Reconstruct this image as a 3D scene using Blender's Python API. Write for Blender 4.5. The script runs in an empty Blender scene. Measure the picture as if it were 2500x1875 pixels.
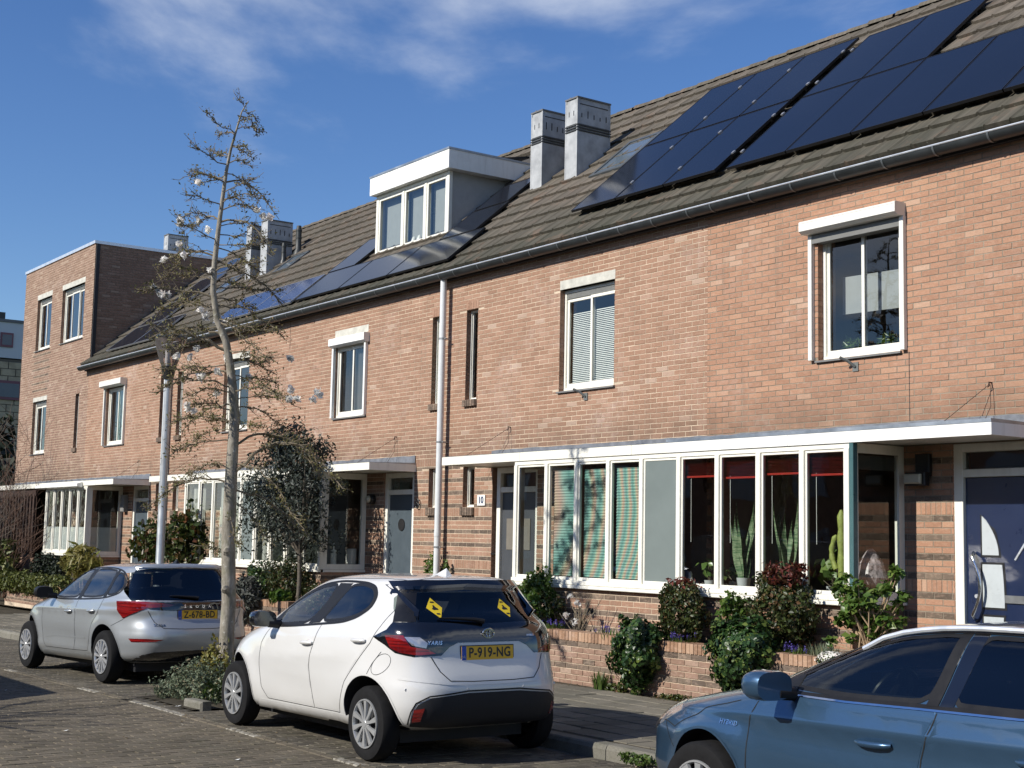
import bpy, bmesh, math, random
import numpy as np
from mathutils import Vector, Matrix, noise
from mathutils.bvhtree import BVHTree
from mathutils.geometry import delaunay_2d_cdt

S = bpy.context.scene
COL = S.collection
rnd = random.Random(7)
rad = math.radians

# ------------------------------------------------------------ camera
CAM = Vector((0.0, -12.0, 1.9))
YAW, PITCH, ROLL = .9513, .1091, .0199
FPX = 3460.5


def cam_axes():
    d = Vector((-math.sin(YAW) * math.cos(PITCH), math.cos(YAW) * math.cos(PITCH), math.sin(PITCH)))
    r = Vector((math.cos(YAW), math.sin(YAW), 0))
    u = r.cross(d)
    c, s = math.cos(ROLL), math.sin(ROLL)
    return c * r + s * u, -s * r + c * u, d


AR, AU, AD = cam_axes()
cd = bpy.data.cameras.new("camera")
cam = bpy.data.objects.new("camera", cd)
COL.objects.link(cam)
cd.sensor_width = 36.0
cd.lens = FPX / 2500 * 36
cd.clip_start = .1
cd.clip_end = 3000
cam.matrix_world = Matrix(((AR.x, AU.x, -AD.x, CAM.x), (AR.y, AU.y, -AD.y, CAM.y), (AR.z, AU.z, -AD.z, CAM.z), (0, 0, 0, 1)))
S.camera = cam


def px(p):
    v = Vector(p) - CAM
    k = v.dot(AD)
    if k <= .1:
        return None
    return (1250 + FPX * v.dot(AR) / k, 937.5 - FPX * v.dot(AU) / k, k)


def in_frame(p, m=30):
    q = px(p)
    return q is not None and -m < q[0] < 2500 + m and -m < q[1] < 1875 + m


# ------------------------------------------------------------ sun, sky, exposure
SUN = Vector((-.11, -1.0, .66)).normalized()
sl = bpy.data.lights.new("sun", 'SUN')
sl.energy = 4.6
sl.angle = rad(.53)
sl.color = (1.0, .95, .87)
so = bpy.data.objects.new("sun", sl)
COL.objects.link(so)
so.rotation_euler = SUN.to_track_quat('Z', 'Y').to_euler()
so.location = SUN * 60

W = bpy.data.worlds.new("World")
S.world = W
W.use_nodes = True
nt = W.node_tree
nt.nodes.clear()


def wn(t, **k):
    n = nt.nodes.new(t)
    for a, b in k.items():
        setattr(n, a, b)
    return n


sky = wn('ShaderNodeTexSky', sky_type='NISHITA')
sky.sun_disc = False
sky.sun_elevation = math.asin(SUN.z)
sky.sun_rotation = math.atan2(SUN.x, SUN.y)
sky.air_density = 1.0
sky.dust_density = .12
sky.ozone_density = 4.0
sky.altitude = 0
hs = wn('ShaderNodeHueSaturation')
hs.inputs['Saturation'].default_value = 1.18
hs.inputs['Hue'].default_value = .511
hs.inputs['Value'].default_value = 1.0
b1 = wn('ShaderNodeBackground')
b1.inputs[1].default_value = .098
b2 = wn('ShaderNodeBackground')
b2.inputs[0].default_value = (.88, .93, 1.0, 1)
b2.inputs[1].default_value = .80
mx = wn('ShaderNodeMixShader')
wo = wn('ShaderNodeOutputWorld')
tc = wn('ShaderNodeTexCoord')
sep = wn('ShaderNodeSeparateXYZ')
nt.links.new(tc.outputs['Generated'], sep.inputs[0])


def wmath(op, a, b=None, clamp=False):
    n = wn('ShaderNodeMath', operation=op)
    n.use_clamp = clamp
    for i, v in enumerate((a, b)):
        if v is None:
            continue
        if isinstance(v, (int, float)):
            n.inputs[i].default_value = v
        else:
            nt.links.new(v, n.inputs[i])
    return n.outputs[0]


zz = wmath('ADD', wmath('MAXIMUM', sep.outputs[2], 0.0), .12)
cx_ = wmath('DIVIDE', sep.outputs[0], zz)
cy_ = wmath('DIVIDE', sep.outputs[1], zz)
cmb = wn('ShaderNodeCombineXYZ')
nt.links.new(cx_, cmb.inputs[0])
nt.links.new(cy_, cmb.inputs[1])
mp = wn('ShaderNodeMapping')
mp.inputs['Location'].default_value = (19.62, -1.10, 0)
mp.inputs['Rotation'].default_value = (0, 0, .5)
mp.inputs['Scale'].default_value = (.55, .8, 1)
nt.links.new(cmb.outputs[0], mp.inputs[0])
n1 = wn('ShaderNodeTexNoise')
n1.inputs['Scale'].default_value = .8
n1.inputs['Detail'].default_value = 9
n1.inputs['Roughness'].default_value = .56
n1.inputs['Distortion'].default_value = .35
nt.links.new(mp.outputs[0], n1.inputs['Vector'])
cr = wn('ShaderNodeValToRGB')
cr.color_ramp.interpolation = 'EASE'
cr.color_ramp.elements[0].position = .482
cr.color_ramp.elements[0].color = (0, 0, 0, 1)
cr.color_ramp.elements[1].position = .655
cr.color_ramp.elements[1].color = (1, 1, 1, 1)
nt.links.new(n1.outputs[0], cr.inputs[0])
fac = wmath('MULTIPLY', cr.outputs[0], .85)
nt.links.new(sky.outputs[0], hs.inputs['Color'])
nt.links.new(hs.outputs[0], b1.inputs[0])
nt.links.new(fac, mx.inputs[0])
nt.links.new(b1.outputs[0], mx.inputs[1])
nt.links.new(b2.outputs[0], mx.inputs[2])
nt.links.new(mx.outputs[0], wo.inputs[0])

S.view_settings.view_transform = 'Standard'
S.view_settings.look = 'None'
S.view_settings.exposure = .36
S.view_settings.gamma = 1.0
S.view_settings.use_curve_mapping = False
S.cycles.max_bounces = 8
S.cycles.transparent_max_bounces = 16
S.cycles.caustics_reflective = False
S.cycles.caustics_refractive = False
S.cycles.sample_clamp_indirect = 6.0


# ------------------------------------------------------------ mesh helpers
class MB:
    def __init__(s):
        s.v, s.f, s.m = [], [], []

    def add(s, vs, fs, mi=0):
        o = len(s.v)
        s.v += [tuple(x) for x in vs]
        s.f += [tuple(i + o for i in f) for f in fs]
        s.m += [mi] * len(fs)
        return s

    def box(s, x0, x1, y0, y1, z0, z1, mi=0, skip=()):
        vs = [(x0, y0, z0), (x1, y0, z0), (x1, y1, z0), (x0, y1, z0), (x0, y0, z1), (x1, y0, z1), (x1, y1, z1), (x0, y1, z1)]
        fs = {'b': (0, 3, 2, 1), 't': (4, 5, 6, 7), 'f': (0, 1, 5, 4), 'k': (2, 3, 7, 6), 'l': (3, 0, 4, 7), 'r': (1, 2, 6, 5)}
        return s.add(vs, [fs[k] for k in fs if k not in skip], mi)

    def bbox(s, x0, x1, y0, y1, z0, z1, b=.004, mi=0):
        """box with its four long front edges chamfered (front = -y)"""
        c = [(x0 + b, y0, z0 + b), (x1 - b, y0, z0 + b), (x1 - b, y0, z1 - b), (x0 + b, y0, z1 - b),
             (x0, y0 + b, z0), (x1, y0 + b, z0), (x1, y0 + b, z1), (x0, y0 + b, z1),
             (x0, y1, z0), (x1, y1, z0), (x1, y1, z1), (x0, y1, z1)]
        f = [(0, 1, 2, 3), (4, 5, 1, 0), (5, 6, 2, 1), (6, 7, 3, 2), (7, 4, 0, 3),
             (8, 9, 5, 4), (9, 10, 6, 5), (10, 11, 7, 6), (11, 8, 4, 7), (9, 8, 11, 10)]
        return s.add(c, f, mi)

    def prism(s, poly, axis, a, b, mi=0):
        """poly = 2d points; axis 'x': poly=(y,z), 'y': (x,z), 'z': (x,y)"""
        n = len(poly)
        mk = {'x': lambda p, t: (t, p[0], p[1]), 'y': lambda p, t: (p[0], t, p[1]), 'z': lambda p, t: (p[0], p[1], t)}[axis]
        vs = [mk(p, a) for p in poly] + [mk(p, b) for p in poly]
        fs = [tuple(range(n)), tuple(range(2 * n - 1, n - 1, -1))] + [(i, i + n, (i + 1) % n + n, (i + 1) % n) for i in range(n)]
        return s.add(vs, fs, mi)

    def tube(s, pts, r, seg=8, mi=0, cap=True):
        pts = [Vector(p) for p in pts]
        rs = r if isinstance(r, (list, tuple)) else [r] * len(pts)
        vs = []
        up = Vector((0, 0, 1))
        pn = None
        for i, p in enumerate(pts):
            t = (pts[min(i + 1, len(pts) - 1)] - pts[max(i - 1, 0)])
            if t.length < 1e-9:
                t = Vector((0, 0, 1))
            t.normalize()
            if pn is None:
                a = up if abs(t.z) < .9 else Vector((1, 0, 0))
                n = t.cross(a).normalized()
            else:
                n = (pn - t * pn.dot(t))
                n = n.normalized() if n.length > 1e-6 else t.orthogonal().normalized()
            pn = n
            bn = t.cross(n)
            for k in range(seg):
                an = 2 * math.pi * k / seg
                vs.append(p + (n * math.cos(an) + bn * math.sin(an)) * rs[i])
        fs = []
        for i in range(len(pts) - 1):
            for k in range(seg):
                a, b = i * seg + k, i * seg + (k + 1) % seg
                fs.append((a, b, b + seg, a + seg))
        if cap:
            fs.append(tuple(range(seg - 1, -1, -1)))
            fs.append(tuple(range(len(vs) - seg, len(vs))))
        return s.add(vs, fs, mi)

    def lathe(s, prof, c=(0, 0, 0), axis='z', seg=24, mi=0, cap=True):
        """prof = [(radius, height)]"""
        vs = []
        for r, h in prof:
            for k in range(seg):
                a = 2 * math.pi * k / seg
                x, y = r * math.cos(a), r * math.sin(a)
                v = {'z': (x, y, h), 'y': (x, h, -y), 'x': (h, x, y)}[axis]
                vs.append((v[0] + c[0], v[1] + c[1], v[2] + c[2]))
        fs = []
        for i in range(len(prof) - 1):
            for k in range(seg):
                a, b = i * seg + k, i * seg + (k + 1) % seg
                fs.append((a, b, b + seg, a + seg))
        if cap:
            fs.append(tuple(range(seg - 1, -1, -1)))
            fs.append(tuple(range(len(vs) - seg, len(vs))))
        return s.add(vs, fs, mi)

    def mesh(s, name, mats, smooth=False):
        me = bpy.data.meshes.new(name)
        me.from_pydata(s.v, [], s.f)
        for m in (mats if isinstance(mats, (list, tuple)) else [mats]):
            me.materials.append(m)
        if any(s.m):
            me.polygons.foreach_set('material_index', s.m)
        if smooth:
            me.polygons.foreach_set('use_smooth', [True] * len(me.polygons))
            me.set_sharp_from_angle(angle=rad(smooth if smooth is not True else 40))
        me.update()
        return me

    def build(s, name, mats, parent=None, smooth=False, **props):
        return link(name, s.mesh(name, mats, smooth), parent, **props)


def root_of(o):
    while o.parent:
        o = o.parent
    return o


def link(name, me, parent=None, loc=None, **props):
    o = bpy.data.objects.new(name, me)
    COL.objects.link(o)
    if parent:
        o.parent = parent
        if parent.parent is None:
            o.matrix_parent_inverse = INV.get(parent.name, Matrix.Identity(4))
    if loc is not None:
        o.location = loc
    for k, v in props.items():
        o[k] = v
    return o


INV = {}


def thing(name, label, cat, loc=(0, 0, 0), group=None):
    o = bpy.data.objects.new(name, None)
    COL.objects.link(o)
    o.location = loc
    o.empty_display_size = .2
    o['label'] = label
    o['category'] = cat
    if group:
        o['group'] = group
    INV[o.name] = Matrix.Translation(-Vector(loc))
    return o


def tag(o, label, cat, group=None, kind=None):
    if label:
        o['label'] = label
    if cat:
        o['category'] = cat
    if group:
        o['group'] = group
    if kind:
        o['kind'] = kind
    return o


def text_mesh(txt, size, extrude=.002, bold=False, font=None, spacing=1.0):
    c = bpy.data.curves.new('t', 'FONT')
    c.body = txt
    c.size = size
    c.extrude = extrude
    c.align_x = 'CENTER'
    c.align_y = 'CENTER'
    c.space_character = spacing
    c.resolution_u = 4
    if bold:
        c.offset = size * .02
    o = bpy.data.objects.new('t', c)
    COL.objects.link(o)
    bpy.context.view_layer.update()
    dg = bpy.context.evaluated_depsgraph_get()
    me = bpy.data.meshes.new_from_object(o.evaluated_get(dg))
    bpy.data.objects.remove(o)
    bpy.data.curves.remove(c)
    vs = [v.co.copy() for v in me.vertices]
    fs = [tuple(p.vertices) for p in me.polygons]
    bpy.data.meshes.remove(me)
    return vs, fs


# ------------------------------------------------------------ materials
MATS = {}


class NT:
    def __init__(s, name):
        s.m = bpy.data.materials.new(name)
        s.m.use_nodes = True
        s.t = s.m.node_tree
        s.t.nodes.clear()
        s.out = s.t.nodes.new('ShaderNodeOutputMaterial')

    def n(s, t, ins=None, **k):
        n = s.t.nodes.new(t)
        for a, b in k.items():
            setattr(n, a, b)
        for a, b in (ins or {}).items():
            s.set(n.inputs[a], b)
        return n

    def set(s, sock, v):
        if isinstance(v, bpy.types.NodeSocket):
            s.t.links.new(v, sock)
        elif isinstance(v, (tuple, list)) and len(v) == 3 and sock.type == 'RGBA':
            sock.default_value = (*v, 1)
        else:
            sock.default_value = v

    def math(s, op, a, b=0.0, clamp=False):
        n = s.n('ShaderNodeMath', {0: a, 1: b}, operation=op)
        n.use_clamp = clamp
        return n.outputs[0]

    def mix(s, f, a, b, blend='MIX'):
        n = s.t.nodes.new('ShaderNodeMix')
        n.data_type = 'RGBA'
        n.blend_type = blend
        s.set(n.inputs[0], f)
        s.set(n.inputs[6], a)
        s.set(n.inputs[7], b)
        return n.outputs[2]

    def ramp(s, f, stops, interp='LINEAR'):
        n = s.n('ShaderNodeValToRGB', {0: f})
        n.color_ramp.interpolation = interp
        e = n.color_ramp.elements
        while len(e) < len(stops):
            e.new(.5)
        for i, (p, c) in enumerate(stops):
            e[i].position = p
            e[i].color = (*c, 1) if len(c) == 3 else c
        return n.outputs[0]

    def noise(s, vec, scale, detail=4, rough=.5, dist=0):
        n = s.n('ShaderNodeTexNoise', {'Scale': scale, 'Detail': detail, 'Roughness': rough, 'Distortion': dist})
        if vec is not None:
            s.set(n.inputs['Vector'], vec)
        return n.outputs[0]

    def pos(s):
        return s.n('ShaderNodeNewGeometry').outputs['Position']

    def island(s):
        a = s.n('ShaderNodeNewGeometry').outputs['Random Per Island']
        b = s.n('ShaderNodeObjectInfo').outputs['Random']
        return s.math('FRACT', s.math('ADD', a, b))

    def map(s, vec, scale=(1, 1, 1), loc=(0, 0, 0), rot=(0, 0, 0)):
        return s.n('ShaderNodeMapping', {'Vector': vec, 'Scale': scale, 'Location': loc, 'Rotation': rot}).outputs[0]

    def bump(s, h, strength=.3, dist=.01, normal=None):
        n = s.n('ShaderNodeBump', {'Height': h, 'Strength': strength, 'Distance': dist})
        if normal is not None:
            s.set(n.inputs['Normal'], normal)
        return n.outputs[0]

    def bsdf(s, color, rough=.6, metal=0, normal=None, spec=.5, coat=0, **k):
        n = s.n('ShaderNodeBsdfPrincipled', {'Base Color': color, 'Roughness': rough, 'Metallic': metal, 'Specular IOR Level': spec, 'Coat Weight': coat})
        if normal is not None:
            s.set(n.inputs['Normal'], normal)
        for a, b in k.items():
            s.set(n.inputs[a.replace('_', ' ')], b)
        s.t.links.new(n.outputs[0], s.out.inputs[0])
        return n


def simple(name, color, rough=.5, metal=0, var=.06, scale=8, bump=0.0, spec=.5, coat=0):
    """a plain finish with slight uneven tone (dust, wear)"""
    if name in MATS:
        return MATS[name]
    t = NT(name)
    p = t.pos()
    nz = t.noise(p, scale, 5, .6)
    f = t.n('ShaderNodeMapRange', {0: nz, 1: .3, 2: .7, 3: 1 - var, 4: 1 + var}).outputs[0]
    hsv = t.n('ShaderNodeHueSaturation', {'Color': color, 'Value': f})
    nrm = t.bump(t.noise(p, scale * 12, 3), bump, .004) if bump else None
    rr = t.n('ShaderNodeMapRange', {0: nz, 1: .3, 2: .7, 3: max(0.02, rough - .06), 4: min(1, rough + .08)}).outputs[0]
    t.bsdf(hsv.outputs[0], rr, metal, nrm, spec, coat)
    MATS[name] = t.m
    return t.m


def leafmat(name, c1, c2, c3=None, rough=.45, trans=.25):
    if name in MATS:
        return MATS[name]
    t = NT(name)
    i = t.island()
    st = [(0, c1), (.75, c2)]
    st.append((1, c3 or c2))
    col = t.ramp(i, st)
    big = t.noise(t.pos(), 3.0, 2)
    v = t.n('ShaderNodeMapRange', {0: big, 1: .3, 2: .7, 3: .7, 4: 1.25}).outputs[0]
    col = t.n('ShaderNodeHueSaturation', {'Color': col, 'Value': v}).outputs[0]
    a = t.n('ShaderNodeBsdfPrincipled', {'Base Color': col, 'Roughness': rough, 'Specular IOR Level': .4})
    b = t.n('ShaderNodeBsdfTranslucent', {'Color': col})
    m = t.n('ShaderNodeMixShader', {0: trans, 1: a.outputs[0], 2: b.outputs[0]})
    t.t.links.new(m.outputs[0], t.out.inputs[0])
    MATS[name] = t.m
    return t.m


def brickmat(name, stops, stain=.35, rough=.85):
    if name in MATS:
        return MATS[name]
    t = NT(name)
    i = t.island()
    col = t.ramp(i, stops)
    p = t.pos()
    fine = t.noise(p, 60, 4, .7)
    streak = t.noise(t.map(p, (14, 14, 40)), 1.0, 4, .6)
    v = t.n('ShaderNodeMapRange', {0: fine, 1: .25, 2: .75, 3: .82, 4: 1.16}).outputs[0]
    col = t.n('ShaderNodeHueSaturation', {'Color': col, 'Value': v}).outputs[0]
    col = t.mix(t.math('MULTIPLY', t.ramp(streak, [(.5, (0, 0, 0)), (.75, (1, 1, 1))]), .35), col, (.52, .33, .23))
    # lime bloom in drifts over the wall
    edge = t.noise(t.map(p, (9, 9, 26), (2, 0, 1)), 1.0, 5, .75)
    col = t.mix(t.math('MULTIPLY', t.ramp(edge, [(.55, (0, 0, 0)), (.72, (1, 1, 1))]), .4), col, (.50, .38, .27))
    sz = t.n('ShaderNodeSeparateXYZ', {0: p})
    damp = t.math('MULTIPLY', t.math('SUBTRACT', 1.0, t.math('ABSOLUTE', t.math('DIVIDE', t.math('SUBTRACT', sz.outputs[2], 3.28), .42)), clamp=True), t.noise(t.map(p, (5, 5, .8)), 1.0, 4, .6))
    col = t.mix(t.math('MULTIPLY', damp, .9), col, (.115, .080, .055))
    bl = t.noise(t.map(p, (1, 1, 1.6)), .85, 6, .62, .4)
    fl = t.noise(p, 9, 4, .7)
    f = t.math('MULTIPLY', t.ramp(bl, [(.52, (0, 0, 0)), (.72, (1, 1, 1))]), t.ramp(fl, [(.4, (0, 0, 0)), (.68, (1, 1, 1))]))
    col = t.mix(t.math('MULTIPLY', f, stain), col, (.56, .46, .41))
    dk = t.noise(t.map(p, (.7, .7, 1.2), (3, 0, 5)), .9, 4, .6)
    col = t.mix(t.math('MULTIPLY', t.ramp(dk, [(.55, (0, 0, 0)), (.75, (1, 1, 1))]), .22), col, (.16, .10, .07))
    # rain streaks below sills and eaves
    rs = t.noise(t.map(p, (7, 7, .5), (5, 0, 2)), 1.0, 4, .6)
    rz = t.noise(p, .45, 3, .5)
    col = t.mix(t.math('MULTIPLY', t.math('MULTIPLY', t.ramp(rs, [(.55, (0, 0, 0)), (.75, (1, 1, 1))]), t.ramp(rz, [(.42, (0, 0, 0)), (.6, (1, 1, 1))])), .38), col, (.15, .11, .08))
    col = t.n('ShaderNodeHueSaturation', {'Color': col, 'Saturation': .90}).outputs[0]
    t.bsdf(col, rough, 0, t.bump(t.math('ADD', fine, t.math('MULTIPLY', streak, .6)), .55, .004), .25)
    MATS[name] = t.m
    return t.m


def mortarmat(name, col):
    if name in MATS:
        return MATS[name]
    t = NT(name)
    p = t.pos()
    a = t.noise(p, 40, 5, .7)
    b = t.noise(p, 2.2, 4, .6)
    c = t.mix(t.ramp(b, [(.35, (0, 0, 0)), (.7, (1, 1, 1))]), col, tuple(x * .62 for x in col))
    v = t.n('ShaderNodeMapRange', {0: a, 1: .25, 2: .75, 3: .75, 4: 1.2}).outputs[0]
    c = t.n('ShaderNodeHueSaturation', {'Color': c, 'Value': v}).outputs[0]
    t.bsdf(c, .95, 0, t.bump(a, .6, .004), .1)
    MATS[name] = t.m
    return t.m


def glassmat(name, tint=(.92, .96, .95), refl=1.0, rough=0.0, ior=1.5):
    """thin architectural glass: lets light through and mirrors by Fresnel"""
    if name in MATS:
        return MATS[name]
    t = NT(name)
    tr = t.n('ShaderNodeBsdfTransparent', {'Color': tint})
    gl = t.n('ShaderNodeBsdfGlossy', {'Color': (1, 1, 1), 'Roughness': rough})
    fr = t.n('ShaderNodeFresnel', {'IOR': ior})
    p = t.pos()
    wob = t.bump(t.noise(p, .9, 2), .012, .5)
    t.set(gl.inputs['Normal'], wob)
    f = t.math('MULTIPLY', fr.outputs[0], refl, clamp=True)
    m = t.n('ShaderNodeMixShader', {0: f, 1: tr.outputs[0], 2: gl.outputs[0]})
    t.t.links.new(m.outputs[0], t.out.inputs[0])
    MATS[name] = t.m
    return t.m


GLASS = glassmat('window_glass', refl=1.7, ior=1.52)
CARGLASS = glassmat('car_glass', (.55, .60, .57), refl=1.25, ior=1.55)
PRIVACY = glassmat('privacy_glass', (.14, .16, .16), refl=1.35, ior=1.55)


def whitemat(name, col, rough):
    """painted trim with rain streaks and grime"""
    t = NT(name)
    p = t.pos()
    a = t.noise(t.map(p, (11, 11, 1.6)), 1.0, 5, .65)
    b = t.noise(p, 3.5, 5, .65)
    c = t.mix(t.math('MULTIPLY', t.ramp(a, [(.50, (0, 0, 0)), (.72, (1, 1, 1))]), .22), col, (.40, .37, .29))
    c = t.mix(t.math('MULTIPLY', t.ramp(b, [(.48, (0, 0, 0)), (.7, (1, 1, 1))]), .16), c, (.46, .44, .38))
    t.bsdf(c, rough, 0, t.bump(t.noise(p, 60, 3), .1, .002), .45)
    MATS[name] = t.m
    return t.m


WHITE = whitemat('cream_white_paint', (.79, .77, .68), .4)
WHITE2 = whitemat('white_plastic', (.81, .81, .77), .36)
ALU = simple('shutter_cream_aluminium', (.74, .73, .66), .4, var=.04)
CONC = simple('concrete_lintel', (.50, .49, .43), .9, var=.22, scale=6, bump=.4)
STONE = simple('dark_stone_sill', (.16, .16, .155), .6, var=.15)
ZINC = simple('zinc_sheet', (.34, .38, .42), .42, .75, var=.22, scale=4)
LEAD = simple('lead_flashing', (.17, .18, .20), .65, .3, var=.3, scale=7, bump=.3)
GUT = simple('gutter_dark_zinc', (.028, .032, .033), .42, .2, var=.4, scale=3)
GUTB = simple('gutter_bead_zinc', (.72, .75, .78), .34, .6, var=.1)
PIPE = simple('downpipe_light_grey', (.62, .64, .64), .35, var=.05)
BLACK = simple('black_plastic', (.014, .014, .015), .45, var=.2)
RUBBER = simple('rubber', (.010, .010, .0105), .85, var=.3, scale=20, spec=.2)
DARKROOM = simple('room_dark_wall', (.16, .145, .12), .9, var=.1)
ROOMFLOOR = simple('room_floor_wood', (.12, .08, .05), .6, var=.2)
# ------------------------------------------------------------ ground
def gz(x):
    """street level: it falls gently to the left"""
    return .06 - .012 * max(0.0, min(20.0, -15.0 - x))


def pz(x, y):
    """pavement level between kerb and garden wall"""
    return gz(x) + .115 + .035 * (max(-4.08, min(-1.4, y)) + 4.08) / 2.68


def sheet(name, xs, ys, zf, mat, kind='structure', parent=None, smooth=True):
    vs = [(x, y, zf(x, y)) for y in ys for x in xs]
    n = len(xs)
    fs = [(j * n + i, j * n + i + 1, (j + 1) * n + i + 1, (j + 1) * n + i) for j in range(len(ys) - 1) for i in range(n - 1)]
    m = MB().add(vs, fs)
    o = m.build(name, mat, parent, smooth)
    if kind:
        o['kind'] = kind
    return o


t = NT('sand_and_dirt')
p_ = t.pos()
c_ = t.ramp(t.noise(p_, 3, 6, .7), [(.3, (.035, .03, .022)), (.7, (.085, .075, .055))])
t.bsdf(c_, .95, 0, t.bump(t.noise(p_, 90, 3), .5, .004), .1)
DIRT = t.m

t = NT('grass_green')
c_ = t.ramp(t.noise(t.pos(), 1.2, 6, .7), [(.3, (.03, .05, .015)), (.7, (.07, .09, .03))])
t.bsdf(c_, .95)
FARGRASS = t.m


def paver(name, stops, wear=.25, moss=.3):
    t = NT(name)
    p = t.pos()
    i = t.island()
    col = t.ramp(i, stops)
    big = t.noise(p, .55, 5, .6)
    col = t.n('ShaderNodeHueSaturation', {'Color': col, 'Value': t.n('ShaderNodeMapRange', {0: big, 1: .3, 2: .7, 3: .72, 4: 1.25}).outputs[0]}).outputs[0]
    fine = t.noise(p, 120, 3, .7)
    col = t.n('ShaderNodeHueSaturation', {'Color': col, 'Value': t.n('ShaderNodeMapRange', {0: fine, 1: .3, 2: .7, 3: .7, 4: 1.35}).outputs[0]}).outputs[0]
    mid = t.noise(p, 7, 6, .75)
    col = t.mix(t.math('MULTIPLY', t.ramp(mid, [(.5, (0, 0, 0)), (.7, (1, 1, 1))]), moss), col, (.055, .06, .022))
    dust = t.noise(t.map(p, (1, 1, 1), (9, 2, 0)), 2.4, 6, .75)
    col = t.mix(t.math('MULTIPLY', t.ramp(dust, [(.5, (0, 0, 0)), (.75, (1, 1, 1))]), wear), col, (.20, .185, .15))
    t.bsdf(col, .9, 0, t.bump(t.math('ADD', fine, mid), .5, .006), .2)
    return t.m


ROADBRICK = paver('road_clinker', [(0, (.100, .085, .062)), (.5, (.125, .106, .078)), (1, (.150, .126, .092))])
PARKBRICK = paver('parking_clinker', [(0, (.07, .062, .05)), (.5, (.105, .093, .073)), (1, (.135, .118, .09))], .3, .4)
PAVING = paver('pavement_slab', [(0, (.12, .112, .09)), (.5, (.155, .142, .112)), (1, (.19, .17, .135))], .2, .3)
KERB = paver('kerb_concrete', [(0, (.14, .135, .115)), (1, (.19, .18, .15))], .2, .45)
t = NT('worn_road_paint')
p_ = t.pos()
c_ = t.mix(t.ramp(t.noise(p_, 22, 5, .75), [(.42, (0, 0, 0)), (.56, (1, 1, 1))]), (.115, .10, .075), (.33, .31, .26))
t.bsdf(c_, .85, 0, t.bump(t.noise(p_, 90, 3), .5, .004), .2)
ROADPAINT = t.m

gx = [-400, -120, -70, -50, -40, -35, -30, -27, -25, -23, -21, -19, -17, -15, -13, -11, -9, -7, -5, 0, 5, 20, 60, 300]
sheet('ground', gx, [-300, -120, -60, -40, -30, 60, 150, 400], lambda x, y: gz(x) - .035, FARGRASS)
sheet('road', gx[3:-2], [-24, -16, -12, -10, -8, -6.1], lambda x, y: gz(x) - .009, DIRT)
sheet('parking_lane', gx[3:-2], [-6.1, -5, -4.2], lambda x, y: gz(x) - .0085, DIRT)
pave = sheet('pavement', gx[3:-2], [-4.1, -3, -2, -1.4, -.6, 1], lambda x, y: pz(x, y) - .006, DIRT)
far_pave = sheet('far_pavement', gx[3:-2], [-36, -20], lambda x, y: gz(x) + .1, PAVING)

# individual pavers: bricks laid with the long side across the street
ROAD = bpy.data.objects['road']
PARK = bpy.data.objects['parking_lane']


def tile_mesh(lx, ly, h=.02, b=.004):
    c = [(-lx + b, -ly + b, h), (lx - b, -ly + b, h), (lx - b, ly - b, h), (-lx + b, ly - b, h),
         (-lx, -ly, h - b), (lx, -ly, h - b), (lx, ly, h - b), (-lx, ly, h - b),
         (-lx, -ly, -.01), (lx, -ly, -.01), (lx, ly, -.01), (-lx, ly, -.01)]
    f = [(0, 1, 2, 3), (4, 5, 1, 0), (5, 6, 2, 1), (6, 7, 3, 2), (7, 4, 0, 3), (8, 9, 5, 4), (9, 10, 6, 5), (10, 11, 7, 6), (11, 8, 4, 7)]
    return c, f


def pave_field(parent, name, stuffname, cells, lx, ly, mat, zf, limit=300, h=.02):
    """cells: list of (x, y, jitter-rot). The ones that show largest become objects, the rest one mesh."""
    cells = [c for c in cells if in_frame((c[0], c[1], 0), 140)]
    cells.sort(key=lambda c: (Vector((c[0], c[1], 0)) - CAM).length)
    cv, cf = tile_mesh(lx, ly, h)
    me = MB().add(cv, cf).mesh(name, mat)
    rest = MB()
    for k, (x, y, a) in enumerate(cells):
        z = zf(x, y) - h + rnd.uniform(-.0022, .0022)
        sx = .012 if True else 0
        if k < limit:
            o = link(name, me, parent, (x, y, z))
            o.rotation_euler = (rnd.uniform(-.01, .01), rnd.uniform(-.024, .024), a)
        else:
            tx, ty = rnd.uniform(-.024, .024), rnd.uniform(-.01, .01)
            ca, sa = math.cos(a), math.sin(a)
            rest.add([(x + v[0] * ca - v[1] * sa, y + v[0] * sa + v[1] * ca, z + v[2] + v[0] * tx + v[1] * ty) for v in cv], cf)
    if rest.v:
        rest.build(stuffname, mat, parent, kind='stuff')


def bond(x0, x1, y0, y1, w=.105, l=.21, clip=None, j=.003):
    """running bond: rows along y stacked in x"""
    out = []
    i0 = int(math.floor(x0 / w))
    for i in range(i0, int(math.ceil(x1 / w))):
        off = (i % 2) * l / 2
        for k in range(0, int(round((y1 - y0) / l)) + 1):
            x, y = (i + .5) * w, y0 + (k + .5) * l + off
            if y - l / 2 < y0 - .001 or y + l / 2 > y1 + .001:
                continue
            if clip and clip(x, y):
                continue
            out.append((x + rnd.uniform(-.0015, .0015), y, rnd.uniform(-.012, .012)))
    return out


def in_patch(x, y):
    """tree pit in the parking lane"""
    return -15.62 < x < -14.12 and y > -5.93


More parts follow.
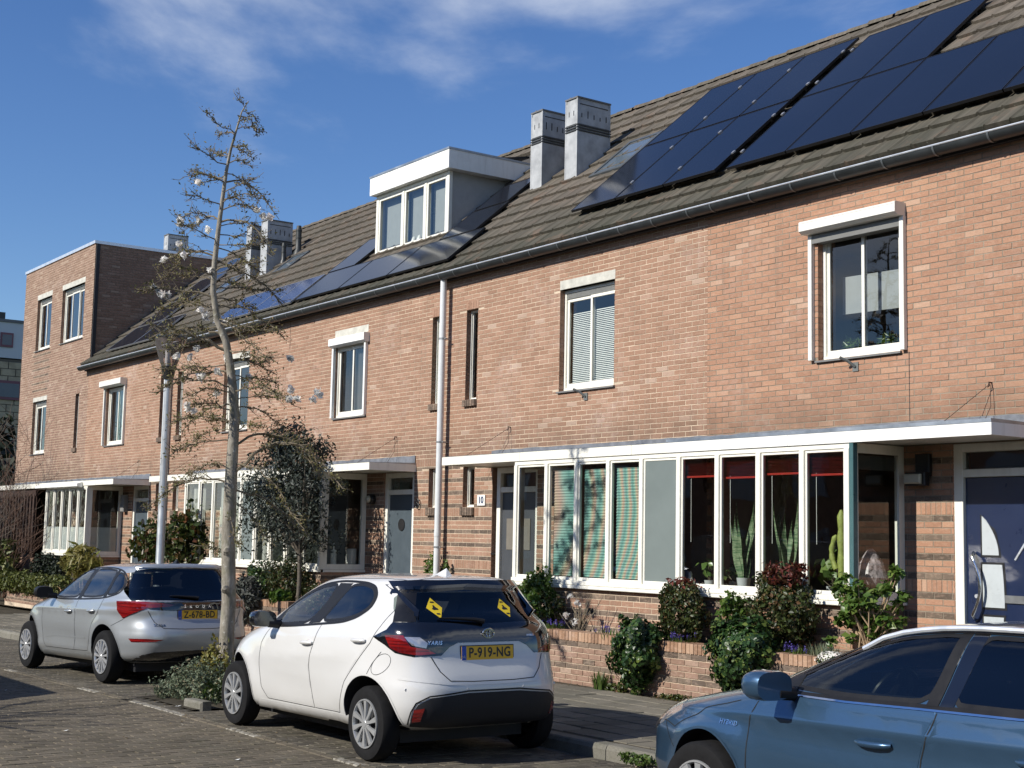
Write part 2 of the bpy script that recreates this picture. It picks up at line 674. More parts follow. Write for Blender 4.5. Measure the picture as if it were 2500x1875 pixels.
pave_field(ROAD, 'paving_brick', 'paving_brick_field', bond(-24, -7.5, -11.44, -6.19), .0475, .1015, ROADBRICK, lambda x, y: gz(x))
pave_field(ROAD, 'half_brick', 'half_brick_row', [(i * .105 + .0525, y, 0) for i in range(-229, -71) if i % 2 for y in (-6.2425, -11.3875)], .0475, .049, ROADBRICK, lambda x, y: gz(x), 100)
pave_field(PARK, 'paving_brick', 'paving_brick_field', bond(-30, -7.0, -6.08, -4.19, clip=in_patch), .048, .1015, PARKBRICK, lambda x, y: gz(x) + .0005)
pave_field(PARK, 'half_brick', 'half_brick_row', [(i * .105 + .0525, y, 0) for i in range(-285, -67) if i % 2 for y in (-6.0275, -4.2425) if not in_patch(i * .105, y)], .048, .049, PARKBRICK, lambda x, y: gz(x), 100)
# a single row of bricks divides road and parking lane; some are painted white
for nm, test in (('dividing_brick', False), ('painted_brick', True)):
    cells = []
    k = 0
    x = -26.0
    while x < -7:
        if not (-15.6 < x < -15.3):
            white = (-15.25 < x < -13.75 or -12.75 < x < -12.1 or -16.95 < x < -16.4 or -19.95 < x < -19.45 or -10.6 < x < -10.2)
            if white == test:
                cells.append((x, -6.135, math.pi / 2 + rnd.uniform(-.02, .02)))
        x += .212
    pave_field(PARK, nm, nm + '_row', cells, .040, .1015, ROADPAINT if test else ROADBRICK, lambda x, y: gz(x) + .002, 150)
# pavement slabs .30 x .30
cells = []
for i in range(-110, -24):
    for k in range(0, 9):
        y = -3.93 + .15 + k * .302
        if y > -1.45:
            continue
        x = i * .302 + (k % 2) * .151
        cells.append((x, y, rnd.uniform(-.006, .006)))
pave_field(pave, 'pavement_slab', 'pavement_slab_field', cells, .1475, .1475, PAVING, pz, 280, .03)
# kerb stones
kb = MB()
bx_ = [(-.5, 0), (.5, 0)]
kerb = bpy.data.objects.new('kerb', None)
COL.objects.link(kerb)
kerb['kind'] = 'structure'
kprof = [(-.09, -.1), (-.09, .085), (-.075, .115), (-.06, .125), (.065, .125), (.065, -.1)]
km = MB().prism(kprof, 'x', -.495, .495).mesh('kerb_stone', KERB)
x = -34.0
while x < -6:
    if in_frame((x, -4.1, .1), 200):
        link('kerb_stone', km, kerb, (x, -4.08 + rnd.uniform(-.004, .004), gz(x) + rnd.uniform(-.005, .003)))
    x += 1.0
# ------------------------------------------------------------ row of houses, facade in the plane y = 0
CH = .0655          # brick course
Z0 = 1.577          # a course joint
BL = .22            # brick + joint
JT = .010
ORANGE = [(0, (.315, .158, .088)), (.35, (.35, .175, .098)), (.8, (.385, .195, .108)), (.97, (.41, .22, .125)), (1, (.45, .28, .18))]
PINKISH = [(0, (.265, .142, .084)), (.4, (.295, .158, .094)), (.8, (.325, .176, .106)), (.97, (.35, .20, .128)), (1, (.41, .29, .21))]
BROWNISH = [(0, (.215, .125, .082)), (.5, (.245, .143, .095)), (.9, (.275, .164, .112)), (1, (.34, .24, .17))]
DARKB = [(0, (.085, .062, .045)), (.5, (.135, .098, .070)), (1, (.185, .135, .095))]
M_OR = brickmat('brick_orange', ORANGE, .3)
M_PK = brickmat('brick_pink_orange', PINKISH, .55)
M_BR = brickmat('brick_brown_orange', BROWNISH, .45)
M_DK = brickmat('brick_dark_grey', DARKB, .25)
MORT_L = mortarmat('mortar_light', (.62, .50, .37))
MORT_D = mortarmat('mortar_grey', (.30, .255, .195))


def brick_cv(x0, x1, z0, z1, y, dep=.012):
    """front face at y, slightly out of true"""
    a, b = rnd.uniform(-.0012, .0012), rnd.uniform(-.0012, .0012)
    c = .0016
    v = [(x0 + c, y + a, z0 + c), (x1 - c, y + b, z0 + c), (x1 - c, y + b, z1 - c), (x0 + c, y + a, z1 - c),
         (x0, y + a + c, z0), (x1, y + b + c, z0), (x1, y + b + c, z1), (x0, y + a + c, z1),
         (x0, y + dep, z0), (x1, y + dep, z0), (x1, y + dep, z1), (x0, y + dep, z1)]
    f = [(0, 1, 2, 3), (4, 5, 1, 0), (5, 6, 2, 1), (6, 7, 3, 2), (7, 4, 0, 3), (8, 9, 5, 4), (9, 10, 6, 5), (10, 11, 7, 6), (11, 8, 4, 7)]
    return v, f


def default_kind(z):
    """which brick lies in the course whose bottom is at z: o orange, d dark, s soldier start, - inside a soldier course"""
    n = int(round((z - Z0) / CH))
    if z > 3.13:
        return 'o'
    if n % 12 == 10:
        return 's'
    if n % 12 == 11:
        return '-'
    return 'd' if n % 3 == 0 else 'o'


def lay(x0, x1, z0, z1, openings, kind=default_kind, darkzones=()):
    """-> list of (xa, xb, za, zb, 'o'|'d'|'s', full?)"""
    out = []
    n0 = int(math.floor((z0 - Z0) / CH + .001))
    n1 = int(math.ceil((z1 - Z0) / CH - .001))

    def clipped(xa, xb, za, zb, k, full):
        xa2, xb2, za2, zb2 = max(xa, x0), min(xb, x1), max(za, z0), min(zb, z1)
        for (ox0, ox1, oz0, oz1) in openings:
            if xb2 <= ox0 or xa2 >= ox1 or zb2 <= oz0 or za2 >= oz1:
                continue
            if za2 < oz0 - .012:
                zb2 = min(zb2, oz0)
                continue
            if zb2 > oz1 + .012:
                za2 = max(za2, oz1)
                continue
            # horizontal cut: keep either side
            if xa2 < ox0 and xb2 > ox1:
                clipped(xa2, ox0, za2, zb2, k, False)
                xa2 = ox1
            elif xa2 < ox0:
                xb2 = ox0
            elif xb2 > ox1:
                xa2 = ox1
            else:
                return
        if xb2 - xa2 < .02 or zb2 - za2 < .012:
            return
        fl = full and abs(xa2 - xa) < 1e-6 and abs(xb2 - xb) < 1e-6 and abs(za2 - za) < 1e-6 and abs(zb2 - zb) < 1e-6
        out.append((xa2, xb2, za2, zb2, k, fl))

    for n in range(n0, n1):
        z = Z0 + n * CH
        k = kind(z)
        if k == '-':
            continue
        if k == 's':
            x = math.floor(x0 / .0625) * .0625
            while x < x1:
                clipped(x + .004, x + .0625 - .004, z + .004, z + 2 * CH - .005, 's', False)
                x += .0625
            continue
        off = (n % 2) * BL / 2
        i0 = math.floor((x0 - off) / BL)
        i = i0
        while i * BL + off < x1:
            xa = i * BL + off + JT / 2
            xb = xa + BL - JT
            kk = k
            for (dx0, dx1, dz0, dz1) in darkzones:
                if dx0 < (xa + xb) / 2 < dx1 and dz0 < z < dz1 and n % 3 == 0:
                    kk = 'd'
            clipped(xa, xb, z + JT / 2, z + CH - JT / 2, kk, True)
            i += 1
    return out


def mortar_face(m, x0, x1, z0, z1, openings, y=.0035, reveal=.14, mi=0, ri=1):
    xs = sorted({x0, x1} | {v for o in openings for v in o[:2] if x0 < v < x1})
    zs = sorted({z0, z1} | {v for o in openings for v in o[2:] if z0 < v < z1})
    for a, b in zip(xs, xs[1:]):
        for c, e in zip(zs, zs[1:]):
            mxx, mzz = (a + b) / 2, (c + e) / 2
            if any(o[0] < mxx < o[1] and o[2] < mzz < o[3] for o in openings):
                continue
            m.add([(a, y, c), (b, y, c), (b, y, e), (a, y, e)], [(0, 1, 2, 3)], mi)
            m.add([(a, .3, c), (b, .3, c), (b, .3, e), (a, .3, e)], [(3, 2, 1, 0)], mi)
    for o in openings:
        a, b, c, e = o
        a2, b2, c2, e2 = max(a, x0), min(b, x1), max(c, z0), min(e, z1)
        q = .3
        if a >= x0:
            m.add([(a, y, c2), (a, q, c2), (a, q, e2), (a, y, e2)], [(0, 1, 2, 3)], ri)
        if b <= x1:
            m.add([(b, y, c2), (b, q, c2), (b, q, e2), (b, y, e2)], [(3, 2, 1, 0)], ri)
        if e <= z1:
            m.add([(a2, y, e), (b2, y, e), (b2, q, e), (a2, q, e)], [(0, 1, 2, 3)], ri)
        if c >= z0:
            m.add([(a2, y, c), (b2, y, c), (b2, q, c), (a2, q, c)], [(3, 2, 1, 0)], ri)


def reveal_bricks(m, x, z0, z1, y1, side):
    """brick ends showing in the side of an opening; side=+1 faces +x"""
    n0 = int(math.floor((z0 - Z0) / CH))
    z = Z0 + n0 * CH
    while z < z1:
        a, b = max(z + JT / 2, z0), min(z + CH - JT / 2, z1)
        if b - a > .015:
            t = .006 * side
            m.add([(x, .0, a), (x, y1, a), (x, y1, b), (x, 0, b), (x + t, .0, a), (x + t, y1, a), (x + t, y1, b), (x + t, 0, b)],
                  [(0, 1, 5, 4), (4, 5, 6, 7), (7, 6, 2, 3), (0, 4, 7, 3)] if side > 0 else [(4, 5, 1, 0), (7, 6, 5, 4), (3, 2, 6, 7), (3, 7, 4, 0)])
        z += CH


def lay_wall(wall, bricks, mat, dark, y=0.0, limit=300):
    """turn the laid bricks into objects: nearest visible full ones as parts, the rest one mesh"""
    full = [b for b in bricks if b[5] and in_frame(((b[0] + b[1]) / 2, y, (b[2] + b[3]) / 2), -10)]
    full.sort(key=lambda b: (Vector(((b[0] + b[1]) / 2, y, (b[2] + b[3]) / 2)) - CAM).length)
    keep = set(id(b) for b in full[:limit])
    w, h = (BL - JT) / 2, (CH - JT) / 2
    mo, md = [], []
    for k in range(2):
        v, f = brick_cv(-w, w, -h, h, 0)
        mo.append(MB().add(v, f).mesh('brick', mat))
        md.append(MB().add(v, f).mesh('brick', dark))
    rest = MB()
    for b in bricks:
        if id(b) in keep:
            me = (md if b[4] == 'd' else mo)[rnd.randrange(2)]
            link('brick', me, wall, ((b[0] + b[1]) / 2, y + rnd.uniform(-.0015, .0015), (b[2] + b[3]) / 2))
        else:
            v, f = brick_cv(b[0], b[1], b[2], b[3], y + rnd.uniform(-.0015, .0015))
            rest.add(v, f, 1 if b[4] == 'd' else 0)
    return rest


# ---- window maker: a frame part with panes below it
def window(house, x0, x1, z0, z1, style='slide', y=.09, sill=True, grille=False, curtain=None, label=None, pane_mat=None, double=True, name='window'):
    fr = MB()
    fw = .045 if style != 'narrow' else .022
    top = z1
    fr.bbox(x0, x1, y - .02, y + .05, z1 - fw, z1)
    fr.bbox(x0, x1, y - .02, y + .05, z0 + .0, z0 + fw)
    fr.bbox(x0, x0 + fw, y - .018, y + .05, z0 + fw, z1 - fw)
    fr.bbox(x1 - fw, x1, y - .018, y + .05, z0 + fw, z1 - fw)
    f = fr.build(name, WHITE, house)
    if label:
        f['label'] = label
    zt = z1 - fw
    if grille:
        g = MB()
        g.bbox(x0 + fw, x1 - fw, y - .005, y + .04, z1 - fw - .085, z1 - fw)
        for k in range(5):
            g.box(x0 + fw + .02, x1 - fw - .02, y - .012, y - .004, z1 - fw - .075 + k * .014, z1 - fw - .069 + k * .014)
        g.build('vent_grille', simple('grey_grille', (.28, .28, .26), .5), f)
        zt -= .085
    a, b, c, e = x0 + fw, x1 - fw, z0 + fw, zt
    w = b - a
    sashes = [(a, b, 0)]
    if style == 'slide':
        sashes = [(a, a + w * .50 + .02, 0), (a + w * .5 - .02, b, .022)]
    elif style == 'slide3':
        sashes = [(a, a + w * .34, 0), (a + w * .32, a + w * .67, .022), (a + w * .65, b, 0)]
    for k, (sa, sb, dy) in enumerate(sashes):
        s_ = MB()
        sw = .042 if style != 'narrow' else .012
        yy = y + .006 - dy
        zb = c
        s_.bbox(sa, sb, yy, yy + .03, e - sw, e)
        s_.bbox(sa, sb, yy, yy + .03, zb, zb + sw * 1.5)
        s_.bbox(sa, sa + sw, yy + .001, yy + .03, zb + sw * 1.5, e - sw)
        s_.bbox(sb - sw, sb, yy + .001, yy + .03, zb + sw * 1.5, e - sw)
        s_.build('sash', WHITE, f)
        p = MB().add([(sa + sw, yy + .016, zb + sw * 1.5), (sb - sw, yy + .016, zb + sw * 1.5), (sb - sw, yy + .016, e - sw), (sa + sw, yy + .016, e - sw)], [(0, 1, 2, 3)])
        p.build('pane', pane_mat or GLASS, f)
        if curtain and k in curtain[1]:
            cm = MB()
            kind = curtain[0]
            if kind == 'blind':
                z = zb + sw * 1.5 + .02
                while z < e - sw - curtain[3]:
                    cm.add([(sa + sw, yy + .06, z), (sb - sw, yy + .06, z), (sb - sw, yy + .078, z + .018), (sa + sw, yy + .078, z + .018)], [(0, 1, 2, 3)])
                    z += .026
                cm.build('blind_slats', curtain[2], f)
            else:
                n = 40
                xs = [sa + sw - .03 + (sb - sa - 2 * sw + .06) * i / n for i in range(n + 1)]
                zc0, zc1 = curtain[3] if isinstance(curtain[3], tuple) else (zb, e)
                vs = [(x, yy + .10 + .016 * math.sin(i * 1.35 + k), z) for z in (zc0, zc1) for i, x in enumerate(xs)]
                cm.add(vs, [(i, i + 1, n + 2 + i, n + 1 + i) for i in range(n)])
                cm.build('curtain', curtain[2], f, True)
    if sill:
        m = MB()
        m.prism([(-.035, z0 - .028), (-.035, z0 - .008), (y - .02, z0 + .006), (y - .02, z0 - .03)], 'x', x0 - .02, x1 + .02)
        m.build('sill', STONE, f)
    return f


def lintel(house, x0, x1, z0=5.405, z1=5.535):
    m = MB().bbox(x0, x1, -.003, .12, z0, z1, .003)
    return m.build('lintel', CONC, house)


def soldier_row(m, x0, x1, z0, z1, y=-.002, dy=.05):
    n = max(2, int(round((x1 - x0) / .062)))
    w = (x1 - x0) / n
    for i in range(n):
        v, f = brick_cv(x0 + i * w + .004, x0 + (i + 1) * w - .004, z0 + .003, z1 - .003, y + rnd.uniform(-.001, .001), dy)
        m.add(v, f)


def brick_sill(house, x0, x1, z0, z1, mat):
    """row of upright bricks jutting out under a narrow window"""
    n = max(3, int(round((x1 - x0) / .068)))
    w = (x1 - x0) / n
    m = MB()
    m.box(x0, x1, -.034, .06, z0 + .006, z1 - .012)
    b = m.build('window_ledge', MORT_D, house)
    me = None
    for i in range(n):
        v, f = brick_cv(-w / 2 + .005, w / 2 - .005, -(z1 - z0) / 2, (z1 - z0) / 2, 0, .1)
        me = me or MB().add(v, f).mesh('brick', mat)
        link('brick', me, b, (x0 + (i + .5) * w, -.048, (z0 + z1) / 2))
    return b


# ---- roof
PT = math.tan(rad(40.7))
CT, ST = math.cos(rad(40.7)), math.sin(rad(40.7))
RZ0 = 6.2
YR = 3.72           # ridge
YE = -.17           # eave


def rp(x, y, off=0.0):
    """point on the roof plane, lifted off perpendicular"""
    return Vector((x, y - off * ST, RZ0 + PT * y + off * CT))


def tilemat(name):
    t = NT(name)
    p = t.pos()
    col = t.ramp(t.island(), [(0, (.105, .090, .072)), (.5, (.125, .107, .085)), (1, (.148, .126, .100))])
    big = t.noise(p, 1.1, 5, .65)
    col = t.mix(t.ramp(big, [(.42, (0, 0, 0)), (.62, (.5, .5, .5))]), col, (.085, .080, .062))
    zc = t.n('ShaderNodeSeparateXYZ', {0: p}).outputs[2]
    eave = t.math('MULTIPLY', t.math('SUBTRACT', 1.0, t.math('DIVIDE', t.math('SUBTRACT', zc, 6.05), 1.1), clamp=True), t.noise(t.map(p, (3, 1, 1)), 1.4, 4, .6))
    col = t.mix(t.math('MULTIPLY', eave, 1.25, clamp=True), col, (.045, .048, .034))
    rust = t.noise(t.map(p, (1, 1, 1), (4, 0, 0)), 2.6, 5, .7)
    col = t.mix(t.ramp(rust, [(.56, (0, 0, 0)), (.74, (.6, .6, .6))]), col, (.20, .125, .085))
    lich = t.noise(p, 24, 3, .6)
    col = t.mix(t.ramp(lich, [(.70, (0, 0, 0)), (.76, (.5, .5, .5))]), col, (.36, .34, .28))
    streak = t.noise(t.map(p, (26, 1.2, 1.2)), 1, 3, .6)
    v = t.n('ShaderNodeMapRange', {0: streak, 1: .3, 2: .7, 3: .72, 4: 1.22}).outputs[0]
    col = t.n('ShaderNodeHueSaturation', {'Color': col, 'Value': v}).outputs[0]
    t.bsdf(col, .85, 0, t.bump(t.noise(p, 55, 4, .7), .5, .006), .2)
    return t.m


TILE = tilemat('concrete_roof_tile')
RIDGE = tilemat('ridge_tile')


def roof(house, x0, x1, holes=()):
    m = MB()
    a, b = rp(x0, YE), rp(x1, YE)
    c, e = rp(x1, YR), rp(x0, YR)
    m.add([a, b, c, e], [(0, 1, 2, 3)])
    # rear slope
    z_r = c.z
    m.add([e, c, (x1, YR * 2 + .5, RZ0 - .4), (x0, YR * 2 + .5, RZ0 - .4)], [(0, 1, 2, 3)])
    r = m.build('roof', simple('roof_underlay', (.05, .045, .04), .9), house)
    L = (YR - YE) / CT
    nrow = 13
    ex = L / nrow
    ncol = int(round((x1 - x0) / .305))
    w = (x1 - x0) / ncol
    # tile: low wave at each side, butt edge proud
    hh = ex / 2 + .03
    t = .022
    pro = [(-w / 2, .010), (-w / 2 + .018, .022), (-w / 2 + .04, .006), (w / 2 - .02, .006), (w / 2 - .003, .004)]
    vs = []
    for s, lift in ((-hh, .045), (hh, .0)):
        vs += [(u, s, lift + v + .006) for u, v in pro]
    vs += [(u, -hh, lift) for (u, v), lift in zip(pro, [-.004] * 5)]
    n = 5
    fs = [(i, i + 1, n + i + 1, n + i) for i in range(n - 1)] + [(i + 1, i, 2 * n + i, 2 * n + i + 1) for i in range(n - 1)]
    tm = MB().add(vs, fs).mesh('roof_tile', TILE)
    count = 0
    rest = MB()
    rotm = Matrix.Rotation(rad(40.7), 4, 'X')
    lst = []
    for j in range(nrow):
        y = YE + (j + .5) * ex * CT
        for i in range(ncol):
            x = x0 + (i + .5) * w
            if x + w / 2 > x1 + .01:
                x = x0 + w * .25
                continue
            if any(h[0] < x < h[1] and h[2] < y < h[3] for h in holes):
                continue
            lst.append((x, y))
    lst.sort(key=lambda q: (Vector((q[0], q[1], 7.5)) - CAM).length)
    for k, (x, y) in enumerate(lst):
        p = rp(x, y, .012)
        jit = Matrix.Rotation(rnd.uniform(-.006, .006), 4, 'Z')
        M = Matrix.Translation(p) @ rotm @ jit
        if k < 290:
            o = link('roof_tile', tm, r)
            o.matrix_basis = M
        else:
            rest.add([M @ Vector(v) for v in vs], fs)
    if rest.v:
        rest.build('roof_tile_rows', TILE, r, kind='stuff')
    # ridge caps
    rc = MB()
    seg = 7
    ln = .40
    vs = []
    for s, rr in ((-ln / 2 - .015, .125), (ln / 2 + .015, .105)):
        for k in range(seg + 1):
            an = math.pi * k / seg
            vs.append((s, -math.cos(an) * rr, math.sin(an) * rr * .75))
    fs = [(k, k + 1, seg + 2 + k, seg + 1 + k) for k in range(seg)] + [tuple(range(seg, -1, -1))]
    rm = MB().add(vs, fs).mesh('ridge_tile', RIDGE)
    x = x0 + .2
    while x < x1:
        o = link('ridge_tile', rm, r, (x, YR + .02, RZ0 + PT * YR + .0 + rnd.uniform(-.006, .006)))
        o.rotation_euler = (0, rnd.uniform(-.015, .015), rnd.uniform(-.02, .02))
        x += .40
    return r


def gutter(house, x0, x1, endcap=False):
    m = MB()
    yc, zc, R = -.17, 6.01, .085
    seg = 12
    vs = []
    for x in (x0, x1):
        for k in range(seg + 1):
            an = math.pi + math.pi * k / seg
            vs.append((x, yc + R * math.cos(an), zc + R * math.sin(an)))
    n = seg + 1
    m.add(vs, [(k, k + 1, n + k + 1, n + k) for k in range(seg)] + [tuple(range(n)), tuple(range(2 * n - 1, n - 1, -1))][: 2 if endcap else 0])
    vs2 = [(v[0], yc + (v[1] - yc) * .93, zc + (v[2] - zc) * .93 + .004) for v in vs]
    m.add(vs2, [(k + 1, k, n + k, n + k + 1) for k in range(seg)])
    g = m.build('gutter', GUT, house, True)
    MB().tube([(x0, yc - R, zc + .006), (x1, yc - R, zc + .006)], .0115, 8).build('gutter_bead', GUTB, g, True)
    # brackets
    bm_ = MB()
    vs = []
    for xx in (-.012, .012):
        for k in range(seg + 1):
            an = math.pi + math.pi * k / seg
            vs.append((xx, (R + .008) * math.cos(an), (R + .008) * math.sin(an)))
    bm_.add(vs, [(k, k + 1, n + k + 1, n + k) for k in range(seg)])
    bm_.box(-.012, .012, R + .004, R + .16, -.003, .012)
    bme = bm_.mesh('gutter_bracket', simple('bracket_zinc', (.16, .175, .18), .4, .6), True)
    x = x0 + .3
    while x < x1 - .1:
        link('gutter_bracket', bme, g, (x, yc, zc))
        x += .66
    # eaves board, its black standing in for the shaded soffit gap
    MB().box(x0, x1, -.06, .0, 5.93, 6.12).build('eaves_shade_board', simple('eaves_shade_black', (.03, .03, .03), .7), house)
    return g


def downpipe(house, x, ztop, zbot, off=-.13, r=.052):
    m = MB()
    m.tube([(x, off, zbot), (x, off, ztop)], r, 16)
    m.tube([(x, off, zbot + 1.62), (x, off, zbot + 1.70)], r + .004, 16)
    o = m.build('downpipe', PIPE, house, True)
    z = ztop - .95
    while z > zbot + .2:
        MB().lathe([(r + .004, -.012), (r + .007, -.012), (r + .007, .012), (r + .004, .012)], (x, off, z), 'z', 16).box(x + r, x + r + .05, off - .006, off + .006, z - .008, z + .008).box(x + .02, x + .045, off, .02, z - .01, z + .01).build('pipe_clip', simple('clip_zinc', (.3, .31, .31), .4, .5), o)
        z -= 1.62
    return o


# ---- solar panels
def pvmat():
    t = NT('solar_black')
    p = t.pos()
    c = t.mix(t.noise(p, .6, 2), (.0085, .011, .018), (.012, .015, .024))
    t.bsdf(c, .10, 0, None, .40, 0)
    return t.m


def pvblue():
    t = NT('solar_blue_cells')
    p = t.n('ShaderNodeTexCoord').outputs['Object']
    sx = t.n('ShaderNodeSeparateXYZ', {0: p})
    def grid(c, per, w):
        f = t.math('FRACT', t.math('DIVIDE', c, per))
        return t.math('LESS_THAN', f, w)
    gy = grid(sx.outputs[1], .078, .10)
    gx_ = grid(sx.outputs[0], .156, .02)
    cell = t.mix(t.noise(p, 9, 3), (.008, .017, .060), (.018, .036, .11))
    c = t.mix(t.math('MULTIPLY', gy, .45), cell, (.30, .34, .42))
    c = t.mix(t.math('MULTIPLY', gx_, .7), c, (.20, .24, .34))
    t.bsdf(c, .12, 0, None, .5)
    return t.m


PVB, PVC = pvmat(), pvblue()
PVFRAME = simple('black_anodised', (.02, .02, .022), .35, .4)
PVALU = simple('silver_frame', (.5, .51, .53), .35, .8)


def panel(house, x0, x1, y0, y1, blue=False, off=.15, label=None):
    """a module lying parallel to the roof between x0..x1 and the plan distances y0..y1"""
    L = (y1 - y0) / CT
    w = x1 - x0
    g = .006
    fr = .012 if not blue else .016
    m = MB()
    t = .036
    for (a, b, c, e) in ((-w / 2 + g, w / 2 - g, -L / 2 + g, -L / 2 + g + fr), (-w / 2 + g, w / 2 - g, L / 2 - g - fr, L / 2 - g),
                         (-w / 2 + g, -w / 2 + g + fr, -L / 2 + g + fr, L / 2 - g - fr), (w / 2 - g - fr, w / 2 - g, -L / 2 + g + fr, L / 2 - g - fr)):
        m.box(a, b, c, e, -t, 0)
    m.box(-w / 2 + g + fr, w / 2 - g - fr, -L / 2 + g + fr, L / 2 - g - fr, -t + .008, -t + .014)
    o = m.build('solar_panel', PVALU if blue else PVFRAME, house)
    M = Matrix.Translation(rp((x0 + x1) / 2, (y0 + y1) / 2, off)) @ Matrix.Rotation(rad(40.7), 4, 'X')
    o.matrix_basis = M
    gm = MB().add([(-w / 2 + g + fr, -L / 2 + g + fr, -.003), (w / 2 - g - fr, -L / 2 + g + fr, -.003), (w / 2 - g - fr, L / 2 - g - fr, -.003), (-w / 2 + g + fr, L / 2 - g - fr, -.003)], [(0, 1, 2, 3)])
    gm.build('glass', PVC if blue is True else PVB, o)
    if label:
        o['label'] = label
    return o


def rails(house, x0, x1, ys, off=.15):
    for y in ys:
        M = Matrix.Translation(rp((x0 + x1) / 2, y, off - .06)) @ Matrix.Rotation(rad(40.7), 4, 'X')
        o = MB().box(-(x1 - x0) / 2, (x1 - x0) / 2, -.02, .02, -.02, .02).build('mounting_rail', BLACK, house)
        o.matrix_basis = M


def clamps(house, pts, off=.158):
    me = MB().box(-.018, .018, -.03, .03, -.01, .008).mesh('clamp', simple('clamp_steel', (.55, .55, .55), .35, .7))
    for x, y in pts:
        o = link('clamp', me, house)
        o.matrix_basis = Matrix.Translation(rp(x, y, off)) @ Matrix.Rotation(rad(40.7), 4, 'X')


# ---- chimney of louvred grey boxes
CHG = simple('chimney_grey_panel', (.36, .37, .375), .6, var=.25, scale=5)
CHD = simple('chimney_louvre_dark', (.05, .052, .055), .6, var=.3)


def chimney(house, x0, x1, y0, y1, ztop):
    zb = RZ0 + PT * y0 - .15
    m = MB()
    m.box(x0, x1, y0, y1, zb, ztop - .55)
    m.box(x0 + .012, x1 - .012, y0 + .012, y1 - .012, ztop - .55, ztop - .42)
    m.box(x0, x1, y0, y1, ztop - .42, ztop - .06)
    m.box(x0 + .01, x1 - .01, y0 + .01, y1 - .01, ztop - .06, ztop)
    for (a, b) in ((x0, y0), (x1 - .02, y0), (x0, y1 - .02), (x1 - .02, y1 - .02)):
        m.box(a - .003, a + .023, b - .003, b + .023, zb, ztop + .01)
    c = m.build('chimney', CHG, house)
    lv = MB()
    for k in range(3):
        z = ztop - .535 + k * .042
        lv.box(x0 - .012, x1 + .012, y0 - .012, y1 + .012, z, z + .018)
    lv.build('louvre', CHD, c)
    sl_ = MB()
    for k in range(5):
        y = y0 + (y1 - y0) * (k + .7) / 5.4
        h = rnd.uniform(.05, .13)
        sl_.box(x1, x1 + .004, y - .008, y + .008, ztop - .31, ztop - .31 + h)
    for k in range(2):
        x = x0 + (x1 - x0) * (k + .8) / 2.6
        sl_.box(x - .007, x + .007, y0 - .004, y0, ztop - .28, ztop - .2)
    sl_.box(x1, x1 + .004, y0 + .05, y1 - .05, ztop - .10, ztop - .085)
    sl_.build('weep_slots', BLACK, c)
    cp = MB().box(x0 - .01, x1 + .01, y0 - .01, y1 + .01, ztop, ztop + .025)
    cp.lathe([(.02, 0), (.022, .03), (.01, .045)], (x0 + .05, y0 + .06, ztop + .025), 'z', 8)
    cp.build('chimney_cap', simple('cap_dark', (.12, .12, .12), .6), c)
    return c


def skylight(house, x0, x1, y0, y1, open_=0.0, tint=None):
    off = .06
    L = (y1 - y0) / CT
    w = x1 - x0
    M = Matrix.Translation(rp((x0 + x1) / 2, (y0 + y1) / 2, off)) @ Matrix.Rotation(rad(40.7), 4, 'X')
    fr = .07
    m = MB()
    for (a, b, c, e) in ((-w / 2, w / 2, -L / 2, -L / 2 + fr), (-w / 2, w / 2, L / 2 - fr, L / 2), (-w / 2, -w / 2 + fr, -L / 2 + fr, L / 2 - fr), (w / 2 - fr, w / 2, -L / 2 + fr, L / 2 - fr)):
        m.box(a, b, c, e, -.08, .02)
    m.box(-w / 2 - .06, w / 2 + .06, -L / 2 - .16, -L / 2 - .005, -.035, -.028)
    o = m.build('skylight', simple('skylight_dark_frame', (.10, .11, .115), .4, .3), house)
    o.matrix_basis = M
    p = MB().add([(-w / 2 + fr, -L / 2 + fr, .005), (w / 2 - fr, -L / 2 + fr, .005), (w / 2 - fr, L / 2 - fr, .005), (-w / 2 + fr, L / 2 - fr, .005)], [(0, 1, 2, 3)])
    t = tint or simple('skylight_glass', (.10, .13, .16), .04, spec=.9)
    p.build('pane', t, o)
    return o


def vent_pipe(house, x, y, h=.62, r=.06, cowl=True):
    b = rp(x, y)
    m = MB().lathe([(r * 2.1, -.1), (r * 1.6, .06), (r * 1.02, .12), (r, h * .55), (r * 1.12, h * .56), (r * 1.12, h * .60), (r, h * .61), (r, h * .80), (r * 1.16, h * .81), (r * 1.16, h * .86), (r * .95, h * .87), (r * .8, h)], b, 'z', 14)
    return m.build('vent_pipe', simple('vent_black', (.03, .034, .034), .5), house, True)
# ------------------------------------------------------------ the houses
FB = -.85            # bay front
BAYZ0, BAYZ1 = 1.345, 2.95
FROST = simple('frosted_film', (.55, .58, .57), .6)
GREYPANEL = simple('grey_green_panel', (.155, .185, .175), .42, var=.08, scale=2)
CURT = simple('curtain_white', (.62, .62, .58), .9)
TEALC = simple('curtain_pale_teal', (.36, .50, .47), .9)
DOORGREY = simple('door_blue_grey', (.065, .085, .10), .45)
WOODINT = simple('inner_sill_wood', (.30, .22, .14), .5)


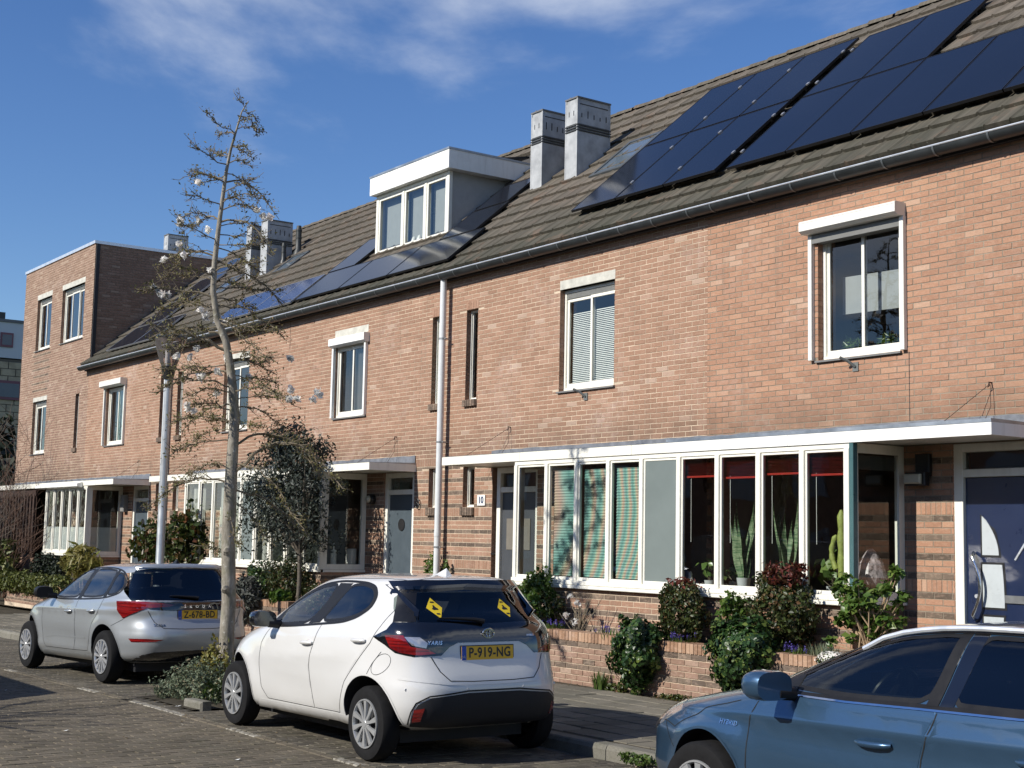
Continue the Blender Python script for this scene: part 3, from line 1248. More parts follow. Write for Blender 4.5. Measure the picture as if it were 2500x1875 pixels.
def blindmat():
    """pleated blind printed with bent teal, sand and rose bands"""
    t = NT('printed_pleated_blind')
    p = t.pos()
    s = t.n('ShaderNodeSeparateXYZ', {0: p})
    # bands bend around a point right of the blind
    dx = t.math('SUBTRACT', s.outputs[0], -14.35)
    dz = t.math('SUBTRACT', s.outputs[2], 2.05)
    q = t.math('ADD', t.math('MULTIPLY', dz, dz), t.math('MULTIPLY', dx, 2.4))
    w = t.math('ADD', t.math('MULTIPLY', q, 1.0), t.math('MULTIPLY', t.noise(p, 1.6, 3), .5))
    w = t.math('FRACT', t.math('MULTIPLY', t.math('ADD', w, t.math('MULTIPLY', dz, -.75)), t.math('ADD', .95, t.math('MULTIPLY', dx, .9))))
    c = t.ramp(w, [(0, (.13, .30, .27)), (.22, (.24, .44, .37)), (.42, (.50, .42, .29)), (.6, (.47, .32, .26)), (.78, (.25, .40, .35)), (1, (.13, .30, .27))])
    f = t.math('MULTIPLY', t.math('ADD', dx, .55), -1.1, clamp=True)
    c = t.mix(f, c, (.24, .47, .40))
    ln = t.math('LESS_THAN', t.math('FRACT', t.math('MULTIPLY', s.outputs[2], 42)), .22)
    c = t.mix(t.math('MULTIPLY', ln, .30), c, (.05, .06, .05))
    t.bsdf(c, .8)
    return t.m


BLIND = blindmat()
REDBL = simple('red_slat', (.30, .022, .014), .35)


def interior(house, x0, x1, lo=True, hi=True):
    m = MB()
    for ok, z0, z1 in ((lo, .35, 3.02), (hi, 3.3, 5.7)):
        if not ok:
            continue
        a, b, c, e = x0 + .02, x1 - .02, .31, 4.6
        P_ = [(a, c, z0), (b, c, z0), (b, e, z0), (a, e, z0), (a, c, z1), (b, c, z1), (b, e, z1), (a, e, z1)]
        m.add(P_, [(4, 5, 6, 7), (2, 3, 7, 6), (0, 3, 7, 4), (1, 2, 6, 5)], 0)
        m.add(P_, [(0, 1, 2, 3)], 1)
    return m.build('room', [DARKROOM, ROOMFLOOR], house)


def bay(house, xs, fills, base, mort, ret=None, ret_fill=None, skip_first=False):
    """xs: mullion centres left to right; fills: what stands behind each light"""
    x0, x1 = xs[0], xs[-1]
    m = MB()
    # rails
    lo_ = x0 + .034 if skip_first else x0 - .035
    m.bbox(lo_, x1 + .035, FB - .03, FB + .06, BAYZ0, BAYZ0 + .055, .006)
    m.bbox(lo_, x1 + .035, FB - .045, FB + .02, BAYZ0 - .045, BAYZ0 - .003, .006)
    m.bbox(lo_, x1 + .035, FB + .0, FB + .06, BAYZ1 - .062, BAYZ1 - .002, .004)
    for i, x in enumerate(xs):
        if i == 0 and skip_first:
            continue
        m.bbox(x - .033, x + .033, FB - .012, FB + .06, BAYZ0 + .056, BAYZ1 - .062, .005)
    fr = m.build('bay_window', WHITE, house)
    for i, (a, b) in enumerate(zip(xs, xs[1:])):
        a2, b2 = a + .034, b - .034
        z0, z1 = BAYZ0 + .056, BAYZ1 - .063
        s = MB()
        for (p, q, r_, t_) in ((a2, b2, z0, z0 + .04), (a2, b2, z1 - .028, z1), (a2, a2 + .024, z0 + .04, z1 - .028), (b2 - .024, b2, z0 + .04, z1 - .028)):
            s.bbox(p, q, FB + .012, FB + .05, r_, t_, .003)
        s.build('sash', WHITE, fr)
        kind = fills[i]
        zz0, zz1 = z0 + .04, z1 - .028
        xa, xb = a2 + .024, b2 - .024
        if kind == 'panel':
            MB().box(xa, xb, FB + .02, FB + .035, zz0, zz1).build('infill_panel', GREYPANEL, fr)
            continue
        MB().add([(xa, FB + .03, zz0), (xb, FB + .03, zz0), (xb, FB + .03, zz1), (xa, FB + .03, zz1)], [(0, 1, 2, 3)]).build('pane', GLASS, fr)
        if kind == 'frost':
            MB().add([(xa, FB + .036, zz0), (xb, FB + .036, zz0), (xb, FB + .036, 1.985), (xa, FB + .036, 1.985)], [(0, 1, 2, 3)]).build('frosted_film', FROST, fr)
        if kind == 'blind':
            n = 74
            vs, f = [], []
            for k in range(n + 1):
                z = zz0 + .01 + (zz1 - .07 - zz0) * k / n
                yy = FB + .085 + (.009 if k % 2 else 0)
                vs += [(xa - .0, yy, z), (xb + .0, yy, z)]
            f = [(2 * k, 2 * k + 1, 2 * k + 3, 2 * k + 2) for k in range(n)]
            MB().add(vs, f).build('pleated_blind', BLIND, fr)
        if kind in ('red', 'red2'):
            s = MB()
            z = zz1 - (.19 if kind == 'red' else .215)
            s.box(xa - .01, xb + .01, FB + .075, FB + .105, z - .022, z)
            k = 0
            while z < zz1:
                z += .012
                dz = .004 * math.sin(k * 1.7)
                s.add([(xa - .01, FB + .078, z + dz), (xb + .01, FB + .078, z - dz), (xb + .01, FB + .102, z + .004 - dz), (xa - .01, FB + .102, z + .004 + dz)], [(0, 1, 2, 3)])
                k += 1
            s.build('red_venetian_blind', REDBL, fr)
            MB().tube([(xa + .06, FB + .09, zz1 - .2), (xa + .062, FB + .09, zz1 - .95)], .003, 5).build('blind_cord', WHITE2, fr)
        if kind == 'curtain':
            n = 26
            w = (xb - xa) * .42
            for side in (0, 1):
                xx = [(xa + w * i / n) if side == 0 else (xb - w * i / n) for i in range(n + 1)]
                vs = [(x, FB + .16 + .02 * math.sin(i * 1.5), z) for z in (zz0, zz1) for i, x in enumerate(xx)]
                if side == 0 or rnd.random() < .5:
                    MB().add(vs, [(i, i + 1, n + 2 + i, n + 1 + i) for i in range(n)]).build('curtain', CURT, fr, True)
    MB().box(x0, x1, FB + .06, .32, BAYZ0 - .02, BAYZ0 + .01).build('inner_sill', WOODINT, fr)
    # side return
    if ret:
        s = 1 if ret == 'r' else -1
        xr = x1 + .035 if ret == 'r' else x0 - .035
        q = MB()
        aa, bb = (xr - .06, xr) if ret == 'r' else (xr, xr + .06)
        for (ya, yb, za, zb) in ((FB + .062, FB + .13, BAYZ0, BAYZ1 - .002), (-.085, -.003, BAYZ0, BAYZ1 - .002), (FB + .131, -.086, BAYZ0, BAYZ0 + .085), (FB + .131, -.086, BAYZ1 - .10, BAYZ1 - .002)):
            q.box(aa, bb, ya, yb, za, zb)
        q.box(min(xr, xr + .025 * s), max(xr, xr + .025 * s), FB + .062, -.003, BAYZ0 - .045, BAYZ0 - .003)
        sr = q.build('side_window', WHITE, house)
        xg = (aa + bb) / 2
        MB().add([(xg, FB + .13, BAYZ0 + .085), (xg, -.085, BAYZ0 + .085), (xg, -.085, BAYZ1 - .1), (xg, FB + .13, BAYZ1 - .1)], [(0, 1, 2, 3)]).build('pane', GLASS, sr)
        if ret_fill == 'frost':
            xf = xg - .008 * s
            MB().add([(xf, FB + .13, BAYZ0 + .085), (xf, -.085, BAYZ0 + .085), (xf, -.085, 1.985), (xf, FB + .13, 1.985)], [(0, 1, 2, 3)]).build('frosted_film', FROST, sr)
        if ret_fill == 'roller':
            xf = xg - .05 * s
            MB().box(xf - .03, xf + .03, FB + .15, -.09, BAYZ1 - .26, BAYZ1 - .12).build('roller_blind_box', simple('roller_grey', (.11, .11, .10), .5), sr)
    # base of brick under the bay
    zb, zt = .30, BAYZ0 - .046
    xa, xb = (x0 + .031 if skip_first else x0 - .03), x1 + .03
    core = MB()
    core.box(xa + .01, xb - .01, FB + .03 + .0035, .31, zb, zt, skip=('b',))
    w = core.build('bay_base', mort, house)
    bricks = [b for b in lay(xa, xb, zb, zt, [])]
    rest = lay_wall(w, bricks, base, M_DK, FB + .03, 60)
    if ret:
        n = 0
        z = Z0 - 20 * CH
        while z < zt:
            a, b = max(z + JT / 2, zb), min(z + CH - JT / 2, zt)
            kk = 1 if int(round((z - Z0) / CH)) % 3 == 0 else 0
            if b - a > .012:
                y = FB + .03
                while y < -.01:
                    y2 = min(y + (.21 if n % 2 else .1), -.002)
                    xx = xb - .012 if ret == 'r' else xa
                    rest.box(xx, xx + .012, y + .004, y2 - .004, a, b, kk)
                    y = y2
                    n += 0
            z += CH
            n += 1
    rest.build('brick_courses', [base, M_DK], w, kind='stuff')
    return fr


def canopy(house, x0, x1, zinc_edge=False, open_end=None, flash=True, z0=2.95, z1=3.062):
    m = MB()
    yf = FB - .018
    m.box(x0, x1, yf, yf + .022, z0 - .005, z1)
    m.box(x0, x1, yf + .022, -.001, z0 + .012, z1 - .01)
    if open_end in ('r', 'b'):
        m.box(x1 - .0, x1 + .02, yf, -.002, z0 - .005, z1)
    if open_end in ('l', 'b'):
        m.box(x0 - .02, x0, yf, -.002, z0 - .005, z1)
    c = m.build('canopy', WHITE2 if zinc_edge else WHITE, house)
    # fascia joints
    xx = x0 + 1.9
    while xx < x1 - .5:
        MB().box(xx, xx + .004, yf - .001, yf, z0 - .003, z1 - .003).build('fascia_joint', simple('joint_grey', (.2, .2, .18), .7), c)
        xx += 2.3
    t = MB()
    ze = z1 + (.035 if zinc_edge else .004)
    t.add([(x0 - .02, yf - .004, z1 + .001), (x1 + .02, yf - .004, z1 + .001), (x1 + .02, yf - .004, ze), (x0 - .02, yf - .004, ze),
           (x1 + .02, -.001, 3.09), (x0 - .02, -.001, 3.09), (x1 + .02, -.001, z1 - .001), (x0 - .02, -.001, z1 - .001)],
          [(0, 1, 2, 3), (3, 2, 4, 5), (1, 6, 4, 2), (0, 3, 5, 7)])
    t.build('zinc_roof_sheet', ZINC, c)
    f = MB()
    n = int((x1 - x0) / .18)
    vs = []
    for i in range(n + 1):
        x = x0 + (x1 - x0) * i / n
        z = 3.205 + rnd.uniform(-.008, .008)
        vs += [(x, -.016, 3.08), (x, -.012 + rnd.uniform(-.004, .003), z)]
    f.add(vs, [(2 * i, 2 * i + 2, 2 * i + 3, 2 * i + 1) for i in range(n)])
    f.build('lead_flashing', LEAD, c)
    return c


def awning_hook(house, x, z=3.53, dx=-.6):
    """iron eye in the wall with a stay wire running down to the canopy"""
    m = MB()
    m.tube([(x, 0, z), (x, -.05, z)], .008, 6)
    m.tube([(x, -.045, z), (x + .012, -.05, z - .03), (x - .01, -.05, z - .05), (x, -.045, z + .0)], .005, 6)
    m.tube([(x, -.04, z - .02), (x + dx, -.42, 3.085)], .0035, 5)
    m.tube([(x + .01, -.04, z - .02), (x + .02, -.05, 3.3), (x + .02, -.20, 3.085)], .0035, 5)
    m.build('canopy_stay', simple('rusty_iron', (.055, .03, .02), .8), house)


def shutter(house, x0, x1, z0, z1, gz0, gz1, gx, dep=.18, mat=None):
    """roller shutter: box above the window and two guides"""
    mat = mat or ALU
    m = MB()
    m.prism([(-dep, z1 - .012), (-dep, z0 + .03), (-dep + .05, z0), (-.002, z0), (-.002, z1), (-dep + .02, z1)], 'x', x0, x1)
    b = m.build('roller_shutter_box', mat, house)
    MB().box(x0 + .02, x1 - .02, -dep - .001, -dep, z1 - .03, z1 - .027).build('box_seam', simple('seam_grey', (.25, .25, .23), .6), b)
    if gx:
        g = MB()
        for a in gx:
            g.bbox(a, a + .055, -.055, -.002, gz0, gz1, .004)
        g.build('shutter_guide', mat, house)
    return b


def bracket(house, x, z):
    m = MB()
    m.box(x + .06, x + .14, -.012, -.002, z - .13, z - .03)
    m.tube([(x + .10, -.012, z - .08), (x + .05, -.07, z - .02), (x, -.15, z + .02)], .017, 8)
    m.build('flag_bracket', simple('bracket_grey', (.17, .18, .17), .5, .4), house)


def wall_lamp_box(house, x0, x1, z0, z1):
    b = MB().bbox(x0 + .07, x1 + .03, -.05, -.002, z0 + .08, z1 + .21, .006)
    o = b.build('wall_lamp', BLACK, house)
    MB().bbox(x0 - .005, x1 + .035, -.13, -.051, z0 - .02, z1 + .02, .012).build('lamp_housing', BLACK, o)
    MB().bbox(x0, x1, -.165, -.131, z0, z1, .015).build('lamp_lens', simple('lamp_lens', (.5, .48, .38), .35), o)


def door_frame(house, x0, x1, z0, zt, zbar=2.63, y=.04, leaf=DOORGREY, side=.10):
    m = MB()
    m.bbox(x0, x0 + side, y - .03, y + .07, z0, zt, .004)
    m.bbox(x1 - side, x1, y - .03, y + .07, z0, zt, .004)
    m.bbox(x0 + side, x1 - side, y - .03, y + .07, zt - .085, zt, .004)
    m.bbox(x0 + side, x1 - side, y - .02, y + .07, zbar - .02, zbar + .06, .004)
    f = m.build('door_frame', WHITE, house)
    MB().add([(x0 + side, y + .03, zbar + .06), (x1 - side, y + .03, zbar + .06), (x1 - side, y + .03, zt - .085), (x0 + side, y + .03, zt - .085)], [(0, 1, 2, 3)]).build('transom_pane', GLASS, f)
    MB().box(x0 - .02, x1 + .02, -.10, y + .1, z0 - .12, z0).build('doorstep', STONE, house)
    d = MB().bbox(x0 + side + .004, x1 - side - .004, y + .012, y + .055, z0 + .006, zbar - .024, .004).build('front_door', leaf, house)
    return f, d


def build_house(label, x0, x1, openings, mat, mort, name='row_house', darkzones=(), zt=5.97, lo=.30, roofed=True, limit=300, loc=None):
    h = thing(name, label, 'house', ((x0 + x1) / 2, 0, .2), 'terraced houses of the brick row')
    m = MB()
    mortar_face(m, x0, x1, lo, zt, openings)
    w = m.build('wall', [mort, mat], h)
    bricks = lay(x0, x1, lo, zt, openings, darkzones=darkzones)
    rest = lay_wall(w, bricks, mat, M_DK, 0, limit)
    for o in openings:
        if o[1] - o[0] < .4 and o[2] > 3.5:
            soldier_row(rest, o[0] - .01, o[1] + .01, 5.407, 5.54, -.003)
        reveal_bricks(rest, o[0], o[2], o[3], .10, +1)
        reveal_bricks(rest, o[1], o[2], o[3], .10, -1)
    rest.build('brick_courses', [mat, M_DK], w, kind='stuff')
    return h, w


WZ0, WZ1 = 3.97, 5.405
SZ0, SZ1 = 2.37, 2.985
DARKCURT = simple('curtain_dark', (.10, .10, .10), .9)

# ---- house 12 (right, nearest)
XA, XB = -12.70, -7.0
ops = [(-10.90, -9.74, WZ0, WZ1), (-12.60, -9.80, .9, 2.94), (-9.10, -7.98, .35, 2.95)]
H12, w12 = build_house('nearest brick house at the right with a blue front door and a large solar roof', XA, XB, ops, M_OR, MORT_D)
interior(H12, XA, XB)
window(H12, -10.90, -9.74, WZ0, WZ1 - .0, 'slide', .10, True, False, label='wide sliding window with a half lowered grey shade')
MB().add([(-10.83, .34, 4.52), (-9.8, .34, 4.50), (-9.8, .34, 4.93), (-10.83, .34, 4.95)], [(0, 1, 2, 3)]).build('window_shade', simple('shade_grey', (.30, .31, .31), .9), H12)
shutter(H12, -11.02, -9.655, 5.41, 5.555, WZ0, 5.41, (-11.0, -9.705))
MB().box(-10.94, -9.70, -.05, .085, WZ1 - .10, WZ1 + .001).build('shutter_slats', simple('slat_dark', (.16, .16, .15), .5), H12)
bx6 = [-12.27, -11.63, -10.99, -10.355, -9.745]
bay(H12, bx6, ['red', 'red2', 'red', 'red2'], M_OR, MORT_D, 'r', 'roller', True)
MB().bbox(-9.71, -9.655, FB - .01, FB + .055, BAYZ0 - .04, BAYZ1, .004).build('corner_post', simple('corner_teal', (.055, .12, .125), .3), H12)
canopy(H12, -12.45, -8.03, True, 'r')
awning_hook(H12, -8.62, 3.54, -.35)
bracket(H12, -10.45, 3.93)
wall_lamp_box(H12, -9.60, -9.385, 2.55, 2.65)
BLUE = simple('door_dark_blue', (.010, .019, .055), .32, coat=.3)
f, d = door_frame(H12, -9.10, -7.98, .40, 2.948, 2.63, .04, BLUE, .11)
FG = simple('frosted_door_glass', (.46, .50, .51), .3)


def arc_glass(pts, nm='door_glass'):
    MB().prism(pts, 'y', .044, .0515).build(nm, FG, d)
    MB().prism([((p[0] - cx) * 1.0 + cx + (.022 if p[0] > cx else -.022), (p[1] - cz) + cz + (.022 if p[1] > cz else -.022)) for cx, cz in [(sum(q[0] for q in pts) / len(pts), sum(q[1] for q in pts) / len(pts))] for p in pts], 'y', .0490, .0519).build('glass_bead', BLACK, d)


curve = lambda t: -8.796 + .19 * (1 - (1 - t) ** 1.75)
arc_glass([(-8.796, 1.837), (-8.606, 1.837)] + [(-8.796 + .19 * math.sin(math.pi / 2 * (1 - k / 8)) ** .8, 1.837 + .385 * k / 8) for k in range(1, 9)])
arc_glass([(-8.794, 1.326), (-8.548, 1.326)] + [(-8.548 - .022 * (k / 6) ** 2, 1.326 + .42 * k / 6) for k in range(1, 7)] + [(-8.796, 1.746)])
arc_glass([(-8.79, .80), (-8.60, .80), (-8.56, 1.235), (-8.79, 1.235)])
MB().bbox(-8.545, -8.23, .036, .051, 1.375, 1.452, .003).build('letter_slot', simple('brushed_steel', (.38, .39, .39), .35, .8), d)
MB().prism([(-8.43, 1.80), (-8.415, 1.79), (-8.3, 1.95), (-8.315, 1.965)], 'y', .040, .051).build('door_ornament', GUTB, d)
hp = [(-8.885 + .115 * math.sin(math.pi * k / 14), -.035 if 0 < k < 14 else .03, 1.20 + .66 * k / 14) for k in range(15)]
MB().tube(hp, .016, 10).build('door_handle', simple('polished_steel', (.7, .71, .72), .15, 1.0), d, True)
MB().lathe([(.018, .03), (.02, .03), (.02, .06)], (-8.865, 0, 1.43), 'y', 12).build('lock', GUTB, d)
roof(H12, XA, XB)
gutter(H12, XA, XB)
for j, (ya, yb) in enumerate(((.30, 1.675), (1.69, 3.02))):
    for i in range(6):
        xa = -12.60 + i * 1.005
        if j == 1 and i > 1:
            continue
        panel(H12, xa, xa + 1.0, ya, yb, off=.15)
rails(H12, -12.58, -7.1, (.62, 1.35))
rails(H12, -12.58, -10.65, (2.0, 2.7))
clamps(H12, [(-12.62, .62), (-12.62, 1.35), (-12.62, 2.0), (-12.62, 2.7)])

# ---- house 10
XA, XB = -18.40, -12.70
ops = [(-15.70, -14.49, WZ0, WZ1), (-18.07, -17.75, WZ0 + .04, WZ1), (-18.07, -17.75, SZ0, SZ1), (-15.45, -12.60, .9, 2.94), (-17.28, -16.15, .35, 2.95)]
H10, w10 = build_house('brick house numbered 10 with colourful pleated blinds in its bay window', XA, XB, ops, M_PK, MORT_L)
interior(H10, XA, XB)
window(H10, -15.70, -14.49, WZ0, WZ1, 'slide', .10, True, True, curtain=('blind', (0, 1), WHITE2, .16), label='sliding window with white venetian blinds')
lintel(H10, -15.70, -14.485)
window(H10, -18.07, -17.75, WZ0 + .04, WZ1, 'narrow', .10, False)
window(H10, -18.07, -17.75, SZ0, SZ1, 'narrow', .10, False)
bay(H10, [-15.50, -14.82, -14.19, -13.555, -12.93, -12.27], ['clear', 'blind', 'blind', 'blind', 'panel'], M_PK, MORT_L, 'l')
canopy(H10, -17.30, -12.45, False, 'l')
awning_hook(H10, -16.84, 3.53, -.6)
bracket(H10, -15.18, 3.935)
f, d = door_frame(H10, -17.20, -16.15, .40, 2.948, 2.60, .06, simple('door_dark_grey', (.06, .065, .072), .4), .09)
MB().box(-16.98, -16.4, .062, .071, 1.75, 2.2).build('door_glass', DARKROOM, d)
MB().lathe([(.02, .0), (.022, .02), (.022, .05)], (-17.235, -.02, 1.68), 'y', 10).build('door_bell', BLACK, H10)
for (a, b, z0, z1) in ((-18.08, -17.74, 3.905, WZ0 + .035), (-18.08, -17.74, 2.245, SZ0 - .005)):
    brick_sill(H10, a, b, z0, z1, M_DK)
downpipe(H10, -18.545, 5.95, .3)
r10 = roof(H10, XA, XB)
gutter(H10, XA, XB)
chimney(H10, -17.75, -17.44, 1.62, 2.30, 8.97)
skylight(H10, -16.88, -16.08, 1.46, 2.30)
for j, (ya, yb) in enumerate(((.30, 1.68), (1.70, 3.05))):
    for i in range(3):
        xa = -15.74 + i * .985
        panel(H10, xa, xa + .98, ya, yb, off=.17, label=None)
rails(H10, -15.7, -12.85, (.62, 1.35, 2.0, 2.7), .17)
clamps(H10, [(-15.74 + .983 * i, y) for i in (1, 2) for y in (.62, 1.35, 2.0, 2.7)] + [(-12.77, y) for y in (.62, 1.35, 2.0, 2.7)], .178)

# ---- house 8
XA, XB = -24.10, -18.40
ops = [(-22.27, -21.12, WZ0, WZ1 - .16), (-19.05, -18.73, WZ0 + .04, WZ1), (-19.05, -18.73, SZ0, SZ1), (-24.10, -21.10, .9, 2.94), (-20.42, -19.47, .35, 2.95)]
H8, w8 = build_house('brick house numbered 8 with a white dormer on its roof', XA, XB, ops, M_PK, MORT_L)
interior(H8, XA, XB)
window(H8, -22.27, -21.12, WZ0, WZ1 - .16, 'slide', .06, True, False, curtain=('curtain', (1,), DARKCURT, (4.0, 5.2)), label='window under a white roller shutter box')
lintel(H8, -22.30, -21.11)
shutter(H8, -22.33, -21.06, 5.225, 5.385, WZ0, 5.225, (-22.31, -21.16), .12, WHITE2)
window(H8, -19.05, -18.73, WZ0 + .04, WZ1, 'narrow', .10, False, curtain=('curtain', (0,), TEALC, (4.05, 5.35)))
window(H8, -19.05, -18.73, SZ0, SZ1, 'narrow', .10, False)
bay(H8, [-24.15, -23.54, -22.92, -22.29, -21.66, -21.03], ['panel', 'curtain', 'clear', 'curtain', 'clear'], M_PK, MORT_L, 'r', None, True)
canopy(H8, -24.10, -19.45, False, 'r')
awning_hook(H8, -20.06, 3.535, -.65)
f, d = door_frame(H8, -20.42, -19.47, .40, 2.948, 2.61, .05, DOORGREY, .09)
MB().lathe([(.10, .05), (.10, .058)], (-19.93, 0, 2.1), 'y', 20).build('oval_door_glass', BLACK, d)
MB().lathe([(.07, -.10), (.085, -.06), (.08, -.003)], (-20.75, 0, 2.52), 'y', 16).build('wall_lamp', BLACK, H8)
MB().lathe([(.03, -.15), (.055, -.13), (.06, -.101)], (-20.75, 0, 2.52), 'y', 16).build('lamp_lens', simple('lamp_lens', (.5, .48, .38), .35), H8)
for (a, b, z0, z1) in ((-19.06, -18.72, 3.905, WZ0 + .035), (-19.06, -18.72, 2.245, SZ0 - .005)):
    brick_sill(H8, a, b, z0, z1, M_DK)
roof(H8, XA, XB, holes=[(-22.6, -20.3, 1.2, 3.5)])
gutter(H8, XA, XB)
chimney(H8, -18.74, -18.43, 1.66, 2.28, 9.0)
vent_pipe(H8, -20.2, 2.9, .35, .045)
for i in range(3):
    a = [-23.80, -22.10, -20.40][i]
    b = [-22.11, -20.41, -18.52][i]
    panel(H8, a, b, -.02, .70, off=.12)
panel(H8, -23.90, -22.86, .72, 1.62, off=.12)
panel(H8, -19.95, -18.85, .72, 1.40, off=.12)
panel(H8, -19.95, -18.95, 1.42, 2.05, off=.12)
rails(H8, -23.8, -18.6, (.10, .55), .12)

# dormer
DX0, DX1, DY0 = -22.72, -20.22, 1.02
dm = MB()
zt_ = 8.26
dm.box(DX0, DX0 + .05, DY0, DY0 + .05, 7.06, zt_)
zr = lambda y: RZ0 + PT * y
cheeks = []
for xx, s in ((DX1 - .03, 1), (DX0 + .03, -1)):
    P0 = [(xx, DY0 + .04, zr(DY0 + .04) - .05), (xx, (zt_ + .0 - RZ0) / PT, zt_), (xx, DY0 + .04, zt_)]
    P1 = [(p[0] - .05 * s, p[1], p[2]) for p in P0]
    cheeks.append(MB().add(P0 + P1, [(0, 1, 2), (5, 4, 3), (0, 3, 4, 1), (1, 4, 5, 2), (2, 5, 3, 0)]))
DORM_SIDE = simple('dormer_grey_cladding', (.36, .36, .35), .6, var=.07)
dormer = dm.build('dormer', WHITE, H8)
for c_ in cheeks:
    c_.build('dormer_cheek', DORM_SIDE, dormer)
ro = MB()
yb = (8.60 - RZ0) / PT + .1
ro.box(DX0 - .05, DX1 + .16, DY0 - .14, yb, 8.235, 8.565)
ro.build('dormer_fascia', WHITE2, dormer)
MB().box(DX0 - .062, DX1 + .172, DY0 - .152, yb, 8.565, 8.60).build('zinc_edge', ZINC, dormer)
wf = MB()
yy = DY0 - .02
za, zb = 7.08, 8.23
wf.bbox(DX0, DX1, yy, yy + .07, zb - .06, zb, .005)
wf.bbox(DX0, DX1, yy - .01, yy + .07, za - .02, za + .045, .005)
for x in (DX0, -21.78, -21.02, DX1 - .085):
    wf.bbox(x, x + (.085 if x in (DX0, DX1 - .085) else .06), yy, yy + .07, za + .046, zb - .061, .005)
dwf = wf.build('dormer_window', WHITE, dormer)
for a, b in ((DX0 + .085, -21.78), (-21.72, -21.02), (-20.96, DX1 - .085)):
    s = MB()
    for (p, q, r_, t_) in ((a + .004, b - .004, za + .05, za + .10), (a + .004, b - .004, zb - .11, zb - .062), (a + .004, a + .05, za + .10, zb - .11), (b - .05, b - .004, za + .10, zb - .11)):
        s.bbox(p, q, yy + .012, yy + .06, r_, t_, .003)
    s.build('sash', WHITE, dormer)
    MB().add([(a + .05, yy + .04, za + .1), (b - .05, yy + .04, za + .1), (b - .05, yy + .04, zb - .11), (a + .05, yy + .04, zb - .11)], [(0, 1, 2, 3)]).build('pane', GLASS, dormer)
    MB().add([(a, yy + .16, za), (b, yy + .16, za), (b, yy + .16, zb), (a, yy + .16, zb)], [(0, 1, 2, 3)]).build('net_curtain', simple('net_curtain', (.30, .31, .30), .9), dormer)
for k in range(3):
    MB().lathe([(.05, 0), (.06, .05), (.03, .13), (.005, .15)], (-21.5 + .19 * k, yy + .10, za + .06), 'z', 10).build('white_ornament', WHITE2, dormer, True)
# small panel propped on the dormer roof
pm = MB().box(-.5, .5, -.5, .5, -.02, .02)
o = pm.build('roof_panel', PVFRAME, dormer)
o.matrix_basis = Matrix.Translation((-20.9, 2.35, 8.72)) @ Matrix.Rotation(rad(12), 4, 'X')

# ---- house 6
XA, XB = -29.80, -24.10
ops = [(-27.03, -25.83, WZ0, WZ1), (-29.47, -29.15, WZ0 + .04, WZ1), (-29.47, -29.15, SZ0, SZ1), (-26.8, -24.10, .9, 2.94), (-28.72, -27.75, .35, 2.95)]
H6, w6 = build_house('brick house behind the flowering street tree with blue solar cells on its roof', XA, XB, ops, M_PK, MORT_L)
interior(H6, XA, XB)
window(H6, -27.03, -25.83, WZ0, WZ1, 'slide', .10, True, True)
lintel(H6, -27.03, -25.83)
window(H6, -29.47, -29.15, WZ0 + .04, WZ1, 'narrow', .10, False)
window(H6, -29.47, -29.15, SZ0, SZ1, 'narrow', .10, False)
bay(H6, [-26.72, -26.04, -25.40, -24.78, -24.15], ['curtain', 'clear', 'curtain', 'curtain'], M_PK, MORT_L, 'l')
canopy(H6, -28.62, -24.10, False, 'l')
awning_hook(H6, -28.25, 3.535, -.6)
door_frame(H6, -28.72, -27.75, .40, 2.948, 2.61, .05, DOORGREY, .09)
for (a, b, z0, z1) in ((-29.48, -29.14, 3.905, WZ0 + .035), (-29.48, -29.14, 2.245, SZ0 - .005)):
    brick_sill(H6, a, b, z0, z1, M_DK)
downpipe(H6, -29.80, 5.95, .3)
roof(H6, XA, XB)
gutter(H6, XA, XB)
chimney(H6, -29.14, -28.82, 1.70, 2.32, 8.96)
skylight(H6, -28.25, -27.5, 1.62, 2.15)
vent_pipe(H6, -28.5, 2.32, .66, .065)
vent_pipe(H6, -28.62, 2.02, .5, .05)
for i in range(4):
    panel(H6, -27.50 + i * .895, -27.50 + i * .895 + .89, -.04, .70, True, .12)
rails(H6, -27.4, -24.0, (.10, .55), .12)

# ---- house 4
XA, XB = -35.30, -29.80
ops = [(-33.92, -32.60, WZ0, WZ1), (-30.46, -30.14, WZ0 + .04, WZ1), (-30.46, -30.14, SZ0, SZ1), (-35.30, -32.55, .9, 2.94), (-31.85, -30.85, .35, 2.95)]
H4, w4 = build_house('brick house next to the tall one, with a white awning box over its bay', XA, XB, ops, M_PK, MORT_L)
interior(H4, XA, XB)
window(H4, -33.92, -32.60, WZ0, WZ1 - .04, 'slide', .08, True, False, curtain=('curtain', (1,), TEALC, (4.0, 5.3)))
shutter(H4, -34.02, -32.57, 5.375, 5.54, WZ0, 5.375, (-34.0, -32.63), .17)
window(H4, -30.46, -30.14, WZ0 + .04, WZ1, 'narrow', .10, False)
window(H4, -30.46, -30.14, SZ0, SZ1, 'narrow', .10, False)
bay(H4, [-35.45, -34.86, -34.28, -33.70, -33.10, -32.52], ['frost'] * 5, M_PK, MORT_L, 'r', 'frost')
canopy(H4, -36.1, -30.80, False, 'r')
MB().prism([(FB - .16, 2.93), (FB - .16, 2.99), (FB - .03, 3.03), (FB - .03, 2.90)], 'x', -35.9, -32.75).build('awning_cassette', WHITE2, H4)
awning_hook(H4, -31.5, 3.525, -.6)
f, d = door_frame(H4, -31.85, -30.85, .40, 2.948, 2.61, .05, DOORGREY, .09)
MB().lathe([(.10, .05), (.10, .058)], (-31.3, 0, 2.1), 'y', 20).build('oval_door_glass', BLACK, d)
MB().bbox(-32.32, -32.12, -.12, -.002, 2.35, 2.75, .02).build('wall_lamp', simple('lamp_grey', (.22, .22, .21), .5), H4)
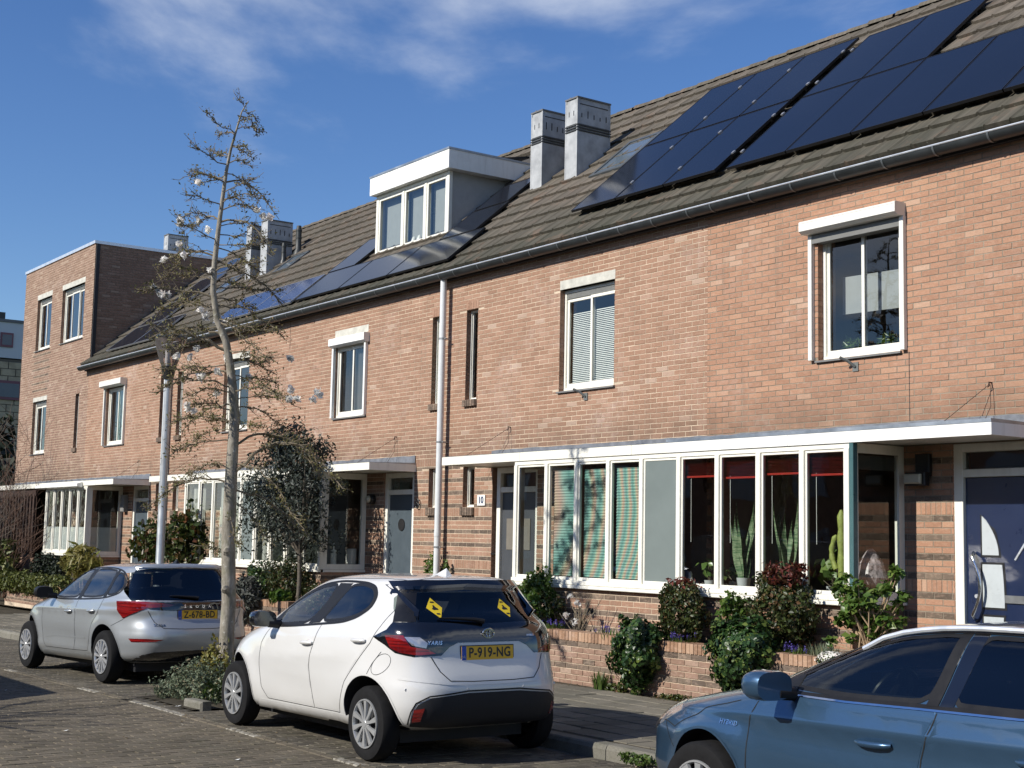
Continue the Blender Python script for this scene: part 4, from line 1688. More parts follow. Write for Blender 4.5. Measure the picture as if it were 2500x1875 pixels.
for (a, b, z0, z1) in ((-30.47, -30.13, 3.905, WZ0 + .035), (-30.47, -30.13, 2.245, SZ0 - .005)):
    brick_sill(H4, a, b, z0, z1, M_DK)
roof(H4, XA, XB)
gutter(H4, XA - .18, XB, True)
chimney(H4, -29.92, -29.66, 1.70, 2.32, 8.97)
skylight(H4, -31.35, -30.5, 1.45, 2.05)
for (a, b, c, e) in ((-34.0, -32.2, .02, .78), (-32.19, -30.9, .02, .78), (-34.0, -32.4, .80, 1.6), (-34.0, -32.4, 1.62, 2.42), (-33.6, -32.75, 2.5, 3.05)):
    panel(H4, a, b, c, e, 'dark', .12)
rails(H4, -34, -31, (.2, .6), .12)

# ---- tall corner house
XA, XB = -41.10, -35.30
ops = [(-39.88, -38.62, 6.86, 8.31), (-37.73, -35.95, 6.86, 8.31), (-39.80, -38.60, WZ0, WZ1 + .02), (-36.24, -35.95, WZ0 + .04, WZ1), (-40.9, -36.3, 1.1, 2.95)]
H2, w2 = build_house('tall flat roofed brick house standing a storey above the row', XA, XB, ops, M_BR, MORT_L, name='tall_house', zt=9.22,
                     darkzones=[(-40.0, -38.5, 5.6, 6.8)])
window(H2, -39.88, -38.62, 6.86, 8.31, 'slide', .10, True, True)
window(H2, -37.73, -35.95, 6.86, 8.31, 'slide3', .10, True, True)
window(H2, -39.80, -38.60, WZ0, WZ1 + .02, 'slide', .10, True, True)
window(H2, -36.24, -35.95, WZ0 + .04, WZ1, 'narrow', .10, False)
lintel(H2, -39.90, -38.60, 8.31, 8.45)
lintel(H2, -37.75, -35.93, 8.31, 8.45)
lintel(H2, -39.82, -38.58, 5.425, 5.545)
brick_sill(H2, -36.25, -35.94, 3.905, WZ0 + .035, M_DK)
interior(H2, XA, XB)
m = MB()
m.add([(XA + .02, .31, 6.5), (XB - .02, .31, 6.5), (XB - .02, 4.5, 6.5), (XA + .02, 4.5, 6.5), (XA + .02, .31, 9), (XB - .02, .31, 9), (XB - .02, 4.5, 9), (XA + .02, 4.5, 9)],
      [(0, 1, 2, 3), (4, 5, 6, 7), (2, 3, 7, 6), (0, 3, 7, 4), (1, 2, 6, 5)])
m.build('room', DARKROOM, H2)
sd = MB()
sd.add([(XB, .0085, 5.9), (XB, 9, 5.9), (XB, 9, 9.22), (XB, .0085, 9.22)], [(0, 1, 2, 3)])
sd.add([(XA, .0085, .2), (XA, 9, .2), (XA, 9, 9.22), (XA, .0085, 9.22)], [(3, 2, 1, 0)])
sd.add([(XA, 9, .2), (XB, 9, .2), (XB, 9, 9.22), (XA, 9, 9.22)], [(3, 2, 1, 0)])
sd.add([(XA, .01, 9.18), (XB, .01, 9.18), (XB, 9, 9.18), (XA, 9, 9.18)], [(0, 1, 2, 3)])
sw = sd.build('side_wall', MORT_D, H2)
sb = MB()
n = 0
z = Z0 + 68 * CH
while z < 9.2:
    y = .01 - (n % 2) * .11
    while y < 4.3:
        a, b = max(y + .005, .002), y + .215
        if RZ0 + PT * b > z - .3 or True:
            if z + CH > RZ0 + PT * a - .15:
                sb.add([(XB, a, z + .005), (XB, b, z + .005), (XB, b, z + CH - .005), (XB, a, z + CH - .005), (XB + .006, a, z + .007), (XB + .006, b, z + .007), (XB + .006, b, z + CH - .007), (XB + .006, a, z + CH - .007)],
                       [(4, 5, 6, 7), (0, 1, 5, 4), (7, 6, 2, 3), (0, 4, 7, 3), (1, 2, 6, 5)])
        y += .22
    z += CH
    n += 1
sb.build('side_brick_courses', M_BR, sw, kind='stuff')
MB().box(XA - .03, XB + .03, -.03, 9.03, 9.221, 9.30).build('roof_edge', GUTB, H2)
MB().box(XB + .007, XB + .05, .02, .11, 6.2, 9.2).build('corner_flashing', simple('flashing_black', (.02, .02, .022), .6), H2)
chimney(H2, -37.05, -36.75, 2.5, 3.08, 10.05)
# dark timber shop front
tf = MB()
TIMB = simple('dark_brown_timber', (.045, .024, .016), .6, var=.3)
tf.bbox(-40.9, -36.35, FB, FB + .06, 1.2, 1.32)
tf.bbox(-40.9, -36.35, FB, FB + .06, 2.75, 2.9)
tf.box(-40.9, -36.35, FB + .04, FB + .05, 1.3, 2.8)
tfo = tf.build('timber_front', TIMB, H2)
me = MB().bbox(-.05, .05, -.02, .03, -.75, .75, .008).mesh('plank', TIMB)
for i in range(18):
    link('plank', me, tfo, (-40.7 + i * .25, FB, 2.05))
MB().box(-40.95, -36.3, FB + .02, 0, .3, 1.2).build('front_base', M_BR, H2)
canopy(H2, -41.0, -36.15, False, 'l')

# party line joints and clutter on the wall
for hh, x, za, zb in ((H8, -24.08, 5.4, 5.95), (H12, -9.63, 3.2, 3.95)):
    MB().box(x - .004, x + .004, -.003, .001, za, zb).build('movement_joint', simple('joint_dark', (.06, .05, .045), .9), hh)
wh = MB()
for hh, x, z in ((H10, -13.9, 1.05),):
    MB().box(x - .05, x + .05, FB + .024, FB + .03, z - .04, z + .02).build('air_vent', BLACK, hh)

# house numbers
def sign_text(txt, size, x, y, z, mat, parent, name, ex=.004, depth=.0, bold=True):
    vs, fs = text_mesh(txt, size, ex, bold)
    m = MB().add([(x + v.x, y - v.z, z + v.y) for v in vs], fs)
    return m.build(name, mat, parent)


pl = MB().bbox(-17.64, -17.44, -.02, -.003, 2.39, 2.55, .003).build('number_tile', WHITE2, H10)
sign_text('10', .14, -17.54, -.022, 2.47, simple('number_blue', (.02, .05, .12), .5), pl, 'numeral')
for dx, dz in ((0, 0),):
    m8 = MB()
    for cz, rr in ((2.405, .043), (2.478, .036)):
        m8.tube([(-19.315 + rr * math.cos(a), -.035, cz + rr * math.sin(a)) for a in [2 * math.pi * k / 16 for k in range(17)]], .008, 6)
    for k in (-1, 1):
        m8.tube([(-19.315 + k * .04, -.035, 2.44), (-19.315 + k * .062, -.035, 2.455), (-19.315 + k * .05, -.035, 2.48)], .006, 6)
    m8.tube([(-19.315, -.035, 2.44), (-19.315, .0, 2.44)], .006, 6)
    m8.build('house_numeral', BLACK, H8, True)
# ------------------------------------------------------------ cars
# car space: X runs from the nose (0) to the tail (L), Y across, Z up from the road


def catmull(keys, sub):
    K = np.array(keys, float)
    n = len(K)
    out = []
    for i in range(n - 1):
        p0, p1, p2, p3 = K[max(i - 1, 0)], K[i], K[i + 1], K[min(i + 2, n - 1)]
        for s in range(sub):
            t = s / sub
            m1, m2 = (p2 - p0) * .5, (p3 - p1) * .5
            # limit overshoot
            d = p2 - p1
            m1 = np.where(m1 * d <= 0, 0, np.sign(m1) * np.minimum(abs(m1), 2.4 * abs(d)))
            m2 = np.where(m2 * d <= 0, 0, np.sign(m2) * np.minimum(abs(m2), 2.4 * abs(d)))
            h00, h10, h01, h11 = 2 * t ** 3 - 3 * t ** 2 + 1, t ** 3 - 2 * t ** 2 + t, -2 * t ** 3 + 3 * t ** 2, t ** 3 - t ** 2
            out.append(h00 * p1 + h10 * m1 + h01 * p2 + h11 * m2)
    out.append(K[-1])
    return out


def ring(xf, zf, xr, zr, Wd, nf, nr, disp, N=132):
    """closed outline of one level, starting at the nose centre, going round the -y side"""
    a = np.linspace(0, math.pi, 900)
    c, s = np.cos(a), np.sin(a)
    e = np.where(c > 0, nf, nr)
    xm, hl = (xf + xr) / 2, (xr - xf) / 2
    x = xm - hl * np.sign(c) * np.abs(c) ** (2 / e)
    y = Wd * np.abs(s) ** (2 / e)
    d = np.concatenate([[0], np.cumsum(np.hypot(np.diff(x), np.diff(y)))])
    # distribute: half by arc length, so all rings share one parametrisation
    q = np.linspace(0, d[-1], N // 2 + 1)
    x, y = np.interp(q, d, x), np.interp(q, d, y)
    u = (x - xf) / max(xr - xf, 1e-6)
    z = zf + (zr - zf) * u
    y = y + np.array([disp(xx, zz) if yy > .3 else 0 for xx, yy, zz in zip(x, y, z)])
    P = [(xx, -yy, zz) for xx, yy, zz in zip(x, y, z)] + [(xx, yy, zz) for xx, yy, zz in list(zip(x, y, z))[-2:0:-1]]
    return P


def body_mesh(levels, disp=lambda x, z: 0, sub=5, N=132):
    L = catmull(levels, sub)
    rings = [ring(*l, disp, N) for l in L]
    n = len(rings[0])
    vs = [p for r in rings for p in r]
    fs = []
    for i in range(len(rings) - 1):
        for k in range(n):
            a, b = i * n + k, i * n + (k + 1) % n
            fs.append((a, b, b + n, a + n))
    cb = len(vs)
    vs.append(((levels[0][0] + levels[0][2]) / 2, 0, (levels[0][1] + levels[0][3]) / 2))
    ct_ = len(vs)
    vs.append(((levels[-1][0] + levels[-1][2]) / 2, 0, (levels[-1][1] + levels[-1][3]) / 2))
    top = (len(rings) - 1) * n
    for k in range(n):
        fs.append((k, cb, (k + 1) % n))
        fs.append((top + k, top + (k + 1) % n, ct_))
    return vs, fs


WR = .9


def R(y, z, dist=.9):
    """rear face point for the wrap-round projection"""
    return (WR * math.atan2(y, dist), z)


class Skin:
    """the smooth body surface that trims and panels are laid on"""
    def __init__(s, vs, fs):
        me = bpy.data.meshes.new('skin')
        me.from_pydata(vs, [], fs)
        me.update()
        bm = bmesh.new()
        bm.from_mesh(me)
        bmesh.ops.recalc_face_normals(bm, faces=bm.faces)
        bm.to_mesh(me)
        bm.free()
        s.me = me
        s.xc = max(v.co.x for v in me.vertices) - .94
        s.vs = [v.co.copy() for v in me.vertices]
        s.vn = [Vector(n.vector) for n in me.vertex_normals]
        s.polys = [tuple(p.vertices) for p in me.polygons]
        s.bvh = BVHTree.FromPolygons(s.vs, s.polys)

    def norm(s, p, idx):
        ps = s.polys[idx]
        ws = [1 / ((s.vs[i] - p).length_squared + 1e-7) for i in ps]
        n = Vector((0, 0, 0))
        for w, i in zip(ws, ps):
            n += s.vn[i] * w
        return n.normalized()

    def cast(s, axis, a, b):
        """axis '-y' side left (a=x,b=z), '+y', 'r' rear (a=y,b=z), 'f' front, 't' top (a=x,b=y)"""
        if axis == 'w':
            th = a / WR
            dv = Vector((math.cos(th), math.sin(th), 0))
            h = s.bvh.ray_cast(Vector((s.xc, 0, b)) + dv * 4, -dv)
            return (h[0], s.norm(h[0], h[2])) if h[0] is not None else s.cast('t', s.xc, 0)
        o, d = {'-y': ((a, -3, b), (0, 1, 0)), '+y': ((a, 3, b), (0, -1, 0)), 'r': ((9, a, b), (-1, 0, 0)), 'f': ((-4, a, b), (1, 0, 0)), 't': ((a, b, 4), (0, 0, -1))}[axis]
        h = s.bvh.ray_cast(Vector(o), Vector(d))
        if h[0] is None:
            # off the edge: take the nearest point
            mid = Vector(o) + Vector(d) * ({'-y': 2.2, '+y': 2.2, 'r': 5.2, 'f': 4.1, 't': 2.6}[axis])
            h = s.bvh.find_nearest(mid)
            return h[0], s.norm(h[0], h[2])
        return h[0], s.norm(h[0], h[2])


def rounded(poly, r=.25, it=2):
    for _ in range(it):
        o = []
        n = len(poly)
        for i in range(n):
            a, b = poly[i], poly[(i + 1) % n]
            o.append((a[0] + (b[0] - a[0]) * r, a[1] + (b[1] - a[1]) * r))
            o.append((a[0] + (b[0] - a[0]) * (1 - r), a[1] + (b[1] - a[1]) * (1 - r)))
        poly = o
    return poly


def resample(poly, step, closed=True):
    out = []
    n = len(poly)
    for i in range(n if closed else n - 1):
        a, b = poly[i], poly[(i + 1) % n]
        k = max(1, int(math.hypot(b[0] - a[0], b[1] - a[1]) / step))
        for j in range(k):
            out.append((a[0] + (b[0] - a[0]) * j / k, a[1] + (b[1] - a[1]) * j / k))
    if not closed:
        out.append(poly[-1])
    return out


def inside(p, poly):
    x, y = p
    c = False
    j = len(poly) - 1
    for i in range(len(poly)):
        if (poly[i][1] > y) != (poly[j][1] > y) and x < (poly[j][0] - poly[i][0]) * (y - poly[i][1]) / (poly[j][1] - poly[i][1]) + poly[i][0]:
            c = not c
        j = i
    return c


def drape(skin, poly, axis, off=.003, step=.035, skirt=.008):
    """a patch of sheet following the skin inside the 2-d outline"""
    b = resample(poly, step)
    x0, x1 = min(p[0] for p in b), max(p[0] for p in b)
    z0, z1 = min(p[1] for p in b), max(p[1] for p in b)
    pts = list(b)
    n = len(b)
    nx, nz = int((x1 - x0) / step) + 1, int((z1 - z0) / step) + 1
    for i in range(1, nx):
        for k in range(1, nz):
            p = (x0 + (x1 - x0) * i / nx, z0 + (z1 - z0) * k / nz)
            if inside(p, b) and min((p[0] - q[0]) ** 2 + (p[1] - q[1]) ** 2 for q in b) > (step * .45) ** 2:
                pts.append(p)
    r = delaunay_2d_cdt([Vector(p) for p in pts], [(i, (i + 1) % n) for i in range(n)], [], 1, 1e-6)
    V, F = r[0], r[2]
    P, Nn = [], []
    for v in V:
        h, nn = skin.cast(axis, v.x, v.y)
        P.append(h + nn * off)
        Nn.append(nn)
    # edges used once = rim
    cnt = {}
    for f in F:
        for i in range(len(f)):
            e = (f[i], f[(i + 1) % len(f)])
            cnt[tuple(sorted(e))] = cnt.get(tuple(sorted(e)), 0) + 1
    # orientation
    fs = []
    for f in F:
        a = (P[f[1]] - P[f[0]]).cross(P[f[2]] - P[f[0]])
        fs.append(tuple(f) if a.dot(Nn[f[0]]) > 0 else tuple(reversed(f)))
    m = len(P)
    rim = {}
    vs = list(P)
    ns = list(Nn)
    nf = len(fs)
    if skirt:
        for f in list(fs[:nf]):
            for i in range(len(f)):
                a, c = f[i], f[(i + 1) % len(f)]
                if cnt.get(tuple(sorted((a, c))), 0) == 1:
                    for q in (a, c):
                        if q not in rim:
                            rim[q] = len(vs)
                            vs.append(P[q] - Nn[q] * (off + skirt))
                            ns.append(Nn[q])
                    fs.append((a, rim[a], rim[c], c))
    return vs, fs, ns, nf


def patch(car, skin, name, poly, axis, mat, off=.003, step=.035, parent=None, mirror=False, round_=0, skirt=.008, **props):
    if round_:
        poly = rounded(poly, .25, round_)
    vs, fs, ns, nf = drape(skin, poly, axis, off, step, skirt)
    outs = []
    for mir in ([False, True] if mirror else [False]):
        v2 = [Vector((v.x, -v.y, v.z)) for v in vs] if mir else vs
        f2 = [tuple(reversed(f)) for f in fs] if mir else fs
        n2 = [Vector((n.x, -n.y, n.z)) for n in ns] if mir else ns
        me = bpy.data.meshes.new(name)
        me.from_pydata(v2, [], f2)
        me.materials.append(mat)
        me.polygons.foreach_set('use_smooth', [True] * len(f2))
        me.update()
        me.normals_split_custom_set([tuple(n2[l.vertex_index]) for l in me.loops])
        o = link(name, me, parent or car)
        for k, v in props.items():
            o[k] = v
        outs.append(o)
    return outs[0]


def ribbon(car, skin, name, line, axis, mat, w=.006, off=.002, parent=None, mirror=False, step=.03, closed=False):
    line = resample(line, step, closed)
    if closed:
        line.append(line[0])
    vs, fs = [], []
    pr = []
    for a, b in line:
        h, n = skin.cast(axis, a, b)
        pr.append((h, n))
    for i, (h, n) in enumerate(pr):
        t = pr[min(i + 1, len(pr) - 1)][0] - pr[max(i - 1, 0)][0]
        s = t.cross(n)
        s = s.normalized() * w / 2 if s.length > 1e-9 else Vector((0, 0, w / 2))
        vs += [h + n * off - s, h + n * off + s]
    fs = [(2 * i, 2 * i + 2, 2 * i + 3, 2 * i + 1) for i in range(len(pr) - 1)]
    o = MB().add(vs, fs).build(name, mat, parent or car, True)
    if mirror:
        MB().add([(v[0], -v[1], v[2]) for v in vs], [tuple(reversed(f)) for f in fs]).build(name, mat, parent or car, True)
    return o


def temp(m, name='cutter', mats=()):
    me = bpy.data.meshes.new(name)
    me.from_pydata(m.v, [], m.f)
    bm = bmesh.new()
    bm.from_mesh(me)
    bmesh.ops.recalc_face_normals(bm, faces=bm.faces)
    bm.to_mesh(me)
    bm.free()
    for q in mats:
        me.materials.append(q)
    o = bpy.data.objects.new(name, me)
    COL.objects.link(o)
    return o


def cut_body(skin, cutters, paint, inner):
    base = bpy.data.objects.new('base', skin.me.copy())
    COL.objects.link(base)
    objs = []
    for c in cutters:
        o = temp(c)
        objs.append(o)
        md = base.modifiers.new('b', 'BOOLEAN')
        md.operation = 'DIFFERENCE'
        md.solver = 'EXACT'
        md.object = o
    bpy.context.view_layer.update()
    dg = bpy.context.evaluated_depsgraph_get()
    me = bpy.data.meshes.new_from_object(base.evaluated_get(dg))
    for o in objs + [base]:
        bpy.data.objects.remove(o)
    me.materials.clear()
    me.materials.append(paint)
    me.materials.append(inner)
    idx, loopn = [], [None] * len(me.loops)
    for p in me.polygons:
        c = p.center
        h = skin.bvh.find_nearest(c)
        on = h[3] < .004 and abs(p.normal.dot(skin.norm(h[0], h[2]))) > .7
        idx.append(0 if on else 1)
        for li in p.loop_indices:
            v = me.vertices[me.loops[li].vertex_index].co
            if on:
                hh = skin.bvh.find_nearest(v)
                loopn[li] = tuple(skin.norm(hh[0], hh[2]))
            else:
                loopn[li] = tuple(p.normal)
    me.polygons.foreach_set('material_index', idx)
    me.polygons.foreach_set('use_smooth', [True] * len(me.polygons))
    me.update()
    me.normals_split_custom_set(loopn)
    return me


def wheel(car, x, y, r, w, side, rim, style):
    """side -1: outer face towards -y"""
    hubr = r * .66
    pr = [(hubr, -w / 2 + .012), (r * .80, -w / 2), (r * .95, -w / 2 + .012), (r, -w / 2 + .04), (r, w / 2 - .04), (r * .95, w / 2 - .012), (r * .8, w / 2), (hubr, w / 2 - .01)]
    t_ = MB().lathe([(a, b * 1.0) for a, b in pr], (0, 0, 0), 'y', 44, cap=False).build('wheel', RUBBER, car, True)
    t_.matrix_basis = Matrix.Translation((x, y, r)) @ (Matrix.Identity(4) if side < 0 else Matrix.Rotation(math.pi, 4, 'Z'))
    # tread grooves
    d = MB().lathe([(hubr, -w / 2 + .05), (hubr * .3, -w / 2 + .06), (.001, -w / 2 + .06)], (0, 0, 0), 'y', 30).build('brake_dark', simple('wheel_dark', (.03, .03, .032), .6), t_)
    m = MB()
    m.lathe([(hubr, -w / 2 + .010), (hubr * .99, -w / 2 - .002), (hubr * .94, -w / 2 - .002), (hubr * .90, -w / 2 + .014), (hubr * .9, -w / 2 + .04), (hubr, -w / 2 + .04)], (0, 0, 0), 'y', 40, cap=False)
    m.lathe([(.0, -w / 2 - .004), (.028, -w / 2 - .004), (.034, -w / 2 + .002), (.055, -w / 2 + .010), (.055, -w / 2 + .03), (.0, -w / 2 + .03)][::1], (0, 0, 0), 'y', 24)
    n, aw, ow, tw = style
    for k in range(n):
        a0 = 2 * math.pi * k / n + .2
        vs = []
        for (rr, wd, yy) in ((.030, aw * .9, -.001), (hubr * .45, aw, .000), (hubr * .93, ow, -.003)):
            for s_ in (-1, 1):
                an = a0 + tw * (rr / hubr) + s_ * wd / rr / 2
                vs.append((rr * math.cos(an), -w / 2 + yy, rr * math.sin(an)))
            for s_ in (-1, 1):
                an = a0 + tw * (rr / hubr) + s_ * wd / rr / 2 * 1.25
                vs.append((rr * math.cos(an), -w / 2 + yy + .018, rr * math.sin(an)))
        fs = []
        for i in range(2):
            o = i * 4
            fs += [(o, o + 1, o + 5, o + 4), (o + 1, o + 3, o + 7, o + 5), (o + 2, o, o + 4, o + 6)]
        m.add(vs, fs)
    m.build('hubcap', rim, t_, 35)
    return t_


def plate(car, skin, txt, x, y, z, rotx=0.0, tilt=0.0, w=.52, h=.112):
    """Dutch yellow plate facing the rear (+x)"""
    Yl = simple('plate_yellow', (.78, .44, .018), .45, var=.03)
    m = MB().box(-.008, .0, -w / 2 - .008, w / 2 + .008, -h / 2 - .008, h / 2 + .008)
    o = m.build('number_plate', BLACK, car)
    o.matrix_basis = Matrix.Translation((x, y, z)) @ Matrix.Rotation(tilt, 4, 'Y')
    MB().box(.0, .003, -w / 2, w / 2, -h / 2, h / 2).build('plate_face', Yl, o)
    MB().box(.003, .0045, -w / 2, -w / 2 + .045, -h / 2, h / 2).build('plate_blue_band', simple('plate_blue', (.01, .07, .40), .45), o)
    vs, fs = text_mesh(txt, h * .98, .0008, True, spacing=1.08)
    xs = [v.x for v in vs]
    k = (w * .80) / (max(xs) - min(xs))
    MB().add([(.0048 + v.z * .5, v.x * k + .022, v.y * 1.02) for v in vs], fs).build('plate_letters', BLACK, o)
    vs, fs = text_mesh('NL', .028, .0005, True)
    MB().add([(.005, v.x - w / 2 + .0225, v.y - .03) for v in vs], fs).build('plate_letters', WHITE2, o)
    return o


def badge_text(car, skin, txt, y0, z0, size, mat, axis='r', spacing=1.0, sx=1.0, name='badge_lettering', off=.004, slant=0):
    vs, fs = text_mesh(txt, size, .0015, True, spacing=spacing)
    out = []
    for v in vs:
        a = y0 + (v.x + slant * v.y) * sx
        b = z0 + v.y
        if axis == '-y':
            h, n = skin.cast('-y', a, b)
        else:
            h, n = skin.cast('r', a, b)
        out.append(h + n * (off + v.z))
    return MB().add(out, fs).build(name, mat, car)


def carpaint(name, col, metal=0.0, rough=.28, flake=0):
    t = NT(name)
    p = t.pos()
    c = col
    dirt = t.noise(p, 1.8, 5, .65)
    s = t.n('ShaderNodeSeparateXYZ', {0: t.n('ShaderNodeTexCoord').outputs['Object']})
    low = t.math('SUBTRACT', 1.0, t.math('MULTIPLY', s.outputs[2], 1.9), clamp=True)
    f = t.math('MULTIPLY', t.math('MULTIPLY', low, t.ramp(dirt, [(.35, (.2, .2, .2)), (.7, (1, 1, 1))])), .42)
    c = t.mix(f, c, (.22, .18, .12))
    if flake:
        fl = t.noise(p, 900, 1, .5)
        c = t.mix(t.math('MULTIPLY', t.ramp(fl, [(.45, (0, 0, 0)), (.6, (1, 1, 1))]), flake), c, tuple(min(1, x * 1.6) for x in col))
    t.bsdf(c, rough, metal, None, .5, 1.0, Coat_Roughness=.04)
    return t.m


CHROME = simple('chrome', (.75, .76, .78), .08, 1.0, var=.02)
REDL = None
t = NT('tail_light_red')
t.bsdf(t.ramp(t.noise(t.map(t.pos(), (3, 3, 60)), 1, 2), [(.4, (.09, .003, .004)), (.6, (.22, .008, .008))]), .08, 0, None, .6, 1.0)
REDL = t.m
t = NT('light_clear')
t.bsdf((.42, .42, .44), .08, .6, None, .8, 1.0)
CLEARL = t.m
GLOSSB = simple('gloss_black', (.006, .006, .007), .06, spec=.7, coat=1)
SATINB = simple('satin_black', (.010, .010, .011), .42, spec=.25)
CHARC = simple('charcoal_plastic', (.017, .018, .021), .6, spec=.3)
GAP = simple('panel_gap', (.008, .008, .008), .9)
SEAT = simple('seat_fabric', (.05, .05, .052), .85)
BELTW = simple('belt_pale', (.55, .56, .56), .8)


def prism_side(poly, ya=-1.2, yb=1.2):
    return MB().prism(poly, 'y', ya, yb)


def prism_rear(poly, xa, xb):
    return MB().prism(poly, 'x', xa, xb)


def cyl(x, y0, y1, z, r, seg=56):
    return MB().lathe([(r, y0), (r, y1)], (x, 0, z), 'y', seg)


def shrink(poly, d):
    cx = sum(p[0] for p in poly) / len(poly)
    cy = sum(p[1] for p in poly) / len(poly)
    return [(p[0] + (cx - p[0]) * d, p[1] + (cy - p[1]) * d) for p in poly]


def seats(car, xs, z, wheel_x=None):
    for k, (x, y) in enumerate(xs):
        m = MB()
        m.prism([(x, z), (x + .16, z), (x + .30, z + .52), (x + .20, z + .54), (x + .10, z + .40)], 'y', y - .22, y + .22)
        m.prism([(x + .24, z + .56), (x + .32, z + .57), (x + .34, z + .72), (x + .26, z + .73)], 'y', y - .11, y + .11)
        m.build('seat', SEAT, car)
    if wheel_x:
        c = Vector((wheel_x, -.36, z + .36))
        ax = Matrix.Rotation(rad(-64), 4, 'Y')
        pts = [c + (ax @ Vector((.185 * math.cos(a), .185 * math.sin(a), 0))) for a in [2 * math.pi * i / 28 for i in range(29)]]
        m = MB().tube(pts, .015, 8)
        m.tube([c, c + (ax @ Vector((.18, 0, 0)))], [.03, .015], 6)
        m.tube([c + (ax @ Vector((0, -.18, 0))), c, c + (ax @ Vector((0, .18, 0)))], [.015, .035, .015], 6)
        m.build('steering_wheel', SATINB, car, True)
        MB().prism([(wheel_x - .55, z), (wheel_x - .10, z), (wheel_x - .12, z + .28), (wheel_x - .30, z + .37), (wheel_x - .62, z + .33)], 'y', -.62, .62).build('dashboard', CHARC, car)


def mirror_part(car, x, z, y, cap, s=1.0):
    m = MB()
    m.tube([(x + .05, y + .14, z - .05), (x + .04, y + .02, z - .045)], [.04, .035], 10)
    vs = []
    prof = [(-.085, .35), (-.075, .8), (-.03, 1.0), (.03, .98), (.055, .92)]
    seg = 20
    for dx, k in prof:
        for i in range(seg):
            a = 2 * math.pi * i / seg
            ca, sa = math.cos(a), math.sin(a)
            vs.append((x + dx * s + .02 * ca * k, y - .02 + .115 * s * k * math.copysign(abs(ca) ** .7, ca), z + .078 * s * k * math.copysign(abs(sa) ** .7, sa)))
    fs = [(i * seg + k, i * seg + (k + 1) % seg, (i + 1) * seg + (k + 1) % seg, (i + 1) * seg + k) for i in range(len(prof) - 1) for k in range(seg)] + [tuple(range(seg - 1, -1, -1)), tuple(range(len(prof) * seg - seg, len(prof) * seg))]
    o = m.build('mirror', SATINB, car, True)
    n0 = len(vs)
    MB().add(vs, fs).build('mirror_housing', cap, o, 40)
    return o


def handle(car, skin, x0, x1, z0, z1, mat, parent=None):
    h, n = skin.cast('-y', (x0 + x1) / 2, (z0 + z1) / 2)
    c = [(x0 + (x1 - x0) * .5, (z0 + z1) / 2)]
    cup = [((x0 + x1) / 2 + .062 * math.cos(a), (z0 + z1) / 2 + .008 + .036 * math.sin(a)) for a in [2 * math.pi * i / 16 for i in range(16)]]
    patch(car, skin, 'handle_recess', cup, '-y', simple('handle_shadow', (.05, .05, .055), .6) if False else mat, -.0 + .0035, .02, parent)
    pts = []
    for i in range(9):
        t = i / 8
        a, b = x0 + (x1 - x0) * t, z0 + (z1 - z0) * t
        h, n = skin.cast('-y', a, b)
        pts.append(h + n * (.010 + .024 * math.sin(math.pi * t) ** .5))
    return MB().tube(pts, [.010, .014, .016, .017, .017, .017, .017, .016, .012], 10).build('handle', mat, parent or car, True)


# ============================================================ white hatchback
def place(car, pos, rz, pitch=0.0):
    car.location = pos
    car.rotation_euler = (0, pitch, rz)


Lw = 3.94
lev_w = [
    (.30, .21, 3.70, .27, .76, 4.2, 6.0),
    (.07, .27, 3.88, .33, .82, 3.6, 6.0),
    (.0, .42, 3.95, .46, .865, 3.0, 5.8),
    (.02, .56, 3.96, .60, .880, 2.9, 5.6),
    (.10, .68, 3.94, .70, .882, 3.1, 5.4),
    (.30, .80, 3.88, .86, .880, 3.4, 5.6),
    (.62, .90, 3.86, 1.00, .868, 3.9, 5.6),
    (.98, .975, 3.82, 1.10, .838, 4.6, 5.6),
    (1.10, 1.035, 3.74, 1.18, .795, 5.2, 5.4),
    (1.36, 1.17, 3.63, 1.265, .735, 5.4, 5.2),
    (1.62, 1.30, 3.55, 1.36, .680, 5.4, 5.2),
    (1.84, 1.397, 3.49, 1.44, .632, 5.0, 5.0),
    (2.02, 1.455, 3.46, 1.480, .585, 4.4, 4.8),
    (2.22, 1.490, 3.40, 1.500, .49, 3.6, 4.2),
    (2.42, 1.510, 3.24, 1.512, .33, 3.0, 3.2),
    (2.66, 1.517, 2.98, 1.517, .08, 2.4, 2.4)]


def disp_w(x, z):
    d = 0
    for xc, zc in ((.79, .31), (3.35, .31)):
        r = math.hypot(x - xc, z - zc)
        d += .022 * math.exp(-((r - .40) / .10) ** 2)
    # waist pulled in low on the doors, crease above the sill
    d -= .020 * math.exp(-((z - .48) / .12) ** 2) * math.exp(-((x - 2.05) / .62) ** 2)
    d += .012 * math.exp(-((z - (.76 + .07 * (x - 2))) / .07) ** 2) * math.exp(-((x - 2.3) / 1.0) ** 2)
    return d


